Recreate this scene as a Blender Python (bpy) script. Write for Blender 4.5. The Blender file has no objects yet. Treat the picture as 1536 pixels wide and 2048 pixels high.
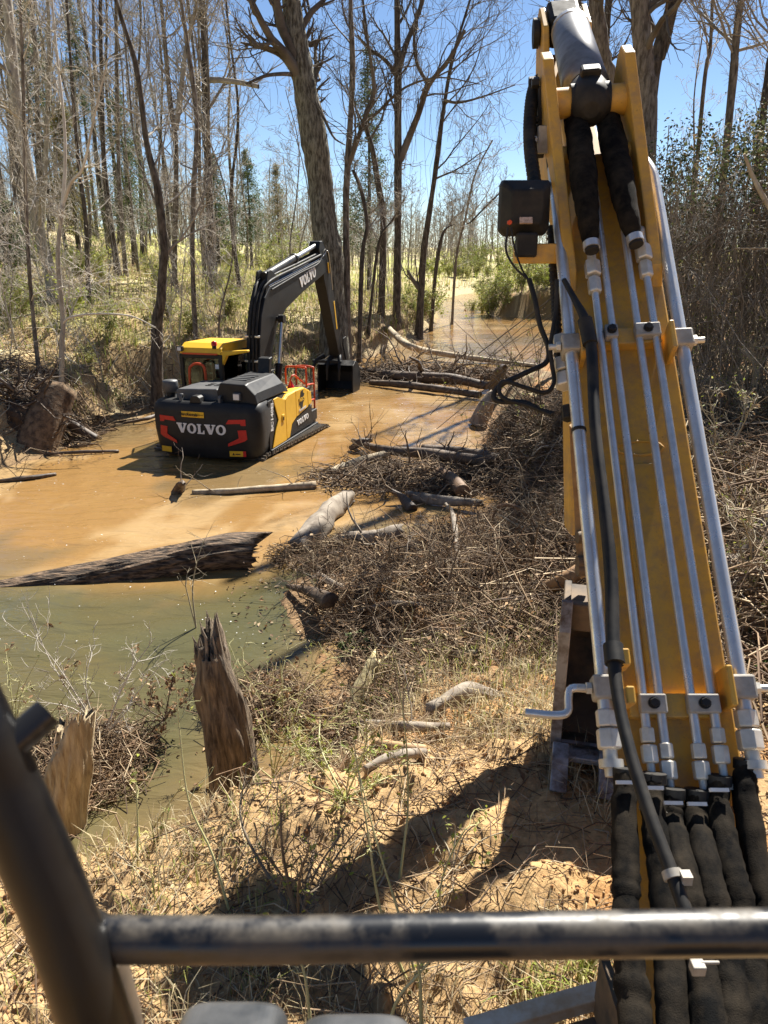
import bpy, bmesh, math, random
import numpy as np
from mathutils import Vector, Matrix, Euler

scene = bpy.context.scene
COL = scene.collection
R = math.radians

# ---------------------------------------------------------------- camera, light, exposure
CAM_Z = 4.2
PITCH = R(19.2)
FOC = 1507.0                                   # focal length in photograph pixels
cam_data = bpy.data.cameras.new('camera')
cam = bpy.data.objects.new('camera', cam_data)
COL.objects.link(cam)
cam.location = (0, 0, CAM_Z)
cam.rotation_euler = (R(90) - PITCH, 0, 0)
cam_data.sensor_fit = 'HORIZONTAL'
cam_data.sensor_width = 36.0
cam_data.lens = FOC / 1536 * 36.0
cam_data.clip_start = 0.05
cam_data.clip_end = 2000
cam_data.dof.use_dof = True
cam_data.dof.focus_distance = 12.0
cam_data.dof.aperture_fstop = 11.0
scene.camera = cam

SUN = Vector((0.335, 0.645, 0.75)).normalized()   # towards the sun
SUN_EL = math.asin(SUN.z)
SUN_AZ = math.atan2(SUN.x, SUN.y)
world = bpy.data.worlds.new('World')
scene.world = world
world.use_nodes = True
wn = world.node_tree
for n in list(wn.nodes):
    wn.nodes.remove(n)
sky = wn.nodes.new('ShaderNodeTexSky')
sky.sky_type = 'NISHITA'
sky.sun_disc = False
sky.sun_elevation = SUN_EL
sky.sun_rotation = SUN_AZ
sky.altitude = 2500
sky.air_density = 1.0
sky.dust_density = 0.0
sky.ozone_density = 2.8
bg = wn.nodes.new('ShaderNodeBackground')
bg.inputs['Strength'].default_value = 0.05
wo = wn.nodes.new('ShaderNodeOutputWorld')
wn.links.new(sky.outputs[0], bg.inputs[0])
wn.links.new(bg.outputs[0], wo.inputs[0])

sun_data = bpy.data.lights.new('sun', 'SUN')
sun_data.energy = 5.0
sun_data.angle = R(0.53)
sun_data.color = (1.0, 0.95, 0.86)
sun = bpy.data.objects.new('sun', sun_data)
COL.objects.link(sun)
sun.rotation_euler = SUN.to_track_quat('Z', 'Y').to_euler()
sun.location = (10, 20, 30)

scene.view_settings.view_transform = 'Standard'
scene.view_settings.look = 'None'
scene.view_settings.gamma = 1
scene.view_settings.use_curve_mapping = False
scene.view_settings.exposure = 1.42
scene.render.engine = 'CYCLES'
scene.cycles.max_bounces = 6
scene.cycles.transparent_max_bounces = 8
scene.cycles.use_denoising = True

# ---------------------------------------------------------------- small maths
def ray(px, py):
    u = (px - 768) / FOC
    v = (1024 - py) / FOC
    return np.array((u, math.cos(PITCH) + v * math.sin(PITCH), -math.sin(PITCH) + v * math.cos(PITCH)))

def at(px, py, Y):
    """point seen at photograph pixel (px, py) standing Y metres ahead of the cab"""
    r = ray(px, py)
    return Vector((r[0] * Y / r[1], Y, CAM_Z + r[2] * Y / r[1]))

def at_d(px, py, d):
    r = ray(px, py) * d
    return Vector((r[0], r[1], CAM_Z + r[2]))

def at_z(px, py, z):
    r = ray(px, py)
    t = (z - CAM_Z) / r[2]
    return Vector((r[0] * t, r[1] * t, z))

def sstep(a, b, x):
    t = np.clip((x - a) / (b - a), 0, 1)
    return t * t * (3 - 2 * t)

def _hash(ix, iy, seed):
    n = (ix * 374761393 + iy * 668265263 + seed * 974634777) & 0xFFFFFFFF
    n = ((n ^ (n >> 13)) * 1274126177) & 0xFFFFFFFF
    return ((n ^ (n >> 16)) & 0xFFFF) / 65535.0

def vnoise(x, y, seed=0):
    x = np.asarray(x, dtype=np.float64); y = np.asarray(y, dtype=np.float64)
    ix = np.floor(x).astype(np.int64); iy = np.floor(y).astype(np.int64)
    fx = x - ix; fy = y - iy
    fx = fx * fx * (3 - 2 * fx); fy = fy * fy * (3 - 2 * fy)
    a = _hash(ix, iy, seed); b = _hash(ix + 1, iy, seed)
    c = _hash(ix, iy + 1, seed); d = _hash(ix + 1, iy + 1, seed)
    return (a + (b - a) * fx) * (1 - fy) + (c + (d - c) * fx) * fy      # 0..1

def fbm(x, y, seed=0, oct=3):
    s = 0; a = 0.5; t = 0
    for k in range(oct):
        s = s + a * vnoise(x * 2 ** k + 17.3 * k, y * 2 ** k - 9.1 * k, seed + k); t += a; a *= 0.5
    return s / t

# ---------------------------------------------------------------- terrain height
XR_Y = [-3, 2, 3, 3.7, 4.0, 4.6, 5.63, 6.78, 8.66, 10.2, 10.9, 11.6, 12.6, 13.9, 17.7, 22.9, 25.7, 30, 36, 44, 49, 51.5, 55, 62, 70, 78, 84]
XR_X = [-14, -4.8, -2.9, -1.5, -1.05, -0.8, -0.75, -0.45, -0.95, -0.7, 0.6, 1.3, 2.05, 1.85, 2.3, 3.5, 5.8, 9, 12, 13.5, 11.5, 7.5, 7.3, 7.4, 9.2, 11, 11.5]
XL_Y = [-3, 5, 12, 14.8, 15.4, 16.1, 18.8, 20.5, 22.9, 24.7, 30.7, 35.7, 45.6, 51, 62, 72, 80, 84]
XL_X = [-22, -13, -9, -7.9, -7.5, -6.9, -6.7, -6.3, -3.3, -2.1, -1.0, 1.3, 2.9, 3.4, 4.0, 5.5, 8.5, 11.5]

def banks(x, y):
    xr = np.interp(y, XR_Y, XR_X); xl = np.interp(y, XL_Y, XL_X)
    e = 0.4
    gr = (np.interp(y + e, XR_Y, XR_X) - np.interp(y - e, XR_Y, XR_X)) / (2 * e)
    gl = (np.interp(y + e, XL_Y, XL_X) - np.interp(y - e, XL_Y, XL_X)) / (2 * e)
    wob = (fbm(x * 1.1, y * 1.1, 5, 3) - 0.5) * np.where(y < 12, 0.4, 0.8)
    dr = (x - xr) / np.sqrt(1 + gr * gr) + wob
    dl = (xl - x) / np.sqrt(1 + gl * gl) + wob
    far = np.where(y > 84, (y - 84) * 0.5, -99.0)
    dr = np.maximum(dr, far)
    return dl, dr

def height(x, y, detail=True):
    x = np.asarray(x, dtype=np.float64); y = np.asarray(y, dtype=np.float64)
    dl, dr = banks(x, y)
    # right / near bank
    HR = np.interp(y, [0, 3.6, 5, 7, 9, 10.6, 12, 14, 20, 26, 32, 45, 55, 90], [1.42, 1.42, 1.05, .80, .55, .36, .6, 1.0, 1.0, 1.0, 1.5, 1.6, 1.3, 1.4])
    WR = np.interp(y, [3.2, 4.2, 6, 9, 12, 14, 55, 60], [.8, .9, 1.9, 2.6, 2.2, 1.3, 1.0, .7])
    hr = HR * sstep(0.0, 1, dr / WR) + 0.13 * np.maximum(0, x - 2.6 - 0.1 * y) * sstep(0.5, 2, dr) * (y < 60)
    hr = hr + 0.42 * np.clip(x - 1.5, 0, 2.2) * sstep(4.5, 7, y) * (1 - sstep(11, 14, y)) * sstep(0, 1, dr)
    hr = hr + 0.02 * np.maximum(0, dr - 3)
    # left bank
    HL = np.interp(y, [0, 15, 22, 30, 45, 60, 90], [1.9, 1.75, 1.9, 2.2, 1.8, 1.5, 1.5])
    off = np.interp(y, [15, 18, 20, 22, 25, 29, 32], [0.0, 0.7, 0.4, 1.6, 2.3, 1.0, 0.0])
    dls = dl - off
    hl = HL * (0.55 * sstep(-0.05, 1, dls / 1.2) + 0.45 * sstep(0.0, 1, dls / 3.8)) + np.where(dl > 0, 0.06 * sstep(0, 0.5, dl), 0)
    hl = hl + 0.115 * np.maximum(0, dls - 4.5) * sstep(0, 12, dls) + 0.075 * np.maximum(0, dls - 7) * sstep(-9, -15, x + 0.1 * y) - 0.10 * np.maximum(0, dls - 45)
    hl = hl * (1 - 0.35 * sstep(60, 100, y))
    bed = -0.55 * sstep(0.0, 1.6, np.minimum(-dl, -dr)) - 0.03
    h = np.where(dr > -0.3, np.maximum(hr, bed), bed)
    h = np.where(dl > -0.1, np.maximum(hl, h), h)
    land = sstep(0.0, 0.8, np.maximum(dl, dr))
    # low bars of mud and drift that lie just above the water
    for cx, cy, rx, ry, top in ((0.75, 14.0, 1.5, 0.6, .10), (1.5, 26.3, 2.4, .8, .14), (-0.8, 10.2, .4, .25, .06), (-2.6, 5.4, .4, .45, .12), (-1.15, 6.1, .3, .3, .06), (-8.3, 17.6, 1.3, .5, .1)):
        q = ((x - cx) / rx) ** 2 + ((y - cy) / ry) ** 2 + (fbm(x * 2, y * 2, 77, 2) - .5) * 1.2
        h = np.maximum(h, top * (1 - q) - 0.02 * q)
    # brush mound on the right bank
    h = h + 0.18 * np.exp(-(((x - 0.7) / 0.7) ** 2 + ((y - 7.8) / 0.9) ** 2)) * land
    h = h + 0.15 * np.exp(-(((x + 0.5) / 0.5) ** 2 + ((y - 3.0) / 0.45) ** 2)) * land
    if detail:
        far = 1 / (1 + (y / 14.0) ** 2)
        smooth = 1 - 0.9 * np.exp(-(((x - 0.95) / 0.42) ** 2 + ((y - 3.1) / 0.33) ** 2))
        b = 0.22 * (fbm(x * 0.7, y * 0.7, 11, 3) - 0.5)
        b = b + 0.30 * (fbm(x * 0.16, y * 0.16, 12, 3) - 0.5) * sstep(10, 30, y)
        m = np.abs(fbm(x * 2.6, y * 2.6, 21, 3) - 0.5) * 2
        c = (0.12 + .32 * sstep(4.8, 6, y) * (1 - sstep(13, 16, y)) * (dr > 0)) * (m - 0.3) * smooth
        c = c + 0.065 * (np.abs(fbm(x * 9, y * 9, 31, 2) - 0.5) * 2 - 0.3) * far * smooth
        c = c + 0.035 * (vnoise(x * 24, y * 24, 41) - 0.5) * far * smooth
        h = h + (b + c) * land
    return h

def hz(x, y, detail=True):
    return float(height(np.array([x]), np.array([y]), detail)[0])

def at_ground(px, py, lo=1.2, hi=220.0):
    """where the sight line through the photograph pixel first meets the ground or the water"""
    r = ray(px, py)
    t = lo * (hi / lo) ** np.linspace(0, 1, 900)
    X = r[0] * t; Y = r[1] * t; Z = CAM_Z + r[2] * t
    H = np.maximum(height(X, Y, False), 0)
    k = np.nonzero(Z <= H)[0]
    k = k[0] if len(k) else len(t) - 1
    return Vector((X[k], Y[k], max(hz(X[k], Y[k]), 0.0)))

# ---------------------------------------------------------------- materials
def nmat(name, rough=0.8, metal=0.0, spec=0.4):
    m = bpy.data.materials.new(name)
    m.use_nodes = True
    nt = m.node_tree
    b = nt.nodes['Principled BSDF']
    b.inputs['Roughness'].default_value = rough
    b.inputs['Metallic'].default_value = metal
    b.inputs['Specular IOR Level'].default_value = spec
    return m, nt, b

def tex(nt, scale=5.0, detail=4.0, rough=0.6, coord='Object', stretch=None):
    tc = nt.nodes.new('ShaderNodeTexCoord')
    n = nt.nodes.new('ShaderNodeTexNoise')
    n.inputs['Scale'].default_value = scale
    n.inputs['Detail'].default_value = detail
    n.inputs['Roughness'].default_value = rough
    if stretch:
        mp = nt.nodes.new('ShaderNodeMapping')
        mp.inputs['Scale'].default_value = stretch
        nt.links.new(tc.outputs[coord], mp.inputs[0])
        nt.links.new(mp.outputs[0], n.inputs['Vector'])
    else:
        nt.links.new(tc.outputs[coord], n.inputs['Vector'])
    return n

def ramp(nt, fac, stops):
    r = nt.nodes.new('ShaderNodeValToRGB')
    e = r.color_ramp.elements
    while len(e) < len(stops):
        e.new(0.5)
    for k, (p, c) in enumerate(stops):
        e[k].position = p
        e[k].color = (c[0], c[1], c[2], 1)
    nt.links.new(fac, r.inputs[0])
    return r

def bump(nt, b, height_out, strength=0.4, dist=0.02):
    n = nt.nodes.new('ShaderNodeBump')
    n.inputs['Strength'].default_value = strength
    n.inputs['Distance'].default_value = dist
    nt.links.new(height_out, n.inputs['Height'])
    nt.links.new(n.outputs[0], b.inputs['Normal'])

def simple(name, c1, c2=None, scale=6, rough=0.7, metal=0.0, lo=0.35, hi=0.65, bmp=0.0, bdist=0.01, coord='Object', stretch=None, spec=0.4, rvar=None):
    m, nt, b = nmat(name, rough, metal, spec)
    if c2 is None:
        b.inputs['Base Color'].default_value = (*c1, 1)
        return m
    n = tex(nt, scale, 5, 0.65, coord, stretch)
    r = ramp(nt, n.outputs['Fac'], [(lo, c1), (hi, c2)])
    nt.links.new(r.outputs[0], b.inputs['Base Color'])
    if rvar is not None:
        rr = ramp(nt, n.outputs['Fac'], [(lo, (rough,) * 3), (hi, (rvar,) * 3)])
        nt.links.new(rr.outputs[0], b.inputs['Roughness'])
    if bmp:
        bump(nt, b, n.outputs['Fac'], bmp, bdist)
    return m

def attr_mat(name, rough=0.9, noise=18.0, var=0.35, bmp=0.0, bdist=0.02, spec=0.3, trans=0.0):
    """colour from the vertex colour 'tint' (what each spot is made of), broken up with noise"""
    m, nt, b = nmat(name, rough, 0, spec)
    a = nt.nodes.new('ShaderNodeVertexColor')
    a.layer_name = 'tint'
    n = tex(nt, noise, 6, 0.7)
    r = ramp(nt, n.outputs['Fac'], [(0.3, (1 - var,) * 3), (0.7, (1 + var,) * 3)])
    mx = nt.nodes.new('ShaderNodeMix')
    mx.data_type = 'RGBA'; mx.blend_type = 'MULTIPLY'
    mx.inputs['Factor'].default_value = 1
    nt.links.new(a.outputs['Color'], mx.inputs['A'])
    nt.links.new(r.outputs[0], mx.inputs['B'])
    nt.links.new(mx.outputs['Result'], b.inputs['Base Color'])
    if bmp:
        bump(nt, b, n.outputs['Fac'], bmp, bdist)
    if trans:
        t = nt.nodes.new('ShaderNodeBsdfTranslucent')
        nt.links.new(mx.outputs['Result'], t.inputs['Color'])
        ms = nt.nodes.new('ShaderNodeMixShader')
        ms.inputs[0].default_value = trans
        nt.links.new(b.outputs[0], ms.inputs[1]); nt.links.new(t.outputs[0], ms.inputs[2])
        nt.links.new(ms.outputs[0], nt.nodes['Material Output'].inputs['Surface'])
    return m

# ---------------------------------------------------------------- mesh building
def mesh_np(name, V, quads=None, tris=None, smooth=False, tint=None):
    me = bpy.data.meshes.new(name)
    V = np.asarray(V, dtype=np.float32)
    nq = 0 if quads is None else len(quads)
    nt_ = 0 if tris is None else len(tris)
    loops = []
    if nq: loops.append(np.asarray(quads, dtype=np.int32).ravel())
    if nt_: loops.append(np.asarray(tris, dtype=np.int32).ravel())
    loops = np.concatenate(loops)
    starts = np.concatenate([np.arange(nq, dtype=np.int32) * 4, nq * 4 + np.arange(nt_, dtype=np.int32) * 3])
    me.vertices.add(len(V)); me.vertices.foreach_set('co', V.ravel())
    me.loops.add(len(loops)); me.loops.foreach_set('vertex_index', loops)
    me.polygons.add(nq + nt_); me.polygons.foreach_set('loop_start', starts)
    if smooth:
        me.polygons.foreach_set('use_smooth', np.ones(nq + nt_, dtype=bool))
    me.update(calc_edges=True)
    if tint is not None:
        ca = me.color_attributes.new('tint', 'FLOAT_COLOR', 'POINT')
        c = np.ones((len(V), 4), dtype=np.float32); c[:, :3] = tint
        ca.data.foreach_set('color', c.ravel())
    return me

def link(name, me, mats, parent=None):
    o = bpy.data.objects.new(name, me)
    COL.objects.link(o)
    if mats is not None and len(me.materials) == 0:
        for m in (mats if isinstance(mats, (list, tuple)) else [mats]):
            me.materials.append(m)
    if parent is not None:
        o.parent = parent
    return o

def tag(o, label=None, cat=None, group=None, kind=None):
    if label: o['label'] = label
    if cat: o['category'] = cat
    if group: o['group'] = group
    if kind: o['kind'] = kind
    return o

def empty(name, loc=(0, 0, 0), rz=0.0, **kw):
    o = bpy.data.objects.new(name, None)
    COL.objects.link(o)
    o.empty_display_size = 0.2
    o.location = loc
    o.rotation_euler = (0, 0, rz)
    tag(o, **kw)
    return o

def copy_tree(o, parent=None):
    c = o.copy(); COL.objects.link(c); c.parent = parent
    for ch in list(o.children):
        copy_tree(ch, c)
    return c

class MB:
    """collects hard-edged shapes into one mesh"""
    def __init__(self):
        self.v = []; self.f = []; self.m = []; self.sm = []
    def add(self, vs, fs, mi=0, smooth=False):
        k = len(self.v)
        self.v += [tuple(p) for p in vs]
        for f in fs:
            self.f.append([i + k for i in f]); self.m.append(mi); self.sm.append(smooth)
        return self
    def box(self, c, s, rot=None, mi=0):
        hx, hy, hz_ = s[0] / 2, s[1] / 2, s[2] / 2
        vs = [Vector((x, y, z)) for x in (-hx, hx) for y in (-hy, hy) for z in (-hz_, hz_)]
        if rot is not None: vs = [rot @ p for p in vs]
        c = Vector(c)
        return self.add([p + c for p in vs], [(0, 1, 3, 2), (4, 6, 7, 5), (0, 4, 5, 1), (2, 3, 7, 6), (0, 2, 6, 4), (1, 5, 7, 3)], mi)
    def prism(self, poly, o, a, b, n, t0, t1, mi=0):
        """polygon (u, w) in the plane o + u a + w b, swept from t0 to t1 along n"""
        o, a, b, n = Vector(o), Vector(a), Vector(b), Vector(n)
        k = len(poly)
        vs = [o + a * u + b * w + n * t0 for u, w in poly] + [o + a * u + b * w + n * t1 for u, w in poly]
        fs = [list(range(k))[::-1], list(range(k, 2 * k))] + [[i, (i + 1) % k, k + (i + 1) % k, k + i] for i in range(k)]
        return self.add(vs, fs, mi)
    def tube(self, pts, rad, n=10, mi=0, caps=True):
        pts = [Vector(p) for p in pts]
        if not hasattr(rad, '__len__'): rad = [rad] * len(pts)
        vs = []; up = None
        for i, p in enumerate(pts):
            d = (pts[min(i + 1, len(pts) - 1)] - pts[max(i - 1, 0)]).normalized()
            if up is None:
                up = Vector((0, 0, 1)) if abs(d.z) < 0.9 else Vector((1, 0, 0))
            u = (up - d * up.dot(d)).normalized(); w = d.cross(u); up = u
            for k in range(n):
                a = 2 * math.pi * k / n
                vs.append(p + (u * math.cos(a) + w * math.sin(a)) * rad[i])
        fs = []
        for i in range(len(pts) - 1):
            for k in range(n):
                fs.append((i * n + k, i * n + (k + 1) % n, (i + 1) * n + (k + 1) % n, (i + 1) * n + k))
        self.add(vs, fs, mi, True)
        if caps:
            e = len(pts) - 1
            self.add(vs[:n], [list(range(n))[::-1]], mi); self.add(vs[e * n:], [list(range(n))], mi)
        return self
    def hexnut(self, p, d, r, L, mi=0):
        d = Vector(d).normalized(); p = Vector(p)
        return self.tube([p, p + d * L], r, 6, mi) if False else self._nut(p, d, r, L, mi)
    def _nut(self, p, d, r, L, mi):
        up = Vector((0, 0, 1)) if abs(d.z) < 0.9 else Vector((1, 0, 0))
        u = (up - d * up.dot(d)).normalized(); w = d.cross(u)
        rings = [(0, 0.86), (0.08, 1), (0.92, 1), (1, 0.86)]
        vs = [p + d * L * t + (u * math.cos(math.pi * k / 3) + w * math.sin(math.pi * k / 3)) * r * s for t, s in rings for k in range(6)]
        fs = [(i * 6 + k, i * 6 + (k + 1) % 6, i * 6 + 6 + (k + 1) % 6, i * 6 + 6 + k) for i in range(3) for k in range(6)]
        fs += [list(range(6))[::-1], list(range(18, 24))]
        return self.add(vs, fs, mi)
    def build(self, name, mats, parent=None, bevel=0.0, seg=2):
        me = bpy.data.meshes.new(name)
        me.from_pydata(self.v, [], self.f)
        me.polygons.foreach_set('material_index', self.m)
        me.polygons.foreach_set('use_smooth', self.sm)
        me.update()
        bm = bmesh.new(); bm.from_mesh(me)
        bmesh.ops.recalc_face_normals(bm, faces=bm.faces)
        bm.to_mesh(me); bm.free()
        o = link(name, me, mats, parent)
        if bevel:
            md = o.modifiers.new('bevel', 'BEVEL')
            md.width = bevel; md.segments = seg; md.limit_method = 'ANGLE'; md.angle_limit = R(32)
            md.harden_normals = False
        return o

def smooth_path(pts, n=8):
    """Catmull-Rom through pts"""
    pts = [Vector(p) for p in pts]
    P_ = [pts[0] * 2 - pts[1]] + pts + [pts[-1] * 2 - pts[-2]]
    out = []
    for i in range(1, len(P_) - 2):
        a, b, c, d = P_[i - 1:i + 3]
        for k in range(n):
            t = k / n
            out.append(0.5 * (2 * b + (c - a) * t + (2 * a - 5 * b + 4 * c - d) * t * t + (3 * b - a - 3 * c + d) * t ** 3))
    out.append(pts[-1])
    return out

class Twigs:
    """bulk builder: many thin branching chains, 3 to 5 sided"""
    def __init__(self):
        self.V = []; self.Q = []; self.C = []; self.n = 0
    def chain(self, pts, rad, sides=3, col=None):
        pts = np.asarray(pts, dtype=np.float64); rad = np.asarray(rad, dtype=np.float64)
        m = len(pts)
        d = pts[-1] - pts[0]; L = np.linalg.norm(d); d = d / (L + 1e-9)
        ref = np.array((0.0, 0, 1)) if abs(d[2]) < 0.8 else np.array((1.0, 0, 0))
        u = np.cross(d, ref); u /= np.linalg.norm(u) + 1e-9
        w = np.cross(d, u)
        a = np.arange(sides) * (2 * math.pi / sides)
        ring = np.cos(a)[:, None] * u + np.sin(a)[:, None] * w
        V = (pts[:, None, :] + rad[:, None, None] * ring[None]).reshape(-1, 3)
        i = np.arange(m - 1)[:, None] * sides; k = np.arange(sides)[None]
        k2 = (k + 1) % sides
        Q = np.stack([i + k, i + k2, i + sides + k2, i + sides + k], -1).reshape(-1, 4) + self.n
        self.V.append(V); self.Q.append(Q); self.n += len(V)
        if col is not None: self.C.append(np.repeat(np.asarray(col, dtype=np.float32)[None], len(V), 0))
    def mesh(self, name, smooth=True):
        return mesh_np(name, np.concatenate(self.V), np.concatenate(self.Q), None, smooth, np.concatenate(self.C) if self.C else None)

def segs_mesh(name, P0, P1, P2, r, tint):
    """thousands of bent two-segment twigs at once (3 sided, tapering)"""
    N = len(P0)
    d = P2 - P0; d /= np.linalg.norm(d, axis=1)[:, None] + 1e-9
    ref = np.where(np.abs(d[:, 2:3]) < 0.8, np.array([[0, 0, 1.0]]), np.array([[1.0, 0, 0]]))
    u = np.cross(d, ref); u /= np.linalg.norm(u, axis=1)[:, None] + 1e-9
    w = np.cross(d, u)
    V = np.empty((N, 3, 3, 3))
    for j, (P_, f) in enumerate(((P0, 1.0), (P1, 0.8), (P2, 0.35))):
        for k in range(3):
            a = 2 * math.pi * k / 3
            V[:, j, k] = P_ + (math.cos(a) * u + math.sin(a) * w) * (r * f)[:, None]
    base = np.arange(N)[:, None] * 9
    q = []
    for j in range(2):
        for k in range(3):
            k2 = (k + 1) % 3
            q.append([j * 3 + k, j * 3 + k2, j * 3 + 3 + k2, j * 3 + 3 + k])
    Q = (base[:, None, :] + np.array(q)[None]).reshape(-1, 4)
    return mesh_np(name, V.reshape(-1, 3), Q, None, True, np.repeat(tint, 9, 0))

def leaf_mesh(name, P, size, tint, rs, flat=0.5, aspect=0.55, fold=0.25, bias=None):
    """thousands of small folded leaves (4 triangles-worth of quads): P centres"""
    N = len(P)
    n = rs.normal(size=(N, 3)); n[:, 2] = np.abs(n[:, 2]) + flat
    n /= np.linalg.norm(n, axis=1)[:, None]
    t = rs.normal(size=(N, 3))
    if bias is not None: t = t * 0.5 + bias
    t -= n * np.sum(t * n, 1)[:, None]; t /= np.linalg.norm(t, axis=1)[:, None] + 1e-9
    b = np.cross(n, t)
    s = size[:, None]
    V = np.stack([P - t * s, P + b * s * aspect + n * s * fold, P + t * s, P - b * s * aspect + n * s * fold], 1)
    i = np.arange(N)[:, None] * 4
    T = np.concatenate([i + np.array([[0, 1, 2]]), i + np.array([[0, 2, 3]])])
    return mesh_np(name, V.reshape(-1, 3), None, T, False, np.repeat(tint, 4, 0))

def blade_mesh(name, P, L, wid, lean, tint, rs):
    """grass blades: two quads... a narrow bent ribbon ending in a point"""
    N = len(P)
    az = rs.uniform(0, 2 * math.pi, N)
    h = np.stack([np.cos(az), np.sin(az), np.zeros(N)], 1)
    s = np.stack([-np.sin(az), np.cos(az), np.zeros(N)], 1)
    up = np.array([[0, 0, 1.0]])
    mid = P + up * (L * 0.6)[:, None] + h * (L * lean * 0.35)[:, None]
    tip = P + up * (L * (1 - 0.35 * lean))[:, None] + h * (L * lean)[:, None]
    w = (wid / 2)[:, None]
    V = np.stack([P - s * w, P + s * w, mid + s * w * 0.8, mid - s * w * 0.8, tip], 1)
    i = np.arange(N)[:, None] * 5
    Q = i + np.array([[0, 1, 2, 3]]); T = i + np.array([[3, 2, 4]])
    return mesh_np(name, V.reshape(-1, 3), Q, T, False, np.repeat(tint, 5, 0))

def pick(rs, cols, N, var=0.2):
    cols = np.asarray(cols); c = cols[rs.integers(0, len(cols), N)]
    return np.clip(c * (1 + rs.uniform(-var, var, (N, 1))), 0.003, 0.95)
# ================================================================ SETTING: ground and water
def build_ground():
    a_f = np.radians(np.arange(-44, 44.01, 0.22)); a_c = np.radians(np.arange(46, 314.1, 6))
    ang = np.concatenate([a_f, a_c])
    rad = np.concatenate([[0.25, 0.6, 0.9], 1.15 * 1.0125 ** np.arange(0, 330), ])
    rad = np.concatenate([rad, rad[-1] * 1.07 ** np.arange(1, 30)])
    A, Rr = np.meshgrid(ang, rad)
    X = np.sin(A) * Rr; Y = np.cos(A) * Rr
    Z = height(X, Y)
    na, nr = len(ang), len(rad)
    V = np.stack([X, Y, Z], -1).reshape(-1, 3)
    V = np.concatenate([V, [[0, 0, hz(0, 0)]]])
    i = np.arange(nr - 1)[:, None] * na; k = np.arange(na)[None]; k2 = (k + 1) % na
    Q = np.stack([i + k, i + k2, i + na + k2, i + na + k], -1).reshape(-1, 4)
    T = np.stack([np.arange(na), np.full(na, len(V) - 1), (np.arange(na) + 1) % na], -1)
    x, y, z = V[:, 0], V[:, 1], V[:, 2]
    dl, dr = banks(x, y)
    sand = np.array((0.385, 0.255, 0.125)); clay = np.array((0.36, 0.18, 0.065)); litter = np.array((0.23, 0.155, 0.09))
    moss = np.array((0.34, 0.34, 0.09)); straw = np.array((0.48, 0.40, 0.23)); mud = np.array((0.17, 0.105, 0.055))
    n1 = fbm(x * 0.8, y * 0.8, 51, 4)[:, None]; n2 = fbm(x * 3.1, y * 3.1, 61, 3)[:, None]; n3 = fbm(x * 0.25, y * 0.25, 71, 4)[:, None]
    def mix(a, b, t): return a * (1 - t) + b * t
    c = mix(sand, clay, sstep(0.46, 0.64, n1))
    c = mix(c, litter, 0.75 * sstep(0.50, 0.62, n2) * sstep(3.2, 5.5, y[:, None]))
    right = sstep(0.1, 0.6, dr)[:, None] * sstep(4.8, 6.5, y[:, None])
    brown = np.array((0.105, 0.066, 0.039))
    c = mix(c, mix(mix(brown, clay * 0.7, sstep(.45, .62, n1)), straw * .8, sstep(.52, .7, n2)), right * 0.85)
    cutb = sstep(0.2, 0.5, z[:, None]) * (1 - sstep(1.0, 1.5, z[:, None])) * sstep(40, 48, y[:, None])
    left = (dl > 0)[:, None] * 1.0
    cl = mix(straw, litter * 1.2, .65 * sstep(0.46, 0.66, n2))
    cl = mix(cl, moss, 0.85 * sstep(0.42, 0.60, n3) * sstep(2, 7, dl)[:, None])
    cl = mix(cl, sand, (0.75 * sstep(0.42, 0.55, n1) * (1 - sstep(4, 9, dl))[:, None]) * (1 - sstep(25, 31, y))[:, None])
    c = mix(c, cl, left)
    bank = sstep(0.25, 0.6, z[:, None]) * (1 - sstep(0.8, 1.5, z[:, None])) * left
    c = mix(c, mix(clay * 0.7, litter, n2), bank * (.15 + .65 * sstep(24, 30, y))[:, None])
    c = mix(c, clay * 0.45, cutb * .85)
    wet = (1 - sstep(0.03, 0.28, z))[:, None]
    c = mix(c, mud, wet * 0.75)
    fary = sstep(38, 80, y)[:, None]
    c = mix(c, mix(straw, moss, sstep(0.4, 0.6, n3)), fary * 0.8)
    scraped = np.exp(-(((x - 0.95) / 0.5) ** 2 + ((y - 3.1) / 0.4) ** 2))[:, None]
    c = mix(c, np.array((0.47, 0.29, 0.125)), scraped)
    me = mesh_np('ground', V, Q, T, True, c)
    m = attr_mat('soil', 0.95, 26, 0.38, 0.7, 0.02, 0.2)
    tag(link('ground', me, m), kind='structure')

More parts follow.
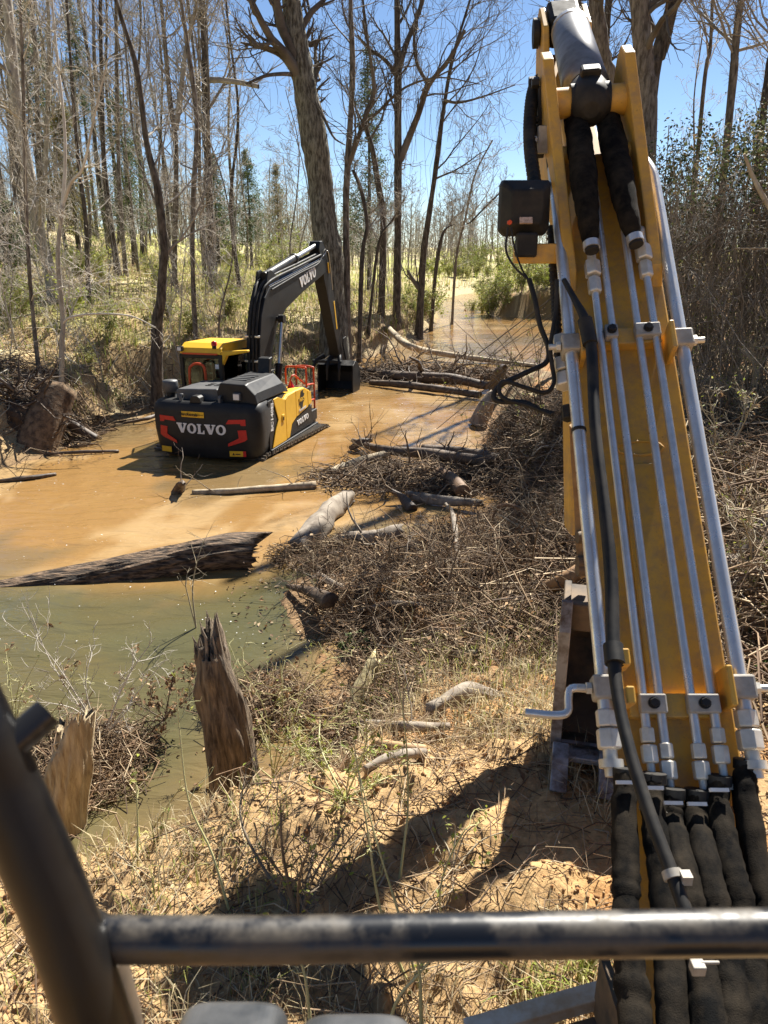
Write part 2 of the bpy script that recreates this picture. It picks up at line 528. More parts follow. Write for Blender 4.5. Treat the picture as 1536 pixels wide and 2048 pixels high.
def build_water():
    ang = np.radians(np.arange(-75, 60.01, 0.6))
    rad = 2.2 * 1.02 ** np.arange(0, 190)
    A, Rr = np.meshgrid(ang, rad)
    X = np.sin(A) * Rr; Y = np.cos(A) * Rr
    Z = np.zeros_like(X)
    fl = 0.04 * (fbm(X * 1.3 + Y * 0.2, Y * 2.4, 91, 3) - 0.5) * sstep(9, 13, Y)
    riff = np.exp(-(((X - 0.3) / 3.0) ** 2 + ((Y - 21.5) / 3.2) ** 2))
    Z = Z + fl * (1 + 2.2 * riff) + 0.012 * (fbm(X * 2.5, Y * 2.5, 93, 2) - 0.5)
    na, nr = len(ang), len(rad)
    V = np.stack([X, Y, Z], -1).reshape(-1, 3)
    i = np.arange(nr - 1)[:, None] * na; k = np.arange(na - 1)[None]
    Q = np.stack([i + k, i + k + 1, i + na + k + 1, i + na + k], -1).reshape(-1, 4)
    x, y = V[:, 0], V[:, 1]
    silt = np.array((0.26, 0.148, 0.052)); pale = np.array((0.37, 0.245, 0.115)); olive = np.array((0.068, 0.068, 0.032)); deep = np.array((0.15, 0.105, 0.05))
    # silt drifts down the channel: streaky, slanting towards the near left
    wx = fbm(x * .6, y * .6, 83, 3) - .5; wy = fbm(x * .6 + 9, y * .6, 84, 3) - .5
    sx = x * 0.9 + y * 0.15 + 2.2 * wx; sy = y * 0.55 - x * 0.25 + 2.2 * wy
    n = fbm(sx * 0.9, sy * 1.5, 81, 4)[:, None]; n2 = fbm(sx * 0.35 + 4, sy * 0.7, 85, 3)[:, None]
    c = silt + (pale - silt) * sstep(0.45, 0.65, n)
    c = c + (deep - c) * 0.8 * sstep(0.48, 0.64, n2)
    # the still pool behind the sunken log is clear of silt
    edge = y - (9.15 + 0.02 * x + (n[:, 0] - 0.5) * 1.6 + (n2[:, 0] - .5) * 1.2) - np.where(x > -2.2, (x + 2.2) * 0.75, 0)
    pool = (1 - sstep(-0.5, 0.8, edge)) * (1 - sstep(-1.6, -0.2, x + 0.35 * (7.2 - y)))
    c = c + (olive - c) * (pool[:, None] * (0.80 + 0.2 * n))
    shal = sstep(0.0, 1.3, np.minimum(10 - np.abs(y - 5), 3)) * 0
    me = mesh_np('water', V, Q, None, True, c)
    m, nt, b = nmat('creek_water', 0.05, 0, 0.5)
    b.inputs['IOR'].default_value = 1.33
    a = nt.nodes.new('ShaderNodeVertexColor'); a.layer_name = 'tint'
    nt.links.new(a.outputs['Color'], b.inputs['Base Color'])
    n1 = tex(nt, 1.5, 4, 0.5, 'Object', (0.8, 2.0, 1)); n2_ = tex(nt, 12, 2, 0.5, 'Object', (1.0, 1.5, 1))
    n1.inputs['Distortion'].default_value = 0.8
    ad = nt.nodes.new('ShaderNodeMath'); ad.operation = 'MULTIPLY_ADD'; ad.inputs[1].default_value = 0.05
    nt.links.new(n2_.outputs['Fac'], ad.inputs[0]); nt.links.new(n1.outputs['Fac'], ad.inputs[2])
    bump(nt, b, ad.outputs[0], 0.6, 0.10)
    tag(link('water', me, m), kind='structure')

build_ground()
build_water()
# ================================================================ TREES
BARK = simple('bark_grey', (0.075, 0.06, 0.046), (0.26, 0.225, 0.185), 15, 0.95, 0, 0.38, 0.64, 1.0, 0.05, 'Object', (1, 1, 0.25))
BARK_DARK = simple('bark_dark', (0.035, 0.028, 0.022), (0.15, 0.125, 0.10), 15, 0.95, 0, 0.38, 0.66, 1.0, 0.05, 'Object', (1, 1, 0.25))
BARK_PALE = simple('bark_pale', (0.20, 0.175, 0.14), (0.42, 0.385, 0.33), 7, 0.9, 0, 0.3, 0.7, 0.7, 0.02, 'Object', (1, 1, 0.4))
BARK_MOSS = simple('bark_lichen', (0.06, 0.052, 0.038), (0.25, 0.235, 0.185), 13, 0.95, 0, 0.40, 0.62, 1.0, 0.08, 'Object', (1, 1, 0.22))
TWIG = simple('twig_grey', (0.20, 0.172, 0.14), (0.40, 0.36, 0.30), 1.2, 0.85)
TWIG_PALE = simple('twig_pale', (0.38, 0.335, 0.27), (0.62, 0.57, 0.49), 1.2, 0.8)
TWIG_DARK = simple('twig_dark', (0.06, 0.048, 0.038), (0.16, 0.135, 0.105), 1.2, 0.85)

def limb(tw, rng, p, d, L, r, level, maxlev, rmin, upb, nsub, wander=0.22):
    n = 6 if level < 2 else 4
    pts = [np.array(p)]; dirs = []
    d = np.array(d, dtype=float); d /= np.linalg.norm(d)
    for k in range(n):
        d = d + rng.normal(0, wander, 3) * (0.7 if level == 0 else 1.0)
        d[2] += upb
        d /= np.linalg.norm(d)
        pts.append(pts[-1] + d * (L / n)); dirs.append(d.copy())
    rad = np.linspace(r, max(r * 0.3, rmin * 0.7), n + 1)
    tw.chain(pts, rad, 5 if r > 0.03 else 3)
    if level >= maxlev: return
    for s in range(nsub[level]):
        f = rng.uniform(0.2, 1.0) if level else rng.uniform(0.15, 1.0)
        k = min(int(f * n), n - 1); t = f * n - k
        q = pts[k] * (1 - t) + pts[k + 1] * t
        dd = dirs[k] + rng.normal(0, 0.75, 3)
        L2 = L * rng.uniform(0.35, 0.62) * (1.15 - 0.5 * f)
        limb(tw, rng, q, dd, L2, max(rad[k] * rng.uniform(0.4, 0.65), rmin), level + 1, maxlev, rmin, upb * 0.8, nsub, wander * 1.15)

def trunk_mesh(name, pts, rad, sides=11, seed=0, flare=1.5):
    pts = smooth_path(pts, 6)
    m = len(pts); V = []; rngn = np.random.default_rng(seed)
    L = 0
    f = np.interp(np.linspace(0, 1, m), np.linspace(0, 1, len(rad)), rad)
    lob = rngn.uniform(0.85, 1.2, sides)
    for i, p in enumerate(pts):
        if i: L += (p - pts[i - 1]).length
        fl = 1 + (flare - 1) * math.exp(-L / (f[0] * 2.2 + 1e-6))
        wob = 1 + 0.07 * math.sin(L * 1.7 + seed)
        for k in range(sides):
            a = 2 * math.pi * k / sides
            g = f[i] * wob * (1 + (fl - 1) * (lob[k] if fl > 1.02 else 1)) * (1 + 0.05 * rngn.normal())
            V.append((p.x + math.cos(a) * g, p.y + math.sin(a) * g, p.z))
    i = np.arange(m - 1)[:, None] * sides; k = np.arange(sides)[None]; k2 = (k + 1) % sides
    Q = np.stack([i + k, i + k2, i + sides + k2, i + sides + k], -1).reshape(-1, 4)
    return mesh_np(name, V, Q, None, True), pts, f

def make_tree(name, label, pts, r0, r1, seed, nlimb=14, first=0.3, llen=0.3, nsub=(7, 6), maxlev=2, bark=None, twig=None, upb=0.10,
              ext=5.0, rmin=None, cat='tree', group=None, elev=(15, 60), flare=1.5, extra=(), vines=0, side=None):
    rng = np.random.default_rng(seed)
    base = Vector(pts[0])
    root = empty(name, base, label=label, cat=cat, group=group)
    P_ = [Vector(p) - base for p in pts]
    P_[0].z -= 0.25
    if ext:
        d = (P_[-1] - P_[-2]).normalized()
        P_.append(P_[-1] + d * ext)
    me, cp, f = trunk_mesh('trunk', P_, [r0, r0 + (r1 - r0) * 0.7, r1] if not ext else [r0, (r0 + r1) / 2, r1, r1 * 0.45], 12 if r0 > 0.15 else 8, seed, flare)
    link('trunk', me, bark or BARK, root)
    H = sum((cp[i + 1] - cp[i]).length for i in range(len(cp) - 1))
    Y = base.y
    rm = rmin or (0.0036 + 0.00011 * Y)
    tw = Twigs()
    for s in range(nlimb):
        t = first + (1 - first) * ((s + rng.uniform(0, 1)) / nlimb) ** 0.85
        k = min(int(t * (len(cp) - 1)), len(cp) - 2)
        p = np.array(cp[k].lerp(cp[k + 1], rng.uniform(0, 1)))
        az = rng.uniform(0, 2 * math.pi) if side is None else rng.normal(side, 0.8)
        el = R(rng.uniform(*elev))
        d = (math.cos(az) * math.cos(el), math.sin(az) * math.cos(el), math.sin(el))
        L = H * llen * rng.uniform(0.55, 1.1) * (1.15 - 0.65 * t)
        limb(tw, rng, p, d, L, max(f[k] * rng.uniform(0.22, 0.5), rm * 1.6), 0, maxlev, rm, upb, nsub)
    for (q, ra, rb, nl) in extra:              # big forks and limbs the photograph shows
        q = smooth_path([Vector(v) - base for v in q], 5)
        ee = [np.array(v) for v in q]
        rr = np.linspace(ra, rb, len(ee))
        tw.chain(ee, rr, 7)
        for s in range(nl):
            k = rng.integers(len(ee) // 4, len(ee) - 1)
            d = ee[k + 1] - ee[k]; d = d / np.linalg.norm(d) + rng.normal(0, 0.7, 3)
            limb(tw, rng, ee[k], d, H * llen * rng.uniform(0.25, 0.6), max(rr[k] * 0.4, rm), 1, maxlev, rm, upb, nsub)
    for s in range(vines):
        k = rng.integers(len(tw.V))
        v = tw.V[k][0]
        if v[2] < H * 0.35: continue
        L = rng.uniform(1.5, 5.5)
        pts_ = [v + np.array((rng.normal(0, 0.05) * j, rng.normal(0, 0.05) * j, -L * j / 4)) for j in range(5)]
        tw.chain(pts_, np.full(5, rm * 0.9), 3)
    if tw.n:
        link('crown', tw.mesh('crown'), twig or TWIG, root)
    return root

def pxpath(base_px, Y, pts):
    return [at(px, py, Y) for px, py in pts]

def T(label, pts, r0px, r1px, seed, z=None, **kw):
    """a tree whose trunk runs through the given photograph pixels; its foot is found on the ground"""
    if 'Y' in kw: Y = kw.pop('Y')
    else: Y = at_ground(*pts[0]).y
    P_ = [at(px, py, Y) for px, py in pts]
    P_[0].z = hz(P_[0].x, Y)
    if P_[1].z < P_[0].z + 0.2: P_[1].z = P_[0].z + 0.3
    s = 0.82 * Y * 0.985 / FOC
    return make_tree(kw.pop('name', 'bare_tree'), label, P_, r0px * s, r1px * s, seed, **kw)

GB = 'tall bare trees along the left bank'
T('thick straight pale trunk at the far left edge, leaning left above the slope', [(112, 603), (98, 540), (80, 470), (34, 205), (14, 0)], 14, 12, 101, Y=27, nlimb=14, bark=BARK_PALE, first=.35, group=GB)
T('slim dark tree left of the pale forked sapling on the sandy slope', [(74, 720), (72, 690), (58, 533), (50, 340), (46, 150), (40, 0)], 6, 4, 102, Y=18.6, nlimb=16, first=.25, llen=.22, bark=BARK, twig=TWIG_PALE, group=GB)
T('pale smooth young tree growing above the tilted cut stump and forking high', [(106, 748), (124, 690), (126, 643), (116, 513), (125, 410)], 8, 5, 103, Y=17.6, nlimb=7, first=.3, llen=.4, ext=0, bark=BARK_PALE, twig=TWIG_PALE, group=GB,
  extra=[([at(125, 410, 17.6), at(142, 365, 17.5), at(166, 335, 17.4), at(185, 250, 17.2), at(215, 120, 17)], .045, .015, 9), ([at(125, 410, 17.6), at(130, 330, 17.7), at(128, 240, 17.8), at(112, 90, 18), at(100, -60, 18.2)], .045, .015, 9),
         ([at(124, 650, 17.6), at(140, 635, 17.5), at(190, 628, 17.3), at(260, 632, 17.1), at(312, 655, 17)], .035, .012, 5)])
T('straight dark trunk standing at the foot of the green slope', [(180, 607), (176, 560), (172, 445), (157, 325), (147, 205), (133, 0)], 6.5, 4, 104, Y=27, nlimb=16, first=.3, llen=.22, bark=BARK_DARK, group=GB)
T('crooked dark tree on the bank top, bent twice, behind the cab roof', [(300, 688), (314, 655), (322, 600), (325, 545), (328, 496), (315, 376), (294, 290), (273, 137), (232, 0)], 15, 7, 105, Y=20.8, nlimb=15, first=.35, llen=.26, bark=BARK_DARK, group=GB, flare=1.9)
T('grey straight trunk right of the crooked dark tree', [(388, 648), (386, 560), (386, 410), (393, 240), (375, 90), (362, 0)], 6, 5, 106, Y=24, nlimb=15, first=.3, llen=.25, group=GB)
T('dark tall trunk with one broken side limb above the cab', [(424, 570), (420, 430), (413, 260), (410, 100), (403, -20)], 9, 8, 107, Y=36, nlimb=16, first=.35, llen=.28, bark=BARK_DARK, group=GB,
  extra=[([at(412, 160, 36), at(440, 160, 35.7), at(480, 165, 35.5), at(517, 173, 35.2)], .13, .09, 2)])
T('thin tree beside a dark root hollow on the hillside', [(246, 495), (240, 400), (236, 274), (233, 100), (232, -10)], 5.5, 4, 108, Y=36, nlimb=15, first=.3, llen=.25, group=GB)
T('wavy grey tree with two upright forks left of the broken limb', [(348, 590), (350, 470), (352, 300), (340, 200), (330, 90), (322, 0)], 7, 5, 109, Y=34, nlimb=16, first=.3, llen=.3, group=GB,
  extra=[([at(352, 260, 34), at(362, 180, 34), at(372, 100, 34), at(395, 0, 34), at(405, -80, 34)], .12, .05, 8)])
T('old grey trunk leaning left at the edge of the wood', [(56, 540), (48, 440), (30, 300), (18, 120), (2, 0)], 8, 7, 110, Y=33, nlimb=14, first=.35, llen=.28, group=GB)
T('double stemmed grey tree among the saplings on the far left', [(88, 560), (84, 420), (76, 260), (72, 120), (60, 0)], 6, 5, 111, Y=37, nlimb=16, first=.3, llen=.3, group=GB,
  extra=[([at(84, 440, 37), at(92, 300, 37), at(98, 130, 37), at(96, 0, 37)], .13, .07, 8)])
T('slender tree with a bend rising behind the straight dark trunk', [(222, 560), (214, 430), (206, 300), (190, 140), (186, 0)], 5, 4, 112, Y=40, nlimb=16, first=.3, llen=.3, group=GB)
# the big leaning one and its neighbours behind the black boom
T('massive lichen-covered trunk leaning left behind the black boom', [(668, 600), (662, 540), (648, 440), (636, 330), (618, 220), (598, 110), (582, 0)], 31, 28, 120, Y=29, nlimb=9, first=.45, llen=.3, bark=BARK_MOSS, twig=TWIG_DARK, flare=1.3, ext=6,
  extra=[([at(612, 215, 29), at(592, 120, 28.8), at(566, 60, 28.6), at(550, -10, 28.4)], .19, .13, 4), ([at(585, 140, 29), at(560, 110, 28.5), at(520, 95, 28), at(482, 85, 27.5)], .11, .03, 7),
         ([at(590, 150, 29), at(566, 148, 28.3), at(530, 152, 28), at(492, 168, 27.6)], .08, .04, 4), ([at(628, 190, 29), at(650, 240, 28.5), at(668, 275, 28), at(690, 290, 27.5)], .07, .02, 4)])
T('straight slim trunk just right of the massive leaning trunk', [(694, 600), (693, 500), (693, 369), (705, 164), (701, 0)], 9, 6, 121, Y=29.5, nlimb=13, first=.4, llen=.25, bark=BARK, twig=TWIG_DARK, vines=10,
  extra=[([at(697, 330, 29.5), at(715, 280, 29.3), at(730, 235, 29), at(748, 190, 28.8), at(740, 110, 28.5), at(725, 40, 28.2)], .10, .04, 6)])
T('thin forked trunk leaning between the straight slim trunks', [(716, 612), (724, 520), (734, 451), (722, 380), (706, 340)], 6, 4, 122, Y=30, nlimb=8, first=.3, llen=.3, bark=BARK_DARK, twig=TWIG, ext=0)
T('tall straight dark trunk with hanging vines at the middle of the bank', [(793, 602), (795, 500), (796, 410), (796, 205), (794, 0)], 9, 8, 123, Y=36, nlimb=12, first=.45, llen=.3, bark=BARK_DARK, twig=TWIG_DARK, vines=70,
  extra=[([at(800, 320, 36), at(822, 265, 36), at(838, 225, 35.8), at(858, 170, 35.5), at(898, 118, 35), at(930, 60, 34.6)], .17, .06, 12), ([at(858, 170, 35.5), at(835, 130, 35.2), at(828, 80, 35), at(834, 20, 34.8)], .09, .04, 7),
         ([at(795, 150, 36), at(812, 90, 36), at(836, 30, 36), at(850, -30, 36)], .14, .06, 8), ([at(792, 150, 36), at(770, 120, 35.6), at(735, 95, 35.2), at(715, 70, 35)], .10, .04, 8)])
T('dark forked trunk with a white broken limb left of the vine-hung trunk', [(762, 520), (766, 440), (758, 380), (745, 300), (730, 238), (748, 180), (738, 100)], 8, 5, 124, Y=35, nlimb=10, first=.4, llen=.28, bark=BARK_DARK, twig=TWIG_DARK, vines=10, ext=2,
  extra=[([at(733, 240, 35), at(755, 225, 34.8), at(785, 195, 34.6), at(820, 170, 34.3), at(880, 155, 34), at(960, 168, 33.5)], .08, .02, 10)])
T('slender dark tree curving right beside the creek water', [(838, 596), (846, 520), (852, 471), (870, 348), (886, 225), (906, 115), (940, 0)], 9, 4, 125, Y=38, nlimb=14, first=.35, llen=.28, bark=BARK_DARK, twig=TWIG_DARK, vines=30, side=0.2,
  extra=[([at(888, 200, 38), at(915, 205, 37.6), at(960, 195, 37), at(1030, 170, 36.4)], .08, .02, 10), ([at(845, 585, 38), at(826, 560, 38), at(815, 540, 38)], .14, .06, 2)])
T('low bending tree reaching right over the far bend of the creek', [(862, 600), (872, 540), (885, 470), (905, 450), (935, 448), (965, 420), (1000, 385)], 5, 2.5, 126, Y=42, nlimb=14, first=.2, llen=.3, bark=BARK_DARK, twig=TWIG, ext=0, elev=(20, 70))
T('thin tree with spreading bare branches before the far treeline', [(905, 600), (912, 520), (930, 440), (950, 350), (985, 280)], 3.5, 2, 127, Y=46, nlimb=16, first=.2, llen=.4, bark=BARK, twig=TWIG, ext=0)
T('leaning thin trunk under the forked tree on the left bank', [(735, 600), (757, 490), (785, 440)], 4, 3, 128, Y=33, nlimb=10, first=.3, llen=.4, bark=BARK_DARK, twig=TWIG, ext=1)
# right bank
GR = 'thick trunks above the vine thicket'
T('grey trunk directly behind the arm cylinder', [(1226, 330), (1218, 220), (1206, 110), (1190, 0)], 17, 16, 131, Y=21, nlimb=8, first=.5, llen=.25, bark=BARK, twig=TWIG_DARK, group=GR, ext=4)
T('thickest furrowed trunk above the vine thicket', [(1300, 420), (1294, 250), (1288, 130), (1279, 0)], 24, 21, 132, Y=18, nlimb=8, first=.5, llen=.25, bark=BARK, twig=TWIG_DARK, group=GR, ext=4)
T('leaning dark trunk right of the thickest one above the thicket', [(1292, 420), (1300, 200), (1318, 110), (1347, 0)], 16, 15, 133, Y=18.6, nlimb=8, first=.5, llen=.25, bark=BARK_DARK, twig=TWIG_DARK, group=GR, ext=4)
T('slim trunk rising out of the thicket near the right edge', [(1455, 400), (1462, 200), (1470, 100), (1481, 0)], 9, 8, 134, Y=19, nlimb=14, first=.35, llen=.3, bark=BARK, twig=TWIG, group=GR, ext=4)
T('young bare tree spreading above the thicket at the right edge', [(1520, 420), (1530, 200), (1545, 100), (1560, 0)], 8, 6, 135, Y=18, nlimb=16, first=.3, llen=.35, bark=BARK_DARK, twig=TWIG, group=GR, ext=4)
T('thin many-branched tree filling the sky above the thicket', [(1400, 420), (1405, 200), (1420, 100), (1425, 0)], 5, 4, 136, Y=21, nlimb=20, first=.3, llen=.4, bark=BARK, twig=TWIG, group=GR, ext=3)

T('tall bare tree on the right bank half hidden by the amber boom', [(1150, 640), (1152, 400), (1156, 100)], 9, 7, 140, Y=27, nlimb=10, first=.55, llen=.2, bark=BARK_DARK, twig=TWIG_DARK, ext=5, side=0.0)
T('leaning bare tree on the right bank behind the amber boom', [(1185, 640), (1195, 400), (1212, 100)], 10, 8, 141, Y=23, nlimb=10, first=.55, llen=.2, bark=BARK_DARK, twig=TWIG_DARK, ext=5, side=0.0)
T('slim bare tree on the right bank glimpsed past the amber boom', [(1135, 640), (1142, 400), (1152, 100)], 7, 6, 142, Y=31, nlimb=10, first=.55, llen=.2, bark=BARK, twig=TWIG_DARK, ext=5, side=0.0)
# ---- the wood behind: a few growth forms, copied
def proto(seed, Hh, r, **kw):
    rng = np.random.default_rng(seed)
    pts = [Vector((0, 40, 0))]
    x = y = 0
    for k in range(4):
        x += rng.normal(0, 0.25); y += rng.normal(0, 0.2)
        pts.append(Vector((x, 40 + y, Hh * (k + 1) / 4)))
    return make_tree('bare_tree', None, pts, r, r * 0.35, seed, ext=0, **kw)
protos = [proto(200, 15, .10, nlimb=15, first=.3, llen=.26, nsub=(5, 4)), proto(201, 17, .12, nlimb=15, first=.4, llen=.28, nsub=(5, 4), bark=BARK_DARK), proto(202, 12, .09, nlimb=16, first=.2, llen=.26, nsub=(5, 4), twig=TWIG_PALE),
          proto(203, 18, .15, nlimb=14, first=.45, llen=.26, nsub=(5, 4), bark=BARK_DARK, twig=TWIG_DARK), proto(204, 10, .07, nlimb=16, first=.15, llen=.28, nsub=(5, 4), twig=TWIG_PALE), proto(205, 14, .11, nlimb=15, first=.3, llen=.3, nsub=(5, 4))]
rng = np.random.default_rng(7)
spots = []
def wood(n, px0, px1, y0, y1, kinds, sc=(0.8, 1.15), gap=1.5):
    k = 0; tries = 0
    while k < n and tries < n * 30:
        tries += 1
        Y = rng.uniform(y0, y1); px = rng.uniform(px0, px1)
        X = (px - 768) / FOC * (Y * 0.95 + 0.6)
        dl, dr = banks(np.array([X]), np.array([Y]))
        if max(dl[0], dr[0]) < 1.5: continue
        if any((X - a) ** 2 + (Y - b) ** 2 < gap * gap for a, b, *_ in spots): continue
        spots.append((X, Y, kinds[rng.integers(len(kinds))], rng.uniform(*sc))); k += 1
wood(50, -60, 500, 32, 75, [0, 1, 2, 3, 4, 5])
wood(12, -60, 480, 75, 105, [0, 1, 3], gap=3)
wood(22, 480, 690, 62, 110, [0, 2, 5, 4], (0.45, 0.7), gap=2)
wood(10, 700, 860, 70, 110, [2, 4], (0.4, 0.6), gap=2)
wood(9, 1290, 1600, 24, 50, [0, 2, 5, 4], (0.7, 1.0), gap=2)
used = set()
for (X, Y, k, s) in spots:
    o = protos[k] if k not in used else copy_tree(protos[k])
    used.add(k)
    o.location = (X, Y, hz(X, Y))
    o.rotation_euler = (rng.normal(0, 0.03), rng.normal(0, 0.03), rng.uniform(0, 6.28))
    o.scale = (s, s, s)
    right = X > 6
    kd = ('slim grey', 'tall dark', 'short pale twigged', 'tallest dark', 'small pale twigged', 'spreading grey')[k]
    tag(o, kd + ' bare tree standing beyond the vine thicket on the right' if right else (kd + ' bare tree in the low far wood upstream' if X > -14 and Y > 60 and X / Y > -0.19 else kd + (' bare tree on the near part of the left hillside wood' if Y < 52 else ' bare tree far back in the left hillside wood')),
        'tree', 'trees beyond the vine thicket' if right else ('trees of the low far wood' if X > -14 and Y > 60 and X / Y > -0.19 else 'trees in the wood on the left hillside'))

# ---- pale saplings on the left slope
sap = [proto(300, 5.0, .028, nlimb=15, first=.15, llen=.34, nsub=(5, 4), twig=TWIG_PALE, bark=BARK_PALE, cat='sapling', rmin=.005), proto(301, 3.6, .02, nlimb=14, first=.1, llen=.4, nsub=(5, 4), twig=TWIG_PALE, bark=BARK_PALE, cat='sapling', rmin=.005),
       proto(302, 6.5, .035, nlimb=17, first=.2, llen=.28, nsub=(5, 4), twig=TWIG, bark=BARK, cat='sapling', rmin=.006)]
sap_spots = []
for (n, a, b, y0, y1) in ((24, -40, 480, 17.5, 34), (9, 430, 800, 31, 42), (5, 700, 860, 31, 46)):
    k = 0
    while k < n:
        Y = rng.uniform(y0, y1); px = rng.uniform(a, b); X = (px - 768) / FOC * (Y * 0.95 + 0.6)
        if banks(np.array([X]), np.array([Y]))[0][0] < 1.2: continue
        sap_spots.append((X, Y)); k += 1
for n, (X, Y) in enumerate(sap_spots):
    k = n % 3
    o = sap[k] if n < 3 else copy_tree(sap[k])
    o.name = 'sapling' 
    o.location = (X, Y, hz(X, Y)); s = rng.uniform(0.7, 1.25); o.scale = (s, s, s)
    o.rotation_euler = (rng.normal(0, 0.12), rng.normal(0, 0.12), rng.uniform(0, 6.28))
    side_ = 'left of the crooked dark tree' if X / Y < -0.31 else ('between the crooked dark tree and the black boom' if X / Y < -0.12 else 'right of the black boom')
    tag(o, ('pale twiggy sapling', 'short bushy sapling', 'tall grey sapling')[k] + ' on the left bank ' + side_, 'sapling', 'saplings on the left bank')

# ---- evergreens
NEEDLE = attr_mat('needles', 0.8, 3, 0.4, trans=0.25)
def cedar(label, px, py_base, py_top, Y, wpx, seed, cols, dens=1.0, tall_bare=0.15, name='cedar_tree'):
    rs = np.random.default_rng(seed)
    b = at(px, py_base, Y); t = at(px, py_top, Y)
    g = hz(b.x, Y); Hh = t.z - g; W = wpx * Y / FOC / 2
    root = empty(name, (b.x, Y, g), label=label, cat='tree')
    me, _, _ = trunk_mesh('trunk', [Vector((0, 0, -.2)), Vector((0.05, 0, Hh * .5)), Vector((0, 0, Hh * .97))], [0.13, 0.08, 0.02], 8, seed)
    link('trunk', me, BARK_DARK, root)
    nb = int(170 * dens)
    P_ = []; tw = Twigs()
    for k in range(nb):
        f = rs.uniform(tall_bare, 1) ** 0.9
        z = Hh * f; rr = W * (1 - f) ** 0.75 * rs.uniform(0.45, 1.15) + 0.1
        az = rs.uniform(0, 6.283)
        tip = np.array((math.cos(az) * rr, math.sin(az) * rr, z + rr * rs.uniform(-0.05, 0.45)))
        tw.chain([np.array((0, 0, z)), tip * np.array((.5, .5, 0)) + np.array((0, 0, z + 0.03)), tip], [0.018, 0.012, 0.006], 3)
        m = int(26 + 30 * rr)
        q = rs.uniform(0.25, 1.05, (m, 1)); P_.append(np.array((0, 0, z)) * (1 - q) + tip * q + rs.normal(0, 0.09 + 0.06 * rr, (m, 3)))
    P_ = np.concatenate(P_)
    link('crown', leaf_mesh('crown', P_, rs.uniform(0.05, 0.11, len(P_)), pick(rs, cols, len(P_), 0.35), rs, 0.2, 0.3, 0.1), NEEDLE, root)
    link('branches', tw.mesh('branches'), TWIG_DARK, root)['kind'] = 'stuff'
    return root
G1 = [(0.10, 0.14, 0.055), (0.14, 0.17, 0.07), (0.07, 0.10, 0.045)]
G2 = [(0.26, 0.22, 0.08), (0.20, 0.18, 0.07), (0.14, 0.14, 0.055)]
cedar('dark green cedar behind the forked trunks right of the massive trunk', 738, 560, 105, 44, 150, 401, G1, 0.9)
cedar('yellowish cedar on the left slope behind the pale saplings', 165, 560, 205, 40, 120, 402, G2, 0.9)
cedar('green cedar behind the crooked dark tree', 270, 540, 180, 46, 160, 403, G1, 0.8)
cedar('narrow green pine left of the massive trunk', 505, 560, 300, 60, 110, 404, G1, 0.9, name='pine_tree')
cedar('small green cedar behind the grey straight trunk', 440, 560, 310, 55, 100, 405, G1, 0.8)
cedar('tall dark pine at the top left behind the leaning trunks', 120, 560, -40, 50, 170, 406, G1, 1.0, 0.35, name='pine_tree')
cedar('tall thin pine with high needles beside the top left pine', 205, 560, -20, 54, 120, 407, G1, 0.8, 0.4, name='pine_tree')
cedar('dark low evergreen at the left edge of the slope', 18, 560, 400, 30, 110, 408, G1, 0.9)
cedar('olive green pine low behind the wood left of the massive trunk', 560, 545, 330, 70, 90, 409, G2, 0.8, name='pine_tree')
# ================================================================ MACHINES
PLASTIC = simple('dark_grey_shell', (0.012, 0.0125, 0.014), (0.030, 0.029, 0.028), 3.0, 0.42, 0, 0.3, 0.75, 0.15, 0.01, rvar=0.6)
PLASTIC_TOP = simple('mid_grey_hood', (0.06, 0.062, 0.066), (0.11, 0.108, 0.104), 3.5, 0.5, 0, 0.3, 0.7)
BLACK = simple('black_paint', (0.012, 0.012, 0.013), (0.035, 0.033, 0.03), 4, 0.35, 0, 0.35, 0.75, rvar=0.6)
BOOMGREY = simple('charcoal_paint', (0.010, 0.0105, 0.012), (0.024, 0.023, 0.0215), 2.5, 0.4, 0, 0.35, 0.8, rvar=0.6)
YELLOW = simple('yellow_paint', (0.80, 0.47, 0.02), (0.66, 0.36, 0.02), 3, 0.38, 0, 0.3, 0.8, rvar=0.55)
REDPAINT = simple('orange_red_rail', (0.62, 0.07, 0.012), (0.50, 0.055, 0.012), 6, 0.45)
RED = simple('red_reflector', (0.55, 0.012, 0.014), (0.42, 0.01, 0.012), 20, 0.3)
WHITE = simple('white_lettering', (0.75, 0.75, 0.74), (0.62, 0.61, 0.59), 12, 0.5)
STEEL = simple('bright_steel', (0.62, 0.62, 0.61), (0.42, 0.41, 0.39), 5, 0.25, 0.9, 0.3, 0.8, rvar=0.45)
ZINC = simple('zinc_pipe', (0.80, 0.79, 0.76), (0.54, 0.53, 0.50), 9, 0.22, 0.66, 0.3, 0.72, 0.1, 0.002, rvar=0.45)
ZINC_NUT = simple('zinc_fitting', (0.70, 0.67, 0.60), (0.48, 0.44, 0.36), 14, 0.42, 0.4, 0.3, 0.7)
CLAMP = simple('cast_clamp', (0.42, 0.40, 0.36), (0.24, 0.21, 0.17), 12, 0.65, 0.2, 0.3, 0.7, 0.2, 0.003)
RUBBER = simple('black_rubber', (0.014, 0.014, 0.014), (0.05, 0.044, 0.036), 9, 0.55, 0, 0.4, 0.8, rvar=0.8)
MUDSTEEL = simple('muddy_steel', (0.055, 0.048, 0.04), (0.22, 0.15, 0.085), 4, 0.75, 0.2, 0.35, 0.7, 0.4, 0.01)
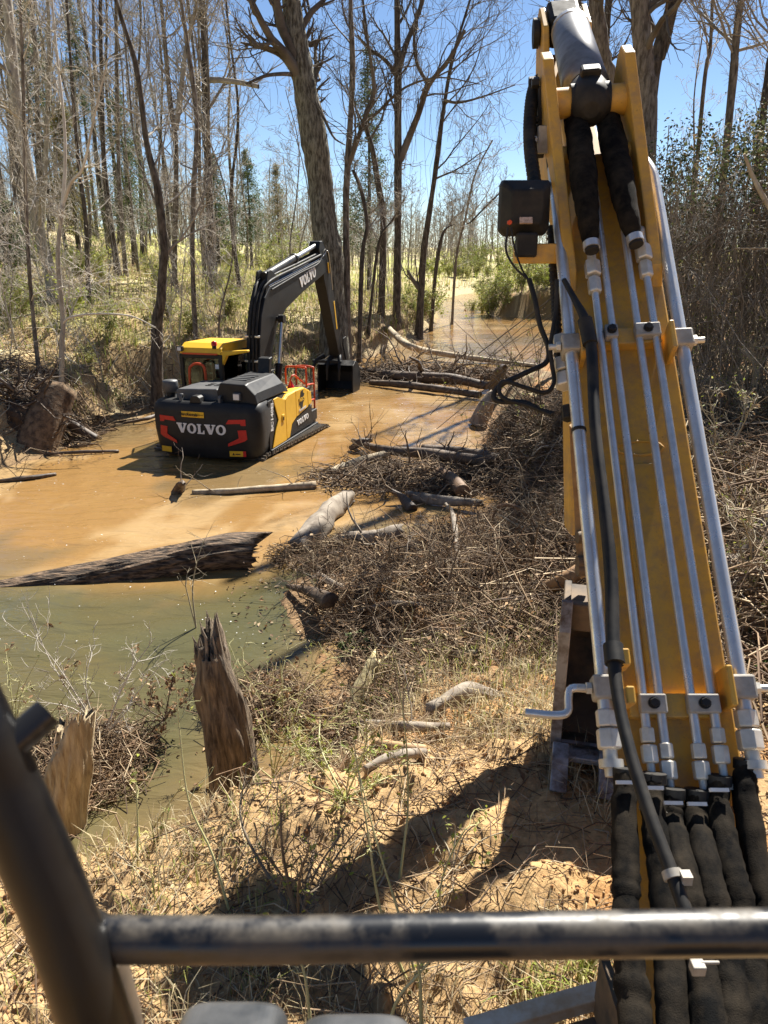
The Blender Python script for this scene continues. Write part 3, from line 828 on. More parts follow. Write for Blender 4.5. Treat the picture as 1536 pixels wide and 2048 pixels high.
def glass_mat():
    m, nt, b = nmat('cab_glass', 0.02, 0, 0.5)
    t = nt.nodes.new('ShaderNodeBsdfTransparent'); t.inputs[0].default_value = (.72, .80, .76, 1)
    g = nt.nodes.new('ShaderNodeBsdfGlossy'); g.inputs['Roughness'].default_value = .02
    f = nt.nodes.new('ShaderNodeFresnel'); f.inputs['IOR'].default_value = 1.45
    mx = nt.nodes.new('ShaderNodeMixShader')
    nt.links.new(f.outputs[0], mx.inputs[0]); nt.links.new(t.outputs[0], mx.inputs[1]); nt.links.new(g.outputs[0], mx.inputs[2])
    nt.links.new(mx.outputs[0], nt.nodes['Material Output'].inputs['Surface'])
    return m
GLASS = glass_mat()

# ---- lettering: heavy slab-serif capitals, as polygons in a unit-high box
def slab(ch):
    if ch == 'V':
        return [[(-.04, 1), (.56, 1), (.56, .88), (.47, .88), (.64, .36), (.80, .88), (.70, .88), (.70, 1), (1.10, 1), (1.10, .88), (1.02, .88), (.68, 0), (.42, 0), (.04, .88), (-.04, .88)]], 1.06
    if ch == 'L':
        return [[(0, 1), (.50, 1), (.50, .88), (.39, .88), (.39, .13), (.62, .13), (.70, .36), (.82, .36), (.82, 0), (0, 0), (0, .12), (.11, .12), (.11, .88), (0, .88)]], .84
    if ch == 'O':
        n = 20
        o = [(.55 + .55 * math.cos(2 * math.pi * k / n), .5 + .52 * math.sin(2 * math.pi * k / n)) for k in range(n)]
        i = [(.55 + .25 * math.cos(2 * math.pi * k / n), .5 + .36 * math.sin(2 * math.pi * k / n)) for k in range(n)]
        return [[o[k], o[(k + 1) % n], i[(k + 1) % n], i[k]] for k in range(n)], 1.14

def word(mb, text, o, a, b, n, hgt, wid=None, t=0.012, mi=0):
    """slab lettering on a plane: o lower left corner, a along, b up, n out of the surface"""
    x = 0; L = []
    for ch in text:
        polys, w = slab(ch); L.append((polys, x)); x += w + 0.05
    sx = (wid / x) if wid else hgt
    for polys, x0 in L:
        for p in polys:
            mb.prism([((u + x0) * sx, v * hgt) for u, v in p], o, a, b, n, 0.001, t, mi)
    return mb

def text_obj(txt, name, size, M, parent, mat, bold=0.0, extrude=0.002):
    cu = bpy.data.curves.new('lettering', 'FONT')
    cu.body = txt; cu.size = size; cu.extrude = extrude; cu.offset = bold
    cu.align_x = 'CENTER'; cu.align_y = 'CENTER'; cu.resolution_u = 2
    tmp = bpy.data.objects.new('lettering_source', cu); COL.objects.link(tmp)
    bpy.context.view_layer.update()
    me = bpy.data.meshes.new_from_object(tmp.evaluated_get(bpy.context.evaluated_depsgraph_get()))
    bpy.data.objects.remove(tmp); bpy.data.curves.remove(cu)
    me.materials.clear()
    o = link(name, me, mat, parent)
    o.matrix_local = M
    return o

def frame(o, a, b):
    a = Vector(a).normalized(); b = Vector(b).normalized(); n = a.cross(b)
    M = Matrix((a, b, n)).transposed().to_4x4(); M.translation = Vector(o)
    return M

# ---------------------------------------------------------------- the excavator in the creek
def build_creek_excavator():
    root = empty('excavator', (-3.74, 15.42, 0), R(-15),
                 label='black and yellow excavator wading in the muddy creek, seen from its tail', cat='excavator')
    HW = 1.23
    # counterweight: stacked outlines of the tail
    def outline(ins):
        hw = HW - ins; pts = []
        for k in range(13):
            x = -hw + 0.28 + (2 * hw - 0.56) * k / 12
            pts.append((x, ins * 0.8 - 0.17 * (1 - (x / hw) ** 2)))
        def arc(cx, cy, r, a0, a1): return [(cx + r * math.cos(a0 + (a1 - a0) * k / 5), cy + r * math.sin(a0 + (a1 - a0) * k / 5)) for k in range(1, 6)]
        e = pts[-1]
        right = arc(hw - 0.28, e[1] + 0.28, 0.28, -math.pi / 2, 0)
        left = [(-x, y) for x, y in right][::-1]
        return left + pts + right + [(hw, 0.62), (-hw, 0.62)]
    levels = [(0.10, 0.16), (0.03, 0.08), (0.0, 0.26), (0.0, 0.0), (0.0, 1.04), (0.025, 1.15), (0.075, 1.21), (0.16, 1.235)]
    levels = [(0.14, 0.06), (0.06, 0.13), (0.03, 0.30), (0.0, 0.62), (0.0, 1.03), (0.025, 1.14), (0.075, 1.205), (0.16, 1.235)]
    mb = MB(); rings = []
    for ins, z in levels: rings.append([(x, y, z) for x, y in outline(ins)])
    n = len(rings[0]); vs = [p for r in rings for p in r]
    fs = [(i * n + k, i * n + (k + 1) % n, (i + 1) * n + (k + 1) % n, (i + 1) * n + k) for i in range(len(rings) - 1) for k in range(n)]
    mb.add(vs, fs, 0, True); mb.add(rings[0], [list(range(n))[::-1]]); mb.add(rings[-1], [list(range(n))])
    cw = mb.build('counterweight', PLASTIC, root)
    def rear_y(x): return -0.17 * (1 - (x / HW) ** 2)
    def decal(name, poly, mat, t=0.008):
        """polygon (x, z) laid on the curved tail"""
        m = MB()
        xs = [p[0] for p in poly]; x0, x1 = min(xs), max(xs)
        y0, y1 = rear_y(x0), rear_y(x1)
        a = Vector((x1 - x0, y1 - y0, 0)).normalized(); nrm = Vector((a.y, -a.x, 0))
        m.prism([((u - x0) * a.x + 0, w) for u, w in poly], Vector((x0, y0, 0)) + nrm * 0.006, a, (0, 0, 1), nrm, 0.0, t)
        return m.build(name, mat, cw)
    # white name across the tail, letter by letter so that it follows the curve
    x = -0.55
    for ch, w in zip('VOLVO', (.24, .235, .175, .24, .235)):
        m = MB(); polys, uw = slab(ch)
        y0, y1 = rear_y(x), rear_y(x + w)
        a = Vector((w, y1 - y0, 0)).normalized(); nrm = Vector((a.y, -a.x, 0))
        for p in polys:
            m.prism([(u / uw * (w - .012), v * 0.205) for u, v in p], Vector((x, y0, 0.60)) + nrm * 0.004, a, (0, 0, 1), nrm, 0, 0.012)
        m.build('letter', WHITE, cw); x += w
    for s in (-1, 1):
        def mir(p): return [(s * u, w) for u, w in p] if s > 0 else [(s * u, w) for u, w in p][::-1]
        decal('reflector', mir([(.56, .83), (.62, .92), (.98, .93), (.98, .80), (.88, .80), (.86, .84)]), RED)
        decal('reflector', mir([(.80, .70), (.98, .71), (1.0, .52), (.93, .47), (.58, .36), (.58, .42), (.82, .54)]), RED)
        d = decal('warning_label', mir([(.60, .15), (.93, .15), (.93, .265), (.60, .265)]) if s > 0 else [(-1.0, .15), (-.74, .15), (-.74, .265), (-1.0, .265)], YELLOW)
        if s > 0:
            m = MB(); a = Vector((1, .16, 0)).normalized(); nr = Vector((a.y, -a.x, 0))
            m.prism([(0, 0), (.055, 0), (.0275, .05)], Vector((.66, rear_y(.66) - .013, .18)), a, (0, 0, 1), nr, 0, .006)
            m.prism([(.07, .01), (.17, .01), (.17, .03), (.07, .03)], Vector((.66, rear_y(.66) - .013, .18)), a, (0, 0, 1), nr, 0, .006)
            m.build('warning_print', BLACK, d)
            decal('reflector', [(.88, .15), (.945, .15), (.945, .266), (.88, .266)], RED, 0.012)
    lab = decal('name_plate', [(-.42, .935), (.10, .935), (.10, 1.055), (-.42, 1.055)], YELLOW)
    yl = rear_y(-.2) - 0.018
    text_obj('HercRentals', 'plate_text', 0.088, frame((-.245, yl - .012, .996), (1, -.08, 0), (0, 0, 1)), lab, BLACK, 0.002)
    text_obj('hercrentals.com', 'plate_text', 0.03, frame((-.01, yl - .02, .996), (1, .0, 0), (0, 0, 1)), lab, BLACK)
    # furniture on the tail
    for x in (-.50, .38):
        m = MB(); m.prism([(-.07, 0), (.07, 0), (.06, .10), (.03, .15), (-.03, .15), (-.06, .10)], (x, .05, 1.225), (0, 1, 0), (0, 0, 1), (1, 0, 0), -.028, .028)
        lug = m.build('lifting_lug', PLASTIC_TOP, root, 0.008)
        m = MB(); m.tube([(x - .032, .05, 1.325), (x + .032, .05, 1.325)], .026, 10); m.build('lug_hole', BLACK, lug)
    m = MB(); m.prism([(-.13, 0), (.13, 0), (.10, .10), (.05, .14), (-.07, .14), (-.12, .08)], (-.12, -.02, 1.225), (1, 0, 0), (0, 0, 1), (0, 1, 0), -.07, .12)
    m.build('camera_housing', BLACK, root, 0.01)
    m = MB(); m.box((.74, .13, 1.36), (.17, .15, .16)); lamp = m.build('work_light', PLASTIC_TOP, root, 0.012)
    m = MB(); m.box((.74, .045, 1.36), (.125, .02, .115)); m.build('lens', WHITE, lamp)
    m = MB(); m.box((.74, .13, 1.25), (.06, .08, .08)); m.build('bracket', BLACK, lamp)
    # engine hoods
    m = MB(); m.prism([(-.72, 1.20), (-.72, 1.40), (-.66, 1.44), (.22, 1.47), (.26, 1.40), (.26, 1.20)], (0, 0, 0), (1, 0, 0), (0, 0, 1), (0, 1, 0), .22, 1.35)
    hood = m.build('hood_panel', PLASTIC_TOP, root, 0.02)
    for k in range(2):
        for j in range(3):
            m = MB(); m.box((-.17 + .20 * k, .62 + .12 * j, 1.462 + .006 * k), (.13, .035, .012)); m.build('vent_slot', BLACK, hood)
    m = MB(); m.tube([(-.05, 1.25, 1.47), (-.02, 1.25, 1.52), (.18, 1.25, 1.53), (.21, 1.25, 1.48)], .012, 8); m.build('hood_handle', BLACK, hood)
    m = MB()
    prof = [(.30, 1.20), (.27, 1.44), (.36, 1.62), (.92, 1.60), (1.12, 1.40), (1.17, 1.20)]
    a = [(x, .12, z) for x, z in prof]; b = [(x * .97 + .02, .26, z + .02) for x, z in prof]; c = [(x, 1.6, z + .02) for x, z in prof]; d = [(x * .98 + .01, 1.85, 1.15 + (z - 1.15) * .55) for x, z in prof]
    k = len(prof); vs = a + b + c + d
    fs = [(i * k + j, i * k + (j + 1) % k, (i + 1) * k + (j + 1) % k, (i + 1) * k + j) for i in range(3) for j in range(k)] + [list(range(k))[::-1], list(range(3 * k, 4 * k))]
    m.add(vs, fs); eng = m.build('engine_cover', PLASTIC, root, 0.025)
    for j in range(4):
        m = MB(); m.box((.62, .5 + .2 * j, 1.640), (.34, .05, .014)); m.build('vent_slot', PLASTIC_TOP, eng)
    m = MB(); m.prism([(0, 0), (.12, 0), (.02, .42), (-.16, .44)], (.62, 1.75, 1.50), (0, -1, 0), (0, 0, 1), (1, 0, 0), -.12, .16); m.build('exhaust_cover', BLACK, root, 0.02)
    m = MB(); m.tube([(-.98, .45, 1.20), (-.98, .45, 1.33)], .09, 14); ac = m.build('air_intake', BLACK, root)
    m = MB(); m.tube([(-.98, .45, 1.32), (-.98, .45, 1.35), (-.98, .45, 1.54), (-.98, .45, 1.57), (-.98, .45, 1.585)], [.12, .165, .165, .15, .02], 20); m.build('intake_cap', PLASTIC_TOP, ac)
    # deck and body sides
    m = MB(); m.box((0, 2.05, .30), (2.36, 2.9, .34)); m.box((0, 1.1, .8), (2.3, 1.1, .80)); m.build('deck', BLACK, root, 0.02)
    m = MB(); m.box((1.20, 2.0, .10), (.12, 2.92, .12)); m.build('side_sill', PLASTIC, root, 0.015)
    m = MB(); m.box((.80, 1.95, .63), (.78, 2.35, .92)); m.build('side_body', PLASTIC, root, 0.02)
    def sidepanel(poly, mat, name, x=1.215, t=.022, parent=root, bev=.008):
        m = MB(); m.prism(poly, (x, 0, 0), (0, 1, 0), (0, 0, 1), (1, 0, 0), 0, t)
        return m.build(name, mat, parent, bev)
    sidepanel([(.53, .17), (.53, 1.20), (.74, 1.21), (.98, .72), (.80, .52), (.60, .17)], PLASTIC, 'side_panel', 1.20)
    yp = sidepanel([(.64, .17), (.84, .52), (1.02, .72), (.79, 1.20), (1.02, 1.21), (1.24, 1.14), (1.42, 1.08), (1.44, .17)], YELLOW, 'engine_door')
    m = MB(); m.box((1.243, 1.26, .70), (.02, .12, .17)); m.build('latch', YELLOW, yp, .006)
    m = MB(); m.box((1.253, 1.26, .70), (.012, .05, .08)); m.build('latch_recess', BLACK, yp)
    yd = sidepanel([(1.455, .19), (1.435, 1.08), (1.60, 1.14), (2.06, 1.16), (2.06, .56), (1.78, .46), (1.62, .19)], YELLOW, 'side_door')
    yf = sidepanel([(2.075, .565), (2.075, 1.16), (2.62, 1.14), (2.80, 1.05), (2.84, .66)], YELLOW, 'tank_panel')
    sidepanel([(2.86, .68), (2.82, 1.05), (3.05, .98), (3.10, .72)], YELLOW, 'front_panel')
    sidepanel([(1.66, .19), (1.81, .44), (2.09, .54), (3.12, .66), (3.12, .19)], PLASTIC, 'side_panel', 1.20)
    m = MB(); m.prism([(1.42, 1.085), (1.60, 1.16), (2.62, 1.16), (3.02, 1.02), (3.02, .98), (1.42, .98)], (0, 0, 0), (0, 1, 0), (0, 0, 1), (1, 0, 0), .52, 1.213); top = m.build('tank_top', YELLOW, root, .02)
    for y, x in ((1.75, .78), (2.0, .95)):
        m = MB(); m.tube([(x, y, 1.155), (x, y, 1.25)], .085, 14); m.build('filler_cap', YELLOW, top)
    m = MB(); m.tube([(.95, 2.5, 1.15), (.95, 2.5, 1.19), (.95, 2.5, 1.30)], [.09, .07, .03], 12); m.tube([(.95, 2.5, 1.28), (.95, 2.5, 1.36)], .02, 8); m.build('beacon_post', RED, top)
    # dark round emblem and pale decal on the tank panel
    m = MB(); m.prism([(.02, .28), (.12, .30), (.18, .44), (.34, .46), (.30, .40), (.40, .36), (.34, .28), (.40, .22), (.30, .16), (.26, .05), (.16, .03), (.12, .12), (.02, .14), (.08, .20)], (1.2375, 2.20, .66), (0, 1, 0), (0, 0, 1), (1, 0, 0), 0, .006); m.build('emblem', BLACK, yf)
    text_obj('HERC', 'panel_text', .12, frame((1.246, 2.40, .91), (0, 1, 0), (0, 0, 1)), yf, YELLOW, .003)
    text_obj('HercRentals', 'panel_text', .09, frame((1.246, 2.45, .69), (0, 1, .06), (0, -.06, 1)), yf, WHITE, .002)
    m = MB(); word(m, 'VOLVO', (1.224, 2.12, .34), (0, 1, .06), (0, -.06, 1), (1, 0, 0), .12, .74); m.build('letters', WHITE, root)
    text_obj('EC140EL', 'model_text', .175, frame((1.226, .70, .86), (0, .10, 1), (0, -1, .10)), root, WHITE, .006)
    # front step box and orange rails
    m = MB(); m.box((1.02, 3.30, .36), (.40, .38, .26)); m.build('step_box', PLASTIC, root, .02)
    m = MB()
    r = .024
    m.tube(smooth_path([(1.16, 2.95, .30), (1.16, 2.95, .9), (1.16, 2.97, 1.48), (1.10, 2.97, 1.56), (.72, 2.97, 1.57), (.64, 2.97, 1.5), (.64, 2.97, 1.15)], 5), r, 8)
    m.tube(smooth_path([(1.16, 3.48, .35), (1.16, 3.48, 1.35), (1.13, 3.46, 1.50), (.8, 3.44, 1.52), (.72, 3.44, 1.45), (.72, 3.44, 1.05)], 5), r, 8)
    m.tube([(1.16, 2.95, 1.15), (1.16, 3.48, 1.10)], r * .9, 8); m.tube([(1.16, 2.95, .75), (1.16, 3.48, .72)], r * .9, 8)
    m.tube(smooth_path([(.95, 2.45, 1.15), (.96, 2.48, 1.36), (1.0, 2.62, 1.42), (1.13, 2.93, 1.18)], 5), r * .9, 8)
    m.build('handrail', REDPAINT, root)
    # cab
    m = MB(); X0, X1, Y0, Y1 = -1.40, -.34, 1.66, 3.30
    m.prism([(Y0, .15), (Y1, .15), (Y1 + .05, .9), (Y0, 1.22)], (0, 0, 0), (0, 1, 0), (0, 0, 1), (1, 0, 0), X0, X1)
    cab = m.build('cab', BLACK, root, .02)
    m = MB()
    for x in (X0 + .04, X1 - .05):
        m.box((x, Y0 + .05, 1.55), (.09, .11, .80)); m.box((x, Y1 - .12, 1.5), (.06, .07, .85))
    m.box((X0 + .04, 2.5, 1.5), (.06, .08, .85))
    m.box(((X0 + X1) / 2, Y0 + .05, 1.92), (X1 - X0, .1, .09)); m.box(((X0 + X1) / 2, Y1 - .12, 1.92), (X1 - X0, .08, .08))
    for x in (X0 + .04, X1 - .04): m.box((x, 2.5, 1.93), (.06, 1.5, .07))
    m.build('cab_frame', BLACK, root, .015)
    m = MB(); m.box(((X0 + X1) / 2, Y0 + .03, 1.55), (X1 - X0 - .16, .012, .72)); m.build('rear_window', GLASS, root)
    m = MB(); m.box((X1 - .05, 2.45, 1.50), (.012, 1.26, .80)); m.build('side_window', GLASS, root)
    m = MB(); m.box((X0 + .04, 2.45, 1.50), (.012, 1.26, .80)); m.build('side_window', GLASS, root)
    m = MB(); m.box(((X0 + X1) / 2, Y1 - .10, 1.40), (X1 - X0 - .12, .012, .95)); m.build('windscreen', GLASS, root)
    m = MB(); m.prism([(Y0 - .02, 1.97), (Y0 + .02, 2.10), (Y0 + .22, 2.20), (Y1 - .2, 2.17), (Y1 + .05, 2.02), (Y1 + .05, 1.97)], (0, 0, 0), (0, 1, 0), (0, 0, 1), (1, 0, 0), X0 + .02, X1 - .02)
    roof = m.build('cab_roof', YELLOW, root, .05, 3)
    m = MB(); m.box(((X0 + X1) / 2, Y0 - .025, 1.98), (X1 - X0 - .2, .03, .035)); m.build('roof_trim', REDPAINT, roof)
    m = MB(); m.prism([(X1 - .06, 2.04), (X1 + .62, 2.09), (X1 + .62, 2.04), (X1 + .10, 1.94), (X1 - .02, 1.72), (X1 - .06, 1.72)], (0, 0, 0), (1, 0, 0), (0, 0, 1), (0, 1, 0), Y0 + .02, Y0 + .16); m.build('roof_arm', YELLOW, root, .02)
    m = MB(); m.tube([(X1 - .18, Y0 + .02, 2.10), (X1 - .18, Y0 + .02, 2.17)], .05, 12); m.build('beacon_base', BLACK, roof)
    m = MB(); m.tube([(X1 - .18, Y0 + .02, 2.17), (X1 - .18, Y0 + .02, 2.25), (X1 - .18, Y0 + .02, 2.27)], [.065, .06, .02], 12); m.build('beacon', RED, roof)
    m = MB(); m.box((X0 + .05, Y0 - .02, 2.08), (.13, .10, .11)); wl = m.build('work_light', BLACK, roof, .01)
    m = MB(); m.box((X0 + .05, Y0 - .075, 2.08), (.09, .012, .075)); m.build('lens', WHITE, wl)
    m = MB(); m.box((-.72, 2.35, .98), (.50, .14, .62)); m.box((-.72, 2.6, .78), (.50, .5, .14)); m.box((-.72, 2.33, 1.42), (.26, .1, .2)); m.build('seat', RUBBER, root, .03)
    m = MB(); m.box((-.48, Y0 + .015, 1.70), (.10, .005, .10)); m.build('window_sticker', WHITE, root)
    m = MB(); m.tube(smooth_path([(-1.02, 1.35, 1.0), (-1.0, 1.35, 1.62), (-.96, 1.37, 1.74), (-.86, 1.40, 1.79), (-.72, 1.42, 1.77), (-.66, 1.42, 1.66), (-.64, 1.42, 1.25)], 5), .03, 8); m.build('handrail', REDPAINT, root)
    # open door on the left
    m = MB()
    for p, q in (((-1.44, 1.8, .8), (-1.44, 1.8, 1.84)), ((-1.66, 2.3, .5), (-1.66, 2.3, 1.92)), ((-1.44, 1.8, 1.84), (-1.66, 2.3, 1.92)), ((-1.44, 1.8, .8), (-1.66, 2.3, .5))): m.tube([p, q], .022, 8)
    dr = m.build('door', PLASTIC_TOP, root)
    m = MB(); m.add([(-1.44, 1.8, .8), (-1.66, 2.3, .5), (-1.66, 2.3, 1.92), (-1.44, 1.8, 1.84)], [(0, 1, 2, 3)]); m.build('pane', GLASS, dr)
    # boom, cylinders, stick
    xb = .06; hw = .17
    def lo(p):
        *x, y, z = p
        q = .45 * min(max((y - 3.2) / 3.7, 0), 1) if y < 7.3 else .45 * min(max((z - 1.3) / 3.2, 0), 1)
        return tuple(x) + (y, z - q)
    up = smooth_path([(2.42, .70), (2.55, 1.9), (2.78, 2.85), (3.10, 3.30), (3.55, 3.52), (5.2, 3.92), (6.9, 4.36)], 4)[0:0]
    poly = [(2.36, .70), (2.40, 1.4), (2.50, 2.2), (2.66, 2.75), (2.92, 3.14), (3.25, 3.38), (5.2, 3.92), (6.95, 4.40), (7.22, 4.42), (7.34, 4.25), (7.24, 4.05), (6.9, 3.95), (5.4, 3.42), (4.2, 2.93), (3.55, 2.45), (3.20, 1.85), (3.02, 1.2), (2.92, .62)]
    m = MB(); m.prism([lo(p) for p in poly], (xb, 0, 0), (0, 1, 0), (0, 0, 1), (1, 0, 0), -hw, hw); boom = m.build('boom', BOOMGREY, root, .02)
    a = Vector((0, 4.95 - 4.0, 3.35 - 2.98)).normalized(); b_ = Vector((0, -a.z, a.y))
    m = MB(); d0 = Vector((xb + hw, 5.20, 3.25)); a = Vector((0, 6.6 - 5.35, .28)).normalized(); b_ = Vector((0, -a.z, a.y)); word(m, 'VOLVO', d0, a, b_, (1, 0, 0), .27, 1.25); m.build('letters', WHITE, boom)
    for s in (-1, 1):
        for off, xx in ((.05, .10), (.10, .04)):
            p = [(xb + s * xx, y - off * .9, z + off * .4) for y, z in [(2.34, .9), (2.38, 1.4), (2.48, 2.2), (2.64, 2.78), (2.90, 3.2)]] + [(xb + s * (xx + .05), y, z + .06 + off) for y, z in [(3.35, 3.42), (5.2, 3.93), (6.9, 4.40)]] 
            m = MB(); m.tube(smooth_path([lo(v) for v in p], 5), .032, 8); m.build('hose', RUBBER, boom)
        m = MB(); m.tube(smooth_path([lo(v) for v in [(xb + s * (hw + .02), 3.3, 3.32), (xb + s * (hw + .02), 5.2, 3.88), (xb + s * (hw + .02), 6.6, 4.26), (xb + s * (hw + .03), 7.1, 4.65), (xb + s * (hw + .02), 7.45, 4.45), (xb + s * (hw + .02), 7.60, 3.95)]], 6), .018, 8); m.build('hose', RUBBER, boom)
    m = MB(); m.tube(smooth_path([lo(v) for v in [(xb + hw - .02, 3.2, 3.40), (xb + hw - .02, 5.2, 3.95), (xb + hw - .02, 6.95, 4.44), (xb + hw + .04, 7.30, 4.62), (xb + hw + .04, 7.50, 4.2), (xb + hw + .04, 7.68, 3.4)]], 6), .013, 8); m.build('hose', STEEL, boom)
    for z in (1.45, 1.75, 2.3):
        y = float(np.interp(z, [1.4, 2.2, 2.75], [2.40, 2.50, 2.66]))
        for s in (-1, 1):
            m = MB(); m.box((xb + s * .09, y - .06, z), (.17, .10, .05)); m.build('hose_clamp', STEEL, boom, .008)
    for s in (-1, 1):
        b0, b1 = Vector((xb + s * .30, 2.95, .55)), Vector((xb + s * .30, 3.55, 2.62)); mid = b0.lerp(b1, .50)
        m = MB(); m.tube([b0, mid], .085, 14); m.tube([mid - (b1 - b0).normalized() * .06, mid], .10, 14); cy = m.build('boom_cylinder', BLACK, root)
        m = MB(); m.tube([mid, b1], .045, 12); m.build('rod', STEEL, cy)
        m = MB(); m.tube([b1 - Vector((.07, 0, 0)), b1 + Vector((.07, 0, 0))], .10, 12); m.build('rod_eye', BLACK, cy)
    m = MB(); m.tube([(xb - .30, 3.55, 2.62), (xb + .30, 3.55, 2.62)], .055, 12); m.build('pin', BLACK, boom)
    c0, c1 = Vector((xb, 3.30, 3.60)), Vector(lo((xb, 6.88, 4.75))); mid = c0.lerp(c1, .56)
    m = MB(); m.tube([c0, mid], .105, 16); m.tube([mid - (c1 - c0).normalized() * .1, mid], .125, 16); cy = m.build('stick_cylinder', BLACK, root)
    m = MB(); m.tube([mid, c1], .060, 14); m.build('rod', STEEL, cy)
    m = MB()
    for s in (-1, 1): m.prism([(3.0, 3.22), (3.2, 3.72), (3.40, 3.75), (3.9, 3.52)], (xb + s * .13, 0, 0), (0, 1, 0), (0, 0, 1), (1, 0, 0), -.02, .02)
    m.build('cylinder_lug', BOOMGREY, boom, .008)
    st = [(6.76, 4.66), (6.86, 4.86), (7.06, 4.88), (7.36, 4.62), (7.62, 4.05), (8.10, 2.9), (8.62, 1.15), (8.56, 1.0), (8.38, 1.05), (7.70, 2.5), (7.18, 3.75), (7.02, 4.2)]
    m = MB(); m.prism([lo(p) for p in st], (xb, 0, 0), (0, 1, 0), (0, 0, 1), (1, 0, 0), -.155, .155); stick = m.build('stick', BOOMGREY, root, .02)
    for (y, z, L) in ((7.42, 3.84, .30), (7.90, 2.75, .85)):
        dd = Vector((0, .28, -1)).normalized(); m = MB(); m.prism([(0, 0), (L, 0), (L, .075), (0, .075)], (xb + .157, y, z), dd, (0, 1, .28), (1, 0, 0), 0, .006); m.build('warning_strip', YELLOW, stick)
    k0, k1 = Vector(lo((xb, 7.62, 4.30))), Vector((xb, 8.78, 1.50)); mid = k0.lerp(k1, .58)
    m = MB(); m.tube([k0, mid], .085, 14); cy = m.build('bucket_cylinder', BLACK, root)
    m = MB(); m.tube([mid, k1], .05, 12); m.build('rod', STEEL, cy)
    for s in (-1, 1):
        m = MB(); m.prism([(8.60, 1.62), (8.84, 1.66), (8.98, 1.10), (8.84, .95), (8.56, 1.45)], (xb + s * .20, 0, 0), (0, 1, 0), (0, 0, 1), (1, 0, 0), -.02, .02); m.build('bucket_link', BOOMGREY, root, .006)
    # bucket, opening towards the machine
    bw = .56; oy, oz = 8.62, .22
    prof = [(-.30, .62), (-.02, .74), (.26, .62), (.46, .34), (.48, .02), (.34, -.28), (.10, -.44), (-.20, -.50), (-.36, -.50)]
    m = MB(); inner = [(u * .93, w * .93) for u, w in prof]; k = len(prof)
    for x0, x1 in ((-bw, bw),):
        vs = [(xb + .02 + x, oy + u, oz + w) for P__ in (prof, inner) for x in (x0, x1) for u, w in P__]
        fs = []
        for j in range(k - 1):
            fs += [(j, j + 1, k + j + 1, k + j), (2 * k + j, 3 * k + j, 3 * k + j + 1, 2 * k + j + 1)]
        m.add(vs, fs)
    for s in (-1, 1): m.prism(prof, (xb + .02 + s * bw, oy, oz), (0, 1, 0), (0, 0, 1), (1, 0, 0), -.022, .022)
    bucket = m.build('bucket', BLACK, root, .006)
    for j in range(5):
        x = xb + .02 - bw + .08 + j * (2 * bw - .16) / 4
        m = MB(); m.prism([(-.34, -.54), (-.34, -.46), (-.50, -.47), (-.60, -.50), (-.50, -.53)], (x, oy, oz), (0, 1, 0), (0, 0, 1), (1, 0, 0), -.04, .04); m.build('tooth', STEEL, bucket, .005)
    # thumb: three curved tines over the bucket
    for x in (-.60, -.16, .22):
        p = smooth_path([(xb + x * .6, 8.42, 1.10), (xb + x * .9, 8.24, .98), (xb + x, 8.10, .78), (xb + x, 8.06, .40)], 5)
        m = MB(); m.tube(p, list(np.linspace(.085, .03, len(p))), 6); m.build('thumb_tine', BOOMGREY, root)
    m = MB(); m.box((xb - .2, 8.22, .95), (.95, .10, .08)); m.build('thumb_bar', BOOMGREY, root, .01)
    # tracks: belts of shoes, mostly under water
    tk = R(-5)
    for s in (-1, 1):
        tr = bpy.data.objects.new('track', None); COL.objects.link(tr); tr.parent = root
        tr.location = (s * 1.12, 2.0 - s * .1, -.31); tr.rotation_euler = (0, 0, tk)
        m = MB(); L, r = 2.90, .38
        m.prism([(-L / 2, -.28), (L / 2, -.28), (L / 2 + .25, 0), (L / 2, .28), (-L / 2, .28), (-L / 2 - .25, 0)], (0, 0, 0), (0, 1, 0), (0, 0, 1), (1, 0, 0), -.18, .18); m.build('track_frame', BLACK, tr, .02)
        per = 2 * L + 2 * math.pi * r; nsh = 46; m = MB()
        for k in range(nsh):
            q = per * k / nsh
            if q < L: p, ang = Vector((0, -L / 2 + q, r)), 0
            elif q < L + math.pi * r: a_ = (q - L) / r; p, ang = Vector((0, L / 2 + r * math.sin(a_), r * math.cos(a_))), -a_
            elif q < 2 * L + math.pi * r: p, ang = Vector((0, L / 2 - (q - L - math.pi * r), -r)), math.pi
            else: a_ = (q - 2 * L - math.pi * r) / r; p, ang = Vector((0, -L / 2 - r * math.sin(a_), -r * math.cos(a_))), math.pi - a_
            rot = Matrix.Rotation(ang, 3, 'X')
            m.box(p, (.5, per / nsh * .72, .025), rot)
            for j in (-1, 1): m.box(p + rot @ Vector((0, j * per / nsh * .26, .035)), (.5, .022, .05), rot)
        o = m.build('track_shoes', simple('wet_track_steel', (.10, .095, .088), (.26, .22, .17), 9, .4, .4, .35, .7), tr); o['kind'] = 'stuff'
    m = MB(); m.box((0, 2.0, -.2), (1.5, 1.6, .4)); m.tube([(0, 2.0, 0), (0, 2.0, .16)], .6, 24); m.build('undercarriage', BLACK, root, .02)
    return root
build_creek_excavator()

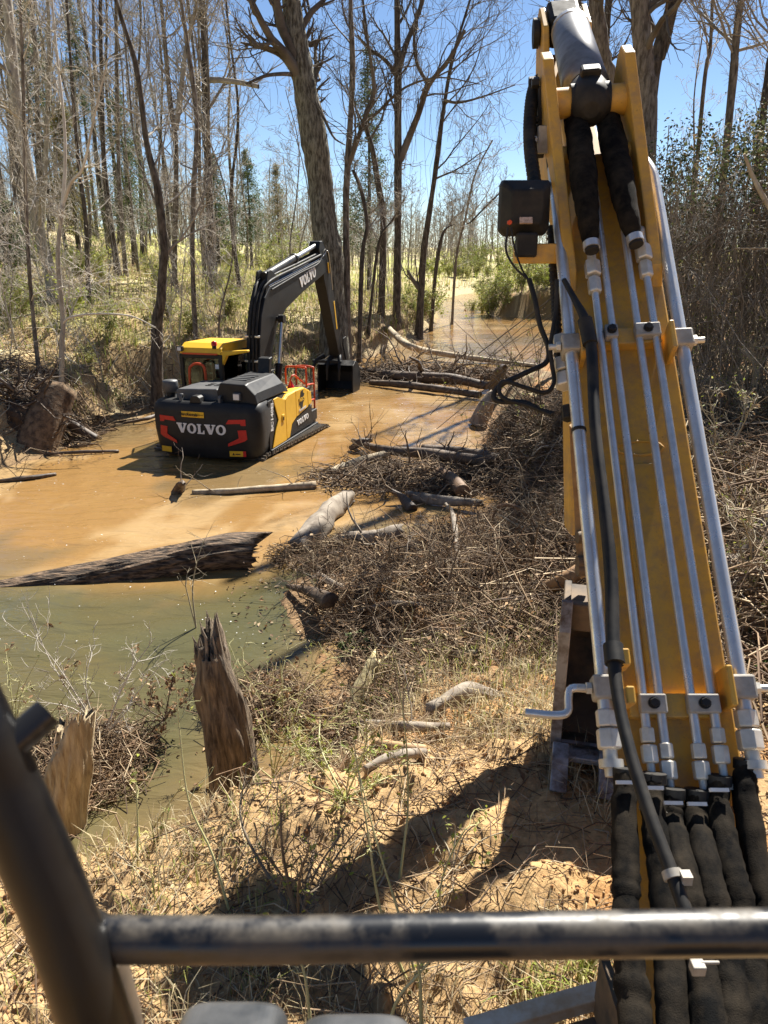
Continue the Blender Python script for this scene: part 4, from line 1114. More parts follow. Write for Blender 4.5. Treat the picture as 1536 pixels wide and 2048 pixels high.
# ---------------------------------------------------------------- the machine we look out of
CATY = simple('amber_paint', (0.66, 0.375, 0.058), (0.50, 0.27, 0.04), 2.2, 0.36, 0, 0.3, 0.8, rvar=0.6)
def _grime():
    nt = CATY.node_tree; b = nt.nodes['Principled BSDF']; src = b.inputs['Base Color'].links[0].from_socket
    n1 = tex(nt, 9, 8, .75); r1 = ramp(nt, n1.outputs['Fac'], [(.44, (0, 0, 0)), (.66, (.8, .8, .8))])
    n2 = tex(nt, 60, 4, .7); r2 = ramp(nt, n2.outputs['Fac'], [(.66, (0, 0, 0)), (.74, (.8, .8, .8))])
    m1 = nt.nodes.new('ShaderNodeMix'); m1.data_type = 'RGBA'; m1.inputs['B'].default_value = (.33, .21, .10, 1)
    nt.links.new(r1.outputs[0], m1.inputs['Factor']); nt.links.new(src, m1.inputs['A'])
    m2 = nt.nodes.new('ShaderNodeMix'); m2.data_type = 'RGBA'; m2.inputs['B'].default_value = (.05, .03, .015, 1)
    nt.links.new(r2.outputs[0], m2.inputs['Factor']); nt.links.new(m1.outputs['Result'], m2.inputs['A'])
    nt.links.new(m2.outputs['Result'], b.inputs['Base Color'])
_grime()
SLEEVE = simple('textile_sleeve', (0.005, 0.005, 0.005), (0.045, 0.035, 0.024), 12, 0.85, 0, 0.35, 0.85)
def _weave():
    nt = SLEEVE.node_tree; b = nt.nodes['Principled BSDF']
    tc = nt.nodes.new('ShaderNodeTexCoord'); w = nt.nodes.new('ShaderNodeTexWave'); w.inputs['Scale'].default_value = 130; w.inputs['Distortion'].default_value = 1.0
    b.inputs['Specular IOR Level'].default_value = .06
    w.bands_direction = 'Z'
    nt.links.new(tc.outputs['Object'], w.inputs['Vector']); fn = tex(nt, 260, 2, .5); bump(nt, b, fn.outputs['Fac'], 0.6, 0.003)
_weave()
for m_ in (RUBBER, BLACK, PLASTIC, BOOMGREY): m_.node_tree.nodes['Principled BSDF'].inputs['Specular IOR Level'].default_value = .22
DUSTBLACK = simple('dusty_black_tube', (0.007, 0.0075, 0.009), (0.10, 0.08, 0.055), 13, 0.28, 0, 0.50, 0.74, 0.35, 0.001, rvar=0.8, spec=.6)

def build_own_excavator():
    root = empty('excavator', (1.1, -1.2, hz(1.1, -1.2, False)), 0, label='amber yellow excavator boom with bright hydraulic pipes rising close on the right', cat='excavator')
    inv = Matrix.Translation(-root.location)
    C0 = Vector((1.117, 3.52, 3.76))                      # middle of the pipes at the upper clamps
    e = Vector((0.0203, 0.684, 0.729)).normalized()
    n = Vector((0, -e.z, e.y)).normalized()
    a = e.cross(n).normalized()                           # to the right
    if a.x < 0: a = -a
    roll = R(6)                                           # the machine sits a little down on its left track
    a, n = (a * math.cos(roll) + n * math.sin(roll)), (n * math.cos(roll) - a * math.sin(roll))
    W = 0.25                                              # half spacing of the outer pipes
    L0 = C0 - root.location
    def B(s, x, h): return L0 + e * s + a * x + n * h     # along, across, above the pipe plane
    def w2l(p): return Vector(p) - root.location
    def PX(px, py, d): return w2l(at_d(px, py, d))
    PL = -0.075                                           # plate surface under the pipes
    F_ = dict(o=L0, a=a, b=e)
    # boom: box girder
    m = MB()
    m.prism([(-.225, -2.9), (.235, -2.9), (.235, 1.05), (.20, 1.35), (-.19, 1.35), (-.225, 1.05)], L0, a, e, n, PL - .03, PL)
    boom = m.build('boom', CATY, root, .008)
    m = MB(); m.prism([(-.11, -2.88), (.18, -2.88), (.18, 1.2), (-.08, 1.2)], L0, a, e, n, PL - .32, PL - .031); m.build('boom_web', CATY, boom, .01)
    m = MB()                                              # raised long rib and cross welds on the plate
    m.prism([(-.07, -1.6), (.07, -1.6), (.07, -.55), (-.07, -.55)], L0, a, e, n, PL, PL + .012); m.build('plate_stiffener', CATY, boom, .005)
    for x in (-.222, .232):
        m = MB(); m.tube([B(-2.8, x, PL - .03), B(1.0, x, PL - .03)], .008, 6); m.build('weld_seam', CATY, boom)
    m = MB(); m.tube([B(-.47 + .035 * math.sin(k * math.pi / 6), .02 + .10 * math.cos(k * math.pi / 6), PL + .002) for k in range(13)], .006, 6); m.build('weld_seam', CATY, boom)
    t0 = PX(1127, 62, 5.0)
    k0 = B(1.15, .02, PL - .10)
    up_dir = (t0 - k0).normalized(); un = up_dir.cross(a).normalized()
    if un.z < 0: un = -un
    Lt = (t0 - k0).length
    m = MB(); m.prism([(-.10, -.1), (.13, -.1), (.10, Lt), (-.10, Lt)], k0, a, up_dir, un, -.34, -.14); m.build('boom_tip', CATY, root, .015)
    es = (e - a * .055).normalized()
    # tall ears carrying the arm cylinder
    for s in (-1, 1):
        x = s * .205
        m = MB(); m.prism([(.42, PL), (.50, .0), (.62, .03), (1.05, .14), (1.62, .30), (1.72, .27), (1.74, .18), (1.68, PL - .2), (.9, PL - .1)], L0, es, n, a, x + .02 - .028, x + .02 + .028)
        m.build('cylinder_ear', CATY, boom, .008)
        m = MB(); m.tube([B(1.20, x - .045, .06), B(1.20, x - .045 - s * .105, .06)], .042, 16); m.build('ear_boss', CATY, boom, .004)
        m = MB(); m.tube([B(1.47, x - .06, .15), B(1.47, x - .06 - s * .11, .15)], .075, 18); m.build('ear_boss', CATY, boom, .006)
    for (s_, h_) in ((1.62, .17), (1.72, .1), (1.30, .0), (1.05, .0)):
        m = MB(); m._nut(B(s_, -.19 - .055 * s_ - .03, h_), -a, .028, .04, 0); m.build('bolt', BLACK, boom)
    # arm cylinder: barrel end ball, port block, barrel, rod
    q0 = B(1.47, -.06, .15); q1 = PX(1142, 66, 4.85)
    dq = (q1 - q0).normalized()
    m = MB(); m.tube([q0 - dq * .13, q0 - dq * .11, q0 - dq * .05, q0 + dq * .03, q0 + dq * .10, q0 + dq * .16], [.04, .085, .112, .118, .112, .10], 22)
    m.tube([q0 - a * .10, q0 + a * .10], .09, 18)
    cy = m.build('arm_cylinder', RUBBER, root)
    m = MB(); m.tube([q0 + dq * .16, q0 + dq * .17, q1], [.10, .125, .120], 26); m.build('barrel', simple('worn_grey_barrel', (0.30, 0.30, 0.30), (0.12, 0.12, 0.125), 4, 0.35, 0.5, 0.35, 0.7, rvar=0.55, stretch=(1, 1, 1)), cy)
    m = MB(); m.tube([q1, q1 + dq * .06, q1 + dq * .08], [.124, .124, .07], 22); m.tube([q1 + dq * .08, q1 + dq * .9], .055, 16); m.build('rod', STEEL, cy)
    m = MB(); m.box(q0 + dq * .10 + un * .115, (.10, .10, .07), Matrix((a, dq, un)).transposed()); m.build('port_block', RUBBER, cy, .012)
    # far end of the arm: two plates and the pin
    for s in (-1, 1):
        m = MB(); m.prism([(-.40, -.35), (.05, -.35), (.20, -.02), (.12, .10), (-.12, .10), (-.24, .0)], t0 + a * (s * .135), up_dir, un, a, -.02, .02); m.build('arm_plate', CATY, root, .008)
    m = MB(); m.tube([t0 - a * .18, t0 + a * .17], .07, 16); m.tube([t0 - a * .20, t0 - a * .165], .09, 16); m.build('arm_pin', RUBBER, root)
    m = MB(); m.box(t0 + un * .02 + up_dir * .05, (.21, .25, .2), Matrix((a, up_dir, un)).transposed()); m.build('arm_head', RUBBER, root, .03)
    # arm hanging back under the boom, with the link and bucket
    Y3 = Vector((0, 1, 0)); Z3 = Vector((0, 0, 1)); X3 = Vector((1, 0, 0))
    def W3(x, y, z): return w2l((x, y, z))
    m = MB(); m.prism([(5.55, 5.42), (5.78, 5.35), (5.48, 4.6), (4.60, 2.5), (4.42, 2.5), (5.25, 4.6)], W3(1.25, 0, 0), Y3, Z3, X3, -.08, .08); m.build('arm', CATY, root, .015)
    link_m = simple('dirty_link', (0.40, 0.27, 0.13), (0.22, 0.13, 0.06), 9, 0.8, 0.1, 0.3, 0.7, 0.3, 0.004)
    top = at_d(1142, 852, 4.15); bot = at_d(1163, 1150, 4.15)
    pz = [(1138, 850), (1150, 862), (1156, 930), (1163, 985), (1172, 1040), (1178, 1100), (1180, 1150), (1160, 1160), (1150, 1085), (1148, 1010), (1142, 930)]
    pts2 = [at_d(px, py, 4.15) for px, py in pz]
    m = MB(); m.add([w2l(p) for p in pts2] + [w2l(p + Vector((.045, .10, 0))) for p in pts2], [list(range(11)), list(range(11, 22))[::-1]] + [[i, (i + 1) % 11, 11 + (i + 1) % 11, 11 + i] for i in range(11)]); lk = m.build('bucket_link', link_m, root, .006)
    for py in (1075, 1125, 1140):
        p = at_d(1165, py, 4.12); m = MB(); m.tube([w2l(p + Vector((-.03, 0, 0))), w2l(p + Vector((.14, .02, 0)))], .035, 14); m.build('link_pin', MUDSTEEL, lk)
    # bucket: open side towards us, twisted a little outwards
    ba = R(14); O3 = Vector((at_d(1118, 1400, 4.2).x, 3.62, 0)); XB = Vector((math.cos(ba), -math.sin(ba), 0)); YB = Vector((math.sin(ba), math.cos(ba), 0))
    def BW(x, y, z): return w2l(O3 + XB * (x - bx0) + YB * (y - yb) + Z3 * z)
    bx0, bx1 = at_d(1118, 1400, 4.2).x, at_d(1118, 1400, 4.2).x + .56
    zt, zb = 2.37, 1.56; yb = 3.62
    prof = [(.10, zt - .0), (.32, zt + .03), (.55, zt - .15), (.66, zt - .45), (.52, zb + .02), (.20, zb - .10), (-.06, zb)]
    m = MB(); k = len(prof); inn = [(.10, zt - .05), (.30, zt - .02), (.50, zt - .17), (.60, zt - .45), (.48, zb + .06), (.20, zb - .06), (-.06, zb + .03)]
    vs = [BW(x, yb + u, w) for P__ in (prof, inn) for x in (bx0, bx1) for u, w in P__]; fs = []
    for j in range(k - 1): fs += [(j, j + 1, k + j + 1, k + j), (2 * k + j, 3 * k + j, 3 * k + j + 1, 2 * k + j + 1)]
    m.add(vs, fs)
    bucket = m.build('bucket', MUDSTEEL, root)
    WORN = simple('worn_edge', (0.33, 0.33, 0.34), (0.10, 0.07, 0.05), 10, 0.5, 0.5, 0.4, 0.65, 0.2, 0.004)
    for x in (bx0, bx1):
        m = MB(); m.prism([(-.02, zb - .02), (.0, zt - .3), (.05, zt + .02), (.32, zt + .05), (.57, zt - .13), (.69, zt - .45), (.54, zb), (.20, zb - .12)], BW(x, yb, 0), YB, Z3, XB, -.02, .02); m.build('side_plate', MUDSTEEL, bucket, .006)
    m = MB(); m.prism([(-.035, zb - .03), (-.035, zt - .10), (.03, zt + .05), (.06, zt + .05), (.02, zt - .10), (.02, zb - .03)], BW(bx0 - .001, yb, 0), YB, Z3, XB, -.03, .03); m.build('side_edge', WORN, bucket, .006)
    m = MB(); m.box(BW((bx0 + bx1) / 2, yb + .10, zt - .06), (bx1 - bx0, .06, .16), Matrix((XB, YB, Z3)).transposed()); m.build('top_bar', MUDSTEEL, bucket, .01)
    m = MB(); m.box(BW((bx0 + bx1) / 2, yb - .07, zb), (bx1 - bx0, .16, .035), Matrix((XB, YB, Z3)).transposed()); m.build('cutting_edge', WORN, bucket, .006)
    for x in (bx0 + .03, bx0 + .28, bx1 - .03):
        m = MB(); m.prism([(-.02, zb - .05), (-.02, zb + .05), (-.14, zb + .03), (-.27, zb - .09), (-.25, zb - .11), (-.12, zb - .05)], BW(x, yb - .05, 0), YB, Z3, XB, -.045, .045); m.build('tooth', WORN, bucket, .008)
    # pipes along the plate
    pr = .0172
    xs = [-.25 + .5 * f for f in (.28, .40, .63, .78)]
    low = [-1.705, -1.76, -1.76, -1.705]
    for x, lo_, hi in zip(xs, low, (.36, 1.05, 1.0, .44)):
        m = MB(); m.tube([B(lo_, x, 0), B(0, x, 0), B(hi, x, 0)], pr, 12); p = m.build('hydraulic_pipe', ZINC, root)
        m = MB(); m._nut(B(lo_ + .02, x, 0), -e, .027, .055, 0); m._nut(B(lo_ - .042, x, 0), -e, .031, .065, 0); m.tube([B(lo_ - .10, x, 0), B(lo_ - .20, x, 0)], .015, 10); m.tube([B(lo_ - .175, x, 0), B(lo_ - .195, x, 0)], .028, 14); m.build('fitting', ZINC_NUT, p, .002)
        if hi < .5:
            m = MB(); m._nut(B(hi - .02, x, 0), e, .033, .09, 0); m._nut(B(hi + .08, x, .004), e, .040, .09, 0); m.tube([B(hi + .16, x, .008), B(hi + .27, x, .015)], .022, 12); m.build('fitting', ZINC_NUT, p, .002)
    for s in (-1, 1):
        x = s * .25; R_ = .029
        pts = [B(-1.64, x, 0), B(-.6, x, 0), B(.35, x, 0), B(.95, x, .0)] + ([B(1.12, x - .01, .0), B(1.28, x - .06, -.02), B(1.5, x - .10, -.05)] if s > 0 else [B(1.25, x, 0), B(1.45, x + .02, 0)])
        m = MB(); m.tube(smooth_path(pts, 6), R_, 18); p = m.build('hydraulic_pipe', ZINC, root)
        m = MB(); m._nut(B(-1.62, x, 0), -e, .042, .065, 0); m._nut(B(-1.69, x, 0), -e, .046, .075, 0); m.tube([B(-1.76, x, 0), B(-1.86, x, 0)], .027, 12); m.tube([B(-1.80, x, 0), B(-1.83, x, 0)], .045, 16); m.build('fitting', ZINC_NUT, p, .003)
        if s < 0:
            m = MB(); m.tube([B(-.42, x, 0), B(-.405, x, 0)], R_ + .004, 16); m.build('cable_tie', RUBBER, p)
            m = MB(); m.tube([B(1.18, x, 0), B(1.26, x, 0)], R_ + .004, 16); m.build('band', RUBBER, p)
    # clamp blocks
    for s_, pairs in ((.10, ((xs[0] + .02, xs[1] + .018), (xs[2] - .02, xs[3] + .02))), (-1.60, ((xs[0] - .018, xs[1] + .02), (xs[2] - .02, xs[3] + .02)))):
        m = MB(); m.prism([(-.16, s_ - .045), (.17, s_ - .045), (.17, s_ + .045), (-.16, s_ + .045)], L0, a, e, n, PL, -.018); m.build('clamp_pad', CATY, boom, .006)
        for j, (x0, x1) in enumerate(pairs):
            m = MB(); m.prism([(x0, s_ - .035), (x1, s_ - .035), (x1, s_ + .035), (x0, s_ + .035)], L0, a, e, n, -.017, .030); cb = m.build('clamp_block', CLAMP, root, .006)
            xm = (x0 + x1) / 2
            m = MB(); m.tube([B(s_, xm, .028), B(s_, xm, .040)], .022, 14); m._nut(B(s_, xm, .038), n, .018, .016, 0); m.build('bolt', BLACK, cb)
    for s_ in (.04, -1.54):
        for s in (-1, 1):
            x = s * .25
            m = MB(); m.prism([(x - .040 if s < 0 else x - .045, s_ - .045), (x + .045 if s < 0 else x + .045, s_ - .045), (x + .045, s_ + .045), (x - .045, s_ + .045)], L0, a, e, n, -.06, .045); cb = m.build('clamp_block', CLAMP, root, .010)
            m = MB(); m.prism([(x - s * .05 - .012, s_ - .075), (x - s * .05 + .012, s_ - .075), (x - s * .05 + .012, s_ + .075), (x - s * .05 - .012, s_ + .075)], L0, a, e, n, PL, .065); m.build('clamp_tab', CATY, boom, .006)
            m = MB(); m._nut(B(s_, x + s * .045, -.0), a * s, .024, .022, 0); m.tube([B(s_, x + s * .06, 0), B(s_, x + s * .10, 0)], .014, 10); m.build('bolt', ZINC_NUT, cb)
    m = MB(); m.tube(smooth_path([B(-1.54, -.30, -.01), B(-1.54, -.37, -.01), B(-1.58, -.385, -.01), B(-1.625, -.39, -.01), B(-1.64, -.43, -.01), B(-1.63, -.55, -.01)], 4), .016, 10); m.build('pipe_hook', ZINC, root)
    # textile sleeves at the top
    def wrinkle(pts, rad, seed, nn=14, amp=.10):
        rg = np.random.default_rng(seed); p = smooth_path(pts, 10); r = np.interp(np.linspace(0, 1, len(p)), np.linspace(0, 1, len(rad)), rad)
        m = MB(); m.tube(p, list(r * (1 + rg.normal(0, amp * .35, len(p)))), nn, 0, True)
        vs = []
        for i in range(len(p)):
            for k in range(nn):
                v = Vector(m.v[i * nn + k]); c = p[i]; vs.append(tuple(c + (v - c) * (1 + amp * (vnoise(np.array([k * .9 + seed]), np.array([i * .28]), seed)[0] - .5) * 2)))
        for i, v in enumerate(vs): m.v[i] = v
        return m
    for j, (pts, seed) in enumerate((([(1183, 492, 3.62), (1176, 440, 3.66), (1168, 360, 3.74), (1160, 290, 3.85), (1150, 225, 4.05), (1155, 190, 4.2)], 5), ([(1270, 480, 3.60), (1256, 430, 3.64), (1240, 350, 3.75), (1226, 285, 3.86), (1212, 225, 4.02), (1190, 190, 4.2)], 6))):
        P__ = [PX(*p) for p in pts]
        m = wrinkle(P__, [.034, .052, .066, .066, .060, .05], seed, 16, .07); sl = m.build('hose_sleeve', SLEEVE, root)
        d = (P__[0] - P__[1]).normalized()
        m = MB(); m.tube([P__[0] - d * .02, P__[0] + d * .015], .040, 16); m.build('sleeve_band', ZINC, sl)
        m = MB(); m.tube([P__[0] + d * .01, P__[0] + d * .03], .034, 14); m.build('sleeve_end', RUBBER, sl)
        x = xs[0] if j == 0 else xs[3]; hi = (.36, .44)[j]
        m = MB(); m.tube([P__[0], B(hi + .26, x, .014)], .024, 12); m.build('hose_end', ZINC_NUT, sl)
    # black cable conduit along the plate
    pts = [(1128, 560, 3.60), (1150, 600, 3.52), (1170, 640, 3.44), (1183, 700, 3.38), (1190, 850, 3.20), (1207, 1000, 3.03), (1222, 1150, 2.88), (1226, 1290, 2.73), (1237, 1400, 2.60), (1262, 1510, 2.47), (1300, 1630, 2.34), (1345, 1750, 2.22), (1392, 1880, 2.1)]
    P__ = [PX(px, py, d) for px, py, d in pts]
    r = [.012, .015, .022, .026, .024, .024, .026, .026, .021, .021, .021, .021, .021]
    p = smooth_path(P__, 6); m = MB(); m.tube(p, list(np.interp(np.linspace(0, 1, len(p)), np.linspace(0, 1, len(r)), r)), 14); cd = m.build('cable_conduit', RUBBER, root)
    m = MB(); m.tube([P__[2], P__[2].lerp(P__[3], .8)], .034, 14); m.build('boot', RUBBER, cd)
    m = MB(); m.tube([P__[7], P__[7].lerp(P__[8], .35)], .036, 14); m.build('boot', RUBBER, cd)
    m = MB(); mid = P__[11]; d = (P__[12] - P__[11]).normalized(); m.tube([mid - d * .012, mid + d * .012], .029, 12); m.box(mid + Vector((.03, -.02, .01)), (.03, .03, .03)); m.build('cable_tie', CLAMP, cd)
    for py, px in ((1320, 1246), (1395, 1256)):
        m = MB(); q = PX(px, py, 2.74 - (py - 1320) * .0012); m.box(q, (.030, .06, .12), Matrix((a, e, n)).transposed()); m.build('clamp_tab', CATY, boom, .006)
    # lower hose sleeves hanging from the fittings
    for j, (px, py, d, px2, px3) in enumerate(((1250, 1545, 2.71, 1252, 1275), (1308, 1556, 2.69, 1335, 1350), (1346, 1586, 2.67, 1390, 1425), (1394, 1588, 2.67, 1440, 1475), (1438, 1560, 2.69, 1490, 1515), (1492, 1528, 2.72, 1540, 1560))):
        P__ = [PX(px, py, d), PX(px - 2, py + 60, d - .06), PX((px + px2) / 2, 1740, d - .22), PX(px2, 1850, d - .34), PX((px2 + px3) / 2, 1960, d - .45), PX(px3, 2120, d - .6)]
        m = wrinkle(P__, [.036, .043, .044, .046, .050, .052], 20 + j, 20, .12); sl = m.build('hose_sleeve', SLEEVE, root)
        m = MB(); m.tube([PX(px, py - 10, d + .005), PX(px, py + 10, d)], .044, 16); m.build('sleeve_end', RUBBER, sl)
        if j in (0, 1, 2, 3, 4):
            m = MB(); m.box(PX(px, py + 20, d - .075), (.062, .012, .022), Matrix((a, e, n)).transposed()); m.build('tag_label', WHITE, sl)
        if j in (1, 3, 5):
            m = MB(); m.tube([PX(px - 1, py + 52 + j * 8, d - .05), PX(px - 1, py + 56 + j * 8, d - .05)], .050, 16); m.build('band', simple('copper_tie', (.45, .16, .05), None, rough=.5) if j != 1 else CLAMP, sl)
    m = MB(); m.box(PX(1395, 1935, 1.98), (.035, .03, .03)); m.box(PX(1420, 1925, 1.98), (.05, .008, .008)); m.build('cable_tie', CLAMP, root, .003)
    # work light on its bracket, left of the boom
    d = 3.75
    m = MB(); lc = PX(1048, 416, d); s = d / FOC
    fr = [(-46, -52), (46, -52), (50, -44), (52, 38), (44, 52), (-38, 54), (-50, 42), (-50, -42)]
    ring = lambda sc, dy: [lc + Vector((u * s * sc, dy, -w * s * sc)) for u, w in fr]
    vs = ring(.97, .05) + ring(1.0, .03) + ring(.97, -.03) + ring(.60, -.09)
    fs = [[i * 8 + k, i * 8 + (k + 1) % 8, i * 8 + 8 + (k + 1) % 8, i * 8 + 8 + k] for i in range(3) for k in range(8)] + [list(range(8)), list(range(24, 32))[::-1]]
    m.add(vs, fs); wl = m.build('work_light', RUBBER, root, .008)
    m = MB(); m.box(PX(1052, 441, d - .085), (.062, .012, .030), Matrix.Rotation(R(-25), 3, 'X')); m.build('sticker', simple('aged_sticker', (.55, .42, .34), (.30, .22, .17), 90, .6), wl)
    m = MB(); m.box(PX(1052, 490, d - .03), (.10, .09, .115)); m.build('light_mount', RUBBER, wl, .012)
    m = MB(); m._nut(PX(1018, 445, d - .07), Vector((0, -1, 0)), .012, .03, 0); m.build('plug', REDPAINT, wl)
    m = MB(); q = PX(1072, 507, d + .04); m.box(q, (.22, .07, .095)); m.build('light_bracket', CATY, root, .006)
    # corrugated conduit arching over the light
    P__ = smooth_path([PX(1070, 372, 3.80), PX(1061, 300, 3.9), PX(1060, 240, 4.0), PX(1066, 185, 4.1), PX(1080, 160, 4.15), PX(1092, 172, 4.15), PX(1098, 230, 4.15)], 26)
    rr = [.030 + (.006 if k % 3 == 0 else -.002) for k in range(len(P__))]
    m = MB(); m.tube(P__, rr, 12); m.build('corrugated_conduit', RUBBER, root)
    m = MB(); m.box(PX(1089, 215, 4.05), (.075, .05, .20)); m.box(PX(1083, 262, 4.02), (.10, .05, .05)); m._nut(PX(1076, 240, 4.0), Vector((-1, 0, 0)), .02, .03, 0); m.build('hose_coupling', RUBBER, root, .012)
    m = MB(); m.box(PX(1092, 280, 3.95), (.09, .05, .13)); m._nut(PX(1074, 282, 3.93), Vector((-1, 0, 0)), .025, .04, 0); m.build('pipe_bracket', CLAMP, root, .02)
    P__ = smooth_path([PX(1102, 455, 3.9), PX(1108, 560, 3.85), PX(1113, 640, 3.75), PX(1120, 760, 3.6)], 30)
    m = MB(); m.tube(P__, [.022 + (.004 if k % 3 == 0 else -.002) for k in range(len(P__))], 10); m.build('corrugated_conduit', RUBBER, root)
    for k, (px, py) in enumerate(((1124, 700), (1127, 745), (1130, 775), (1137, 840))):
        m = MB(); m._nut(PX(px, py, 3.62 - k * .03), e, .045 - (k == 3) * .015, .075, 0); m.build('fitting', ZINC_NUT if k != 3 else RUBBER, root, .003)
    # wiring hanging from the light
    def cable(name, pts, r):
        m = MB(); m.tube(smooth_path([PX(*p) for p in pts], 7), r, 10); return m.build(name, RUBBER, root)
    cable('light_wire', [(1016, 455, 3.66), (1012, 500, 3.66), (1030, 535, 3.66), (1060, 562, 3.65)], .0055)
    cable('light_wire', [(1022, 455, 3.66), (1030, 500, 3.66), (1045, 540, 3.66), (1060, 562, 3.65)], .0045)
    cable('cable', [(1058, 558, 3.65), (1070, 600, 3.64), (1080, 650, 3.62), (1096, 694, 3.6), (1092, 725, 3.58), (1050, 746, 3.56), (1002, 770, 3.54), (987, 792, 3.53), (1000, 803, 3.52), (1050, 805, 3.5), (1080, 820, 3.48), (1108, 828, 3.46)], .0125)
    cable('cable', [(1114, 560, 3.62), (1112, 620, 3.6), (1101, 690, 3.58), (1104, 730, 3.56), (1108, 765, 3.55), (1090, 785, 3.54), (1050, 775, 3.53), (1010, 763, 3.52), (998, 778, 3.52), (1010, 798, 3.5), (1060, 812, 3.48), (1102, 830, 3.45)], .0105)
    # cab guard in front of the driver
    gpost = MB(); P__ = [PX(250, 2200, .60), PX(192, 2048, .585), PX(112, 1810, .575), PX(10, 1580, .565), PX(-75, 1400, .555), PX(-270, 1000, .56)]
    gpost.tube(smooth_path(P__, 6), .0262, 26); post = gpost.build('guard_post', simple('black_post', (.004, .0042, .005), (.016, .0135, .011), 9, .28, 0, .45, .8, .3, .001, rvar=.6, spec=.3), root)
    m = MB(); m.tube(smooth_path([PX(150, 1878, .60), PX(520, 1880, .605), PX(900, 1873, .61), PX(1700, 1862, .61)], 5), .0178, 24); m.build('guard_bar', DUSTBLACK, root)
    m = MB(); m.tube([PX(150, 1880, .59), PX(185, 1879, .60), PX(212, 1879, .60)], [.028, .023, .018], 22); m.build('weld_collar', DUSTBLACK, post)
    m = MB(); m.tube([PX(10, 1500, .56), PX(95, 1425, .58)], .0125, 20); st = m.build('post_stub', simple('worn_black_tube', (.02, .02, .022), (.25, .26, .28), 14, .3, .3, .45, .8, rvar=.2), post)
    m = MB(); m.tube([PX(240, 2230, .68), PX(222, 2040, .66), PX(190, 1925, .65)], .026, 18); m.build('guard_stay', MUDSTEEL, root)
    for (cx, w, top_) in ((455, 118, 2052), (710, 125, 2078)):
        c = PX(cx, top_ + 150, .80); ww = w * .80 / FOC; hh = 150 * .80 / FOC
        prof = []
        for k in range(33):
            t = math.pi * k / 32; prof.append((-ww * math.copysign(abs(math.cos(t)) ** .45, math.cos(t)), hh * math.sin(t) ** .35 if k not in (0, 32) else 0))
        m = MB(); m.prism(prof, c, (1, 0, 0), (0, .32, .947), (0, .947, -.32), -.03, .05); lt = m.build('front_light', simple('dark_lamp_shell', (.03, .033, .036), (.09, .09, .09), 9, .35, .2), root, .014, 3)
        m = MB(); m.prism([(u * 1.01, v * .80) for u, v in prof], c, (1, 0, 0), (0, .32, .947), (0, .947, -.32), -.036, -.029); m.build('trim_ring', STEEL, lt, .002)
        m = MB(); m.prism([(u * .93, v * .70) for u, v in prof], c, (1, 0, 0), (0, .32, .947), (0, .947, -.32), -.040, -.035); m.build('lamp_face', BLACK, lt)
    # bright worn step edge in front of the tracks
    p0, p1 = PX(930, 2075, 2.55), PX(1232, 1990, 2.55)
    dx = (p1 - p0).normalized(); m = MB(); m.prism([(0, 0), ((p1 - p0).length, 0), ((p1 - p0).length, .07), (0, .07)], p0, dx, (0, 1, 0), dx.cross(Vector((0, 1, 0))), -.05, 0); m.build('step_edge', simple('worn_step', (.52, .47, .38), (.38, .27, .16), 9, .7, .05, .35, .65), root, .004)
    m = MB(); m.prism([(0, -.3), ((p1 - p0).length, -.3), ((p1 - p0).length, -.02), (0, -.02)], p0 + Vector((0, .01, -.06)), dx, (0, 1, 0), dx.cross(Vector((0, 1, 0))), -.03, 0); m.build('step_plate', MUDSTEEL, root)
    m = MB(); m.box(PX(1236, 2085, 2.35), (.03, .4, .25)); m.build('boom_foot_plate', MUDSTEEL, root)
    # house and tracks of the machine under and behind the cab
    m = MB(); m.box(W3(1.1, -1.9, 2.1), (2.5, 3.6, .35)); m.build('platform', BLACK, root, .02)
    for s in (-1, 1):
        m = MB(); m.prism([(-3.6, 1.35), (0.7, 1.35), (1.05, 1.65), (.75, 2.0), (-3.7, 2.0), (-4.0, 1.65)], W3(1.1 + s * 1.1, 0, 0), Y3, Z3, X3, -.27, .27); m.build('track', MUDSTEEL, root, .03)
    return root
build_own_excavator()
BARK_LOG = simple('furrowed_wet_bark', (0.028, 0.019, 0.013), (0.25, 0.165, 0.10), 17, 0.75, 0, 0.42, 0.60, 1.0, 0.06, stretch=(.20, 1.6, 1.6))
# ================================================================ LOGS, STUMPS, BRUSH
WOOD_PALE = simple('weathered_pale_wood', (0.50, 0.42, 0.29), (0.24, 0.175, 0.11), 5, 0.9, 0, 0.4, 0.68, 0.8, 0.012, stretch=(1, 1, .35))
WOOD_GREY = simple('grey_driftwood', (0.33, 0.28, 0.22), (0.13, 0.10, 0.075), 6, 0.9, 0, 0.38, 0.68, 0.8, 0.012, stretch=(1, 1, .5))
WOOD_DARK = simple('wet_dark_wood', (0.055, 0.038, 0.027), (0.165, 0.115, 0.075), 7, 0.6, 0, 0.38, 0.7, 0.9, 0.012)
WOOD_SPLIT = simple('split_yellow_wood', (0.60, 0.50, 0.33), (0.30, 0.20, 0.10), 11, 0.85, 0, 0.4, 0.7, 0.7, 0.01, stretch=(1.5, 1.5, .3))
WOOD_MOSSY = simple('mossy_wood', (0.56, 0.48, 0.27), (0.22, 0.17, 0.07), 14, 0.9, 0, 0.4, 0.65, 0.9, 0.012)

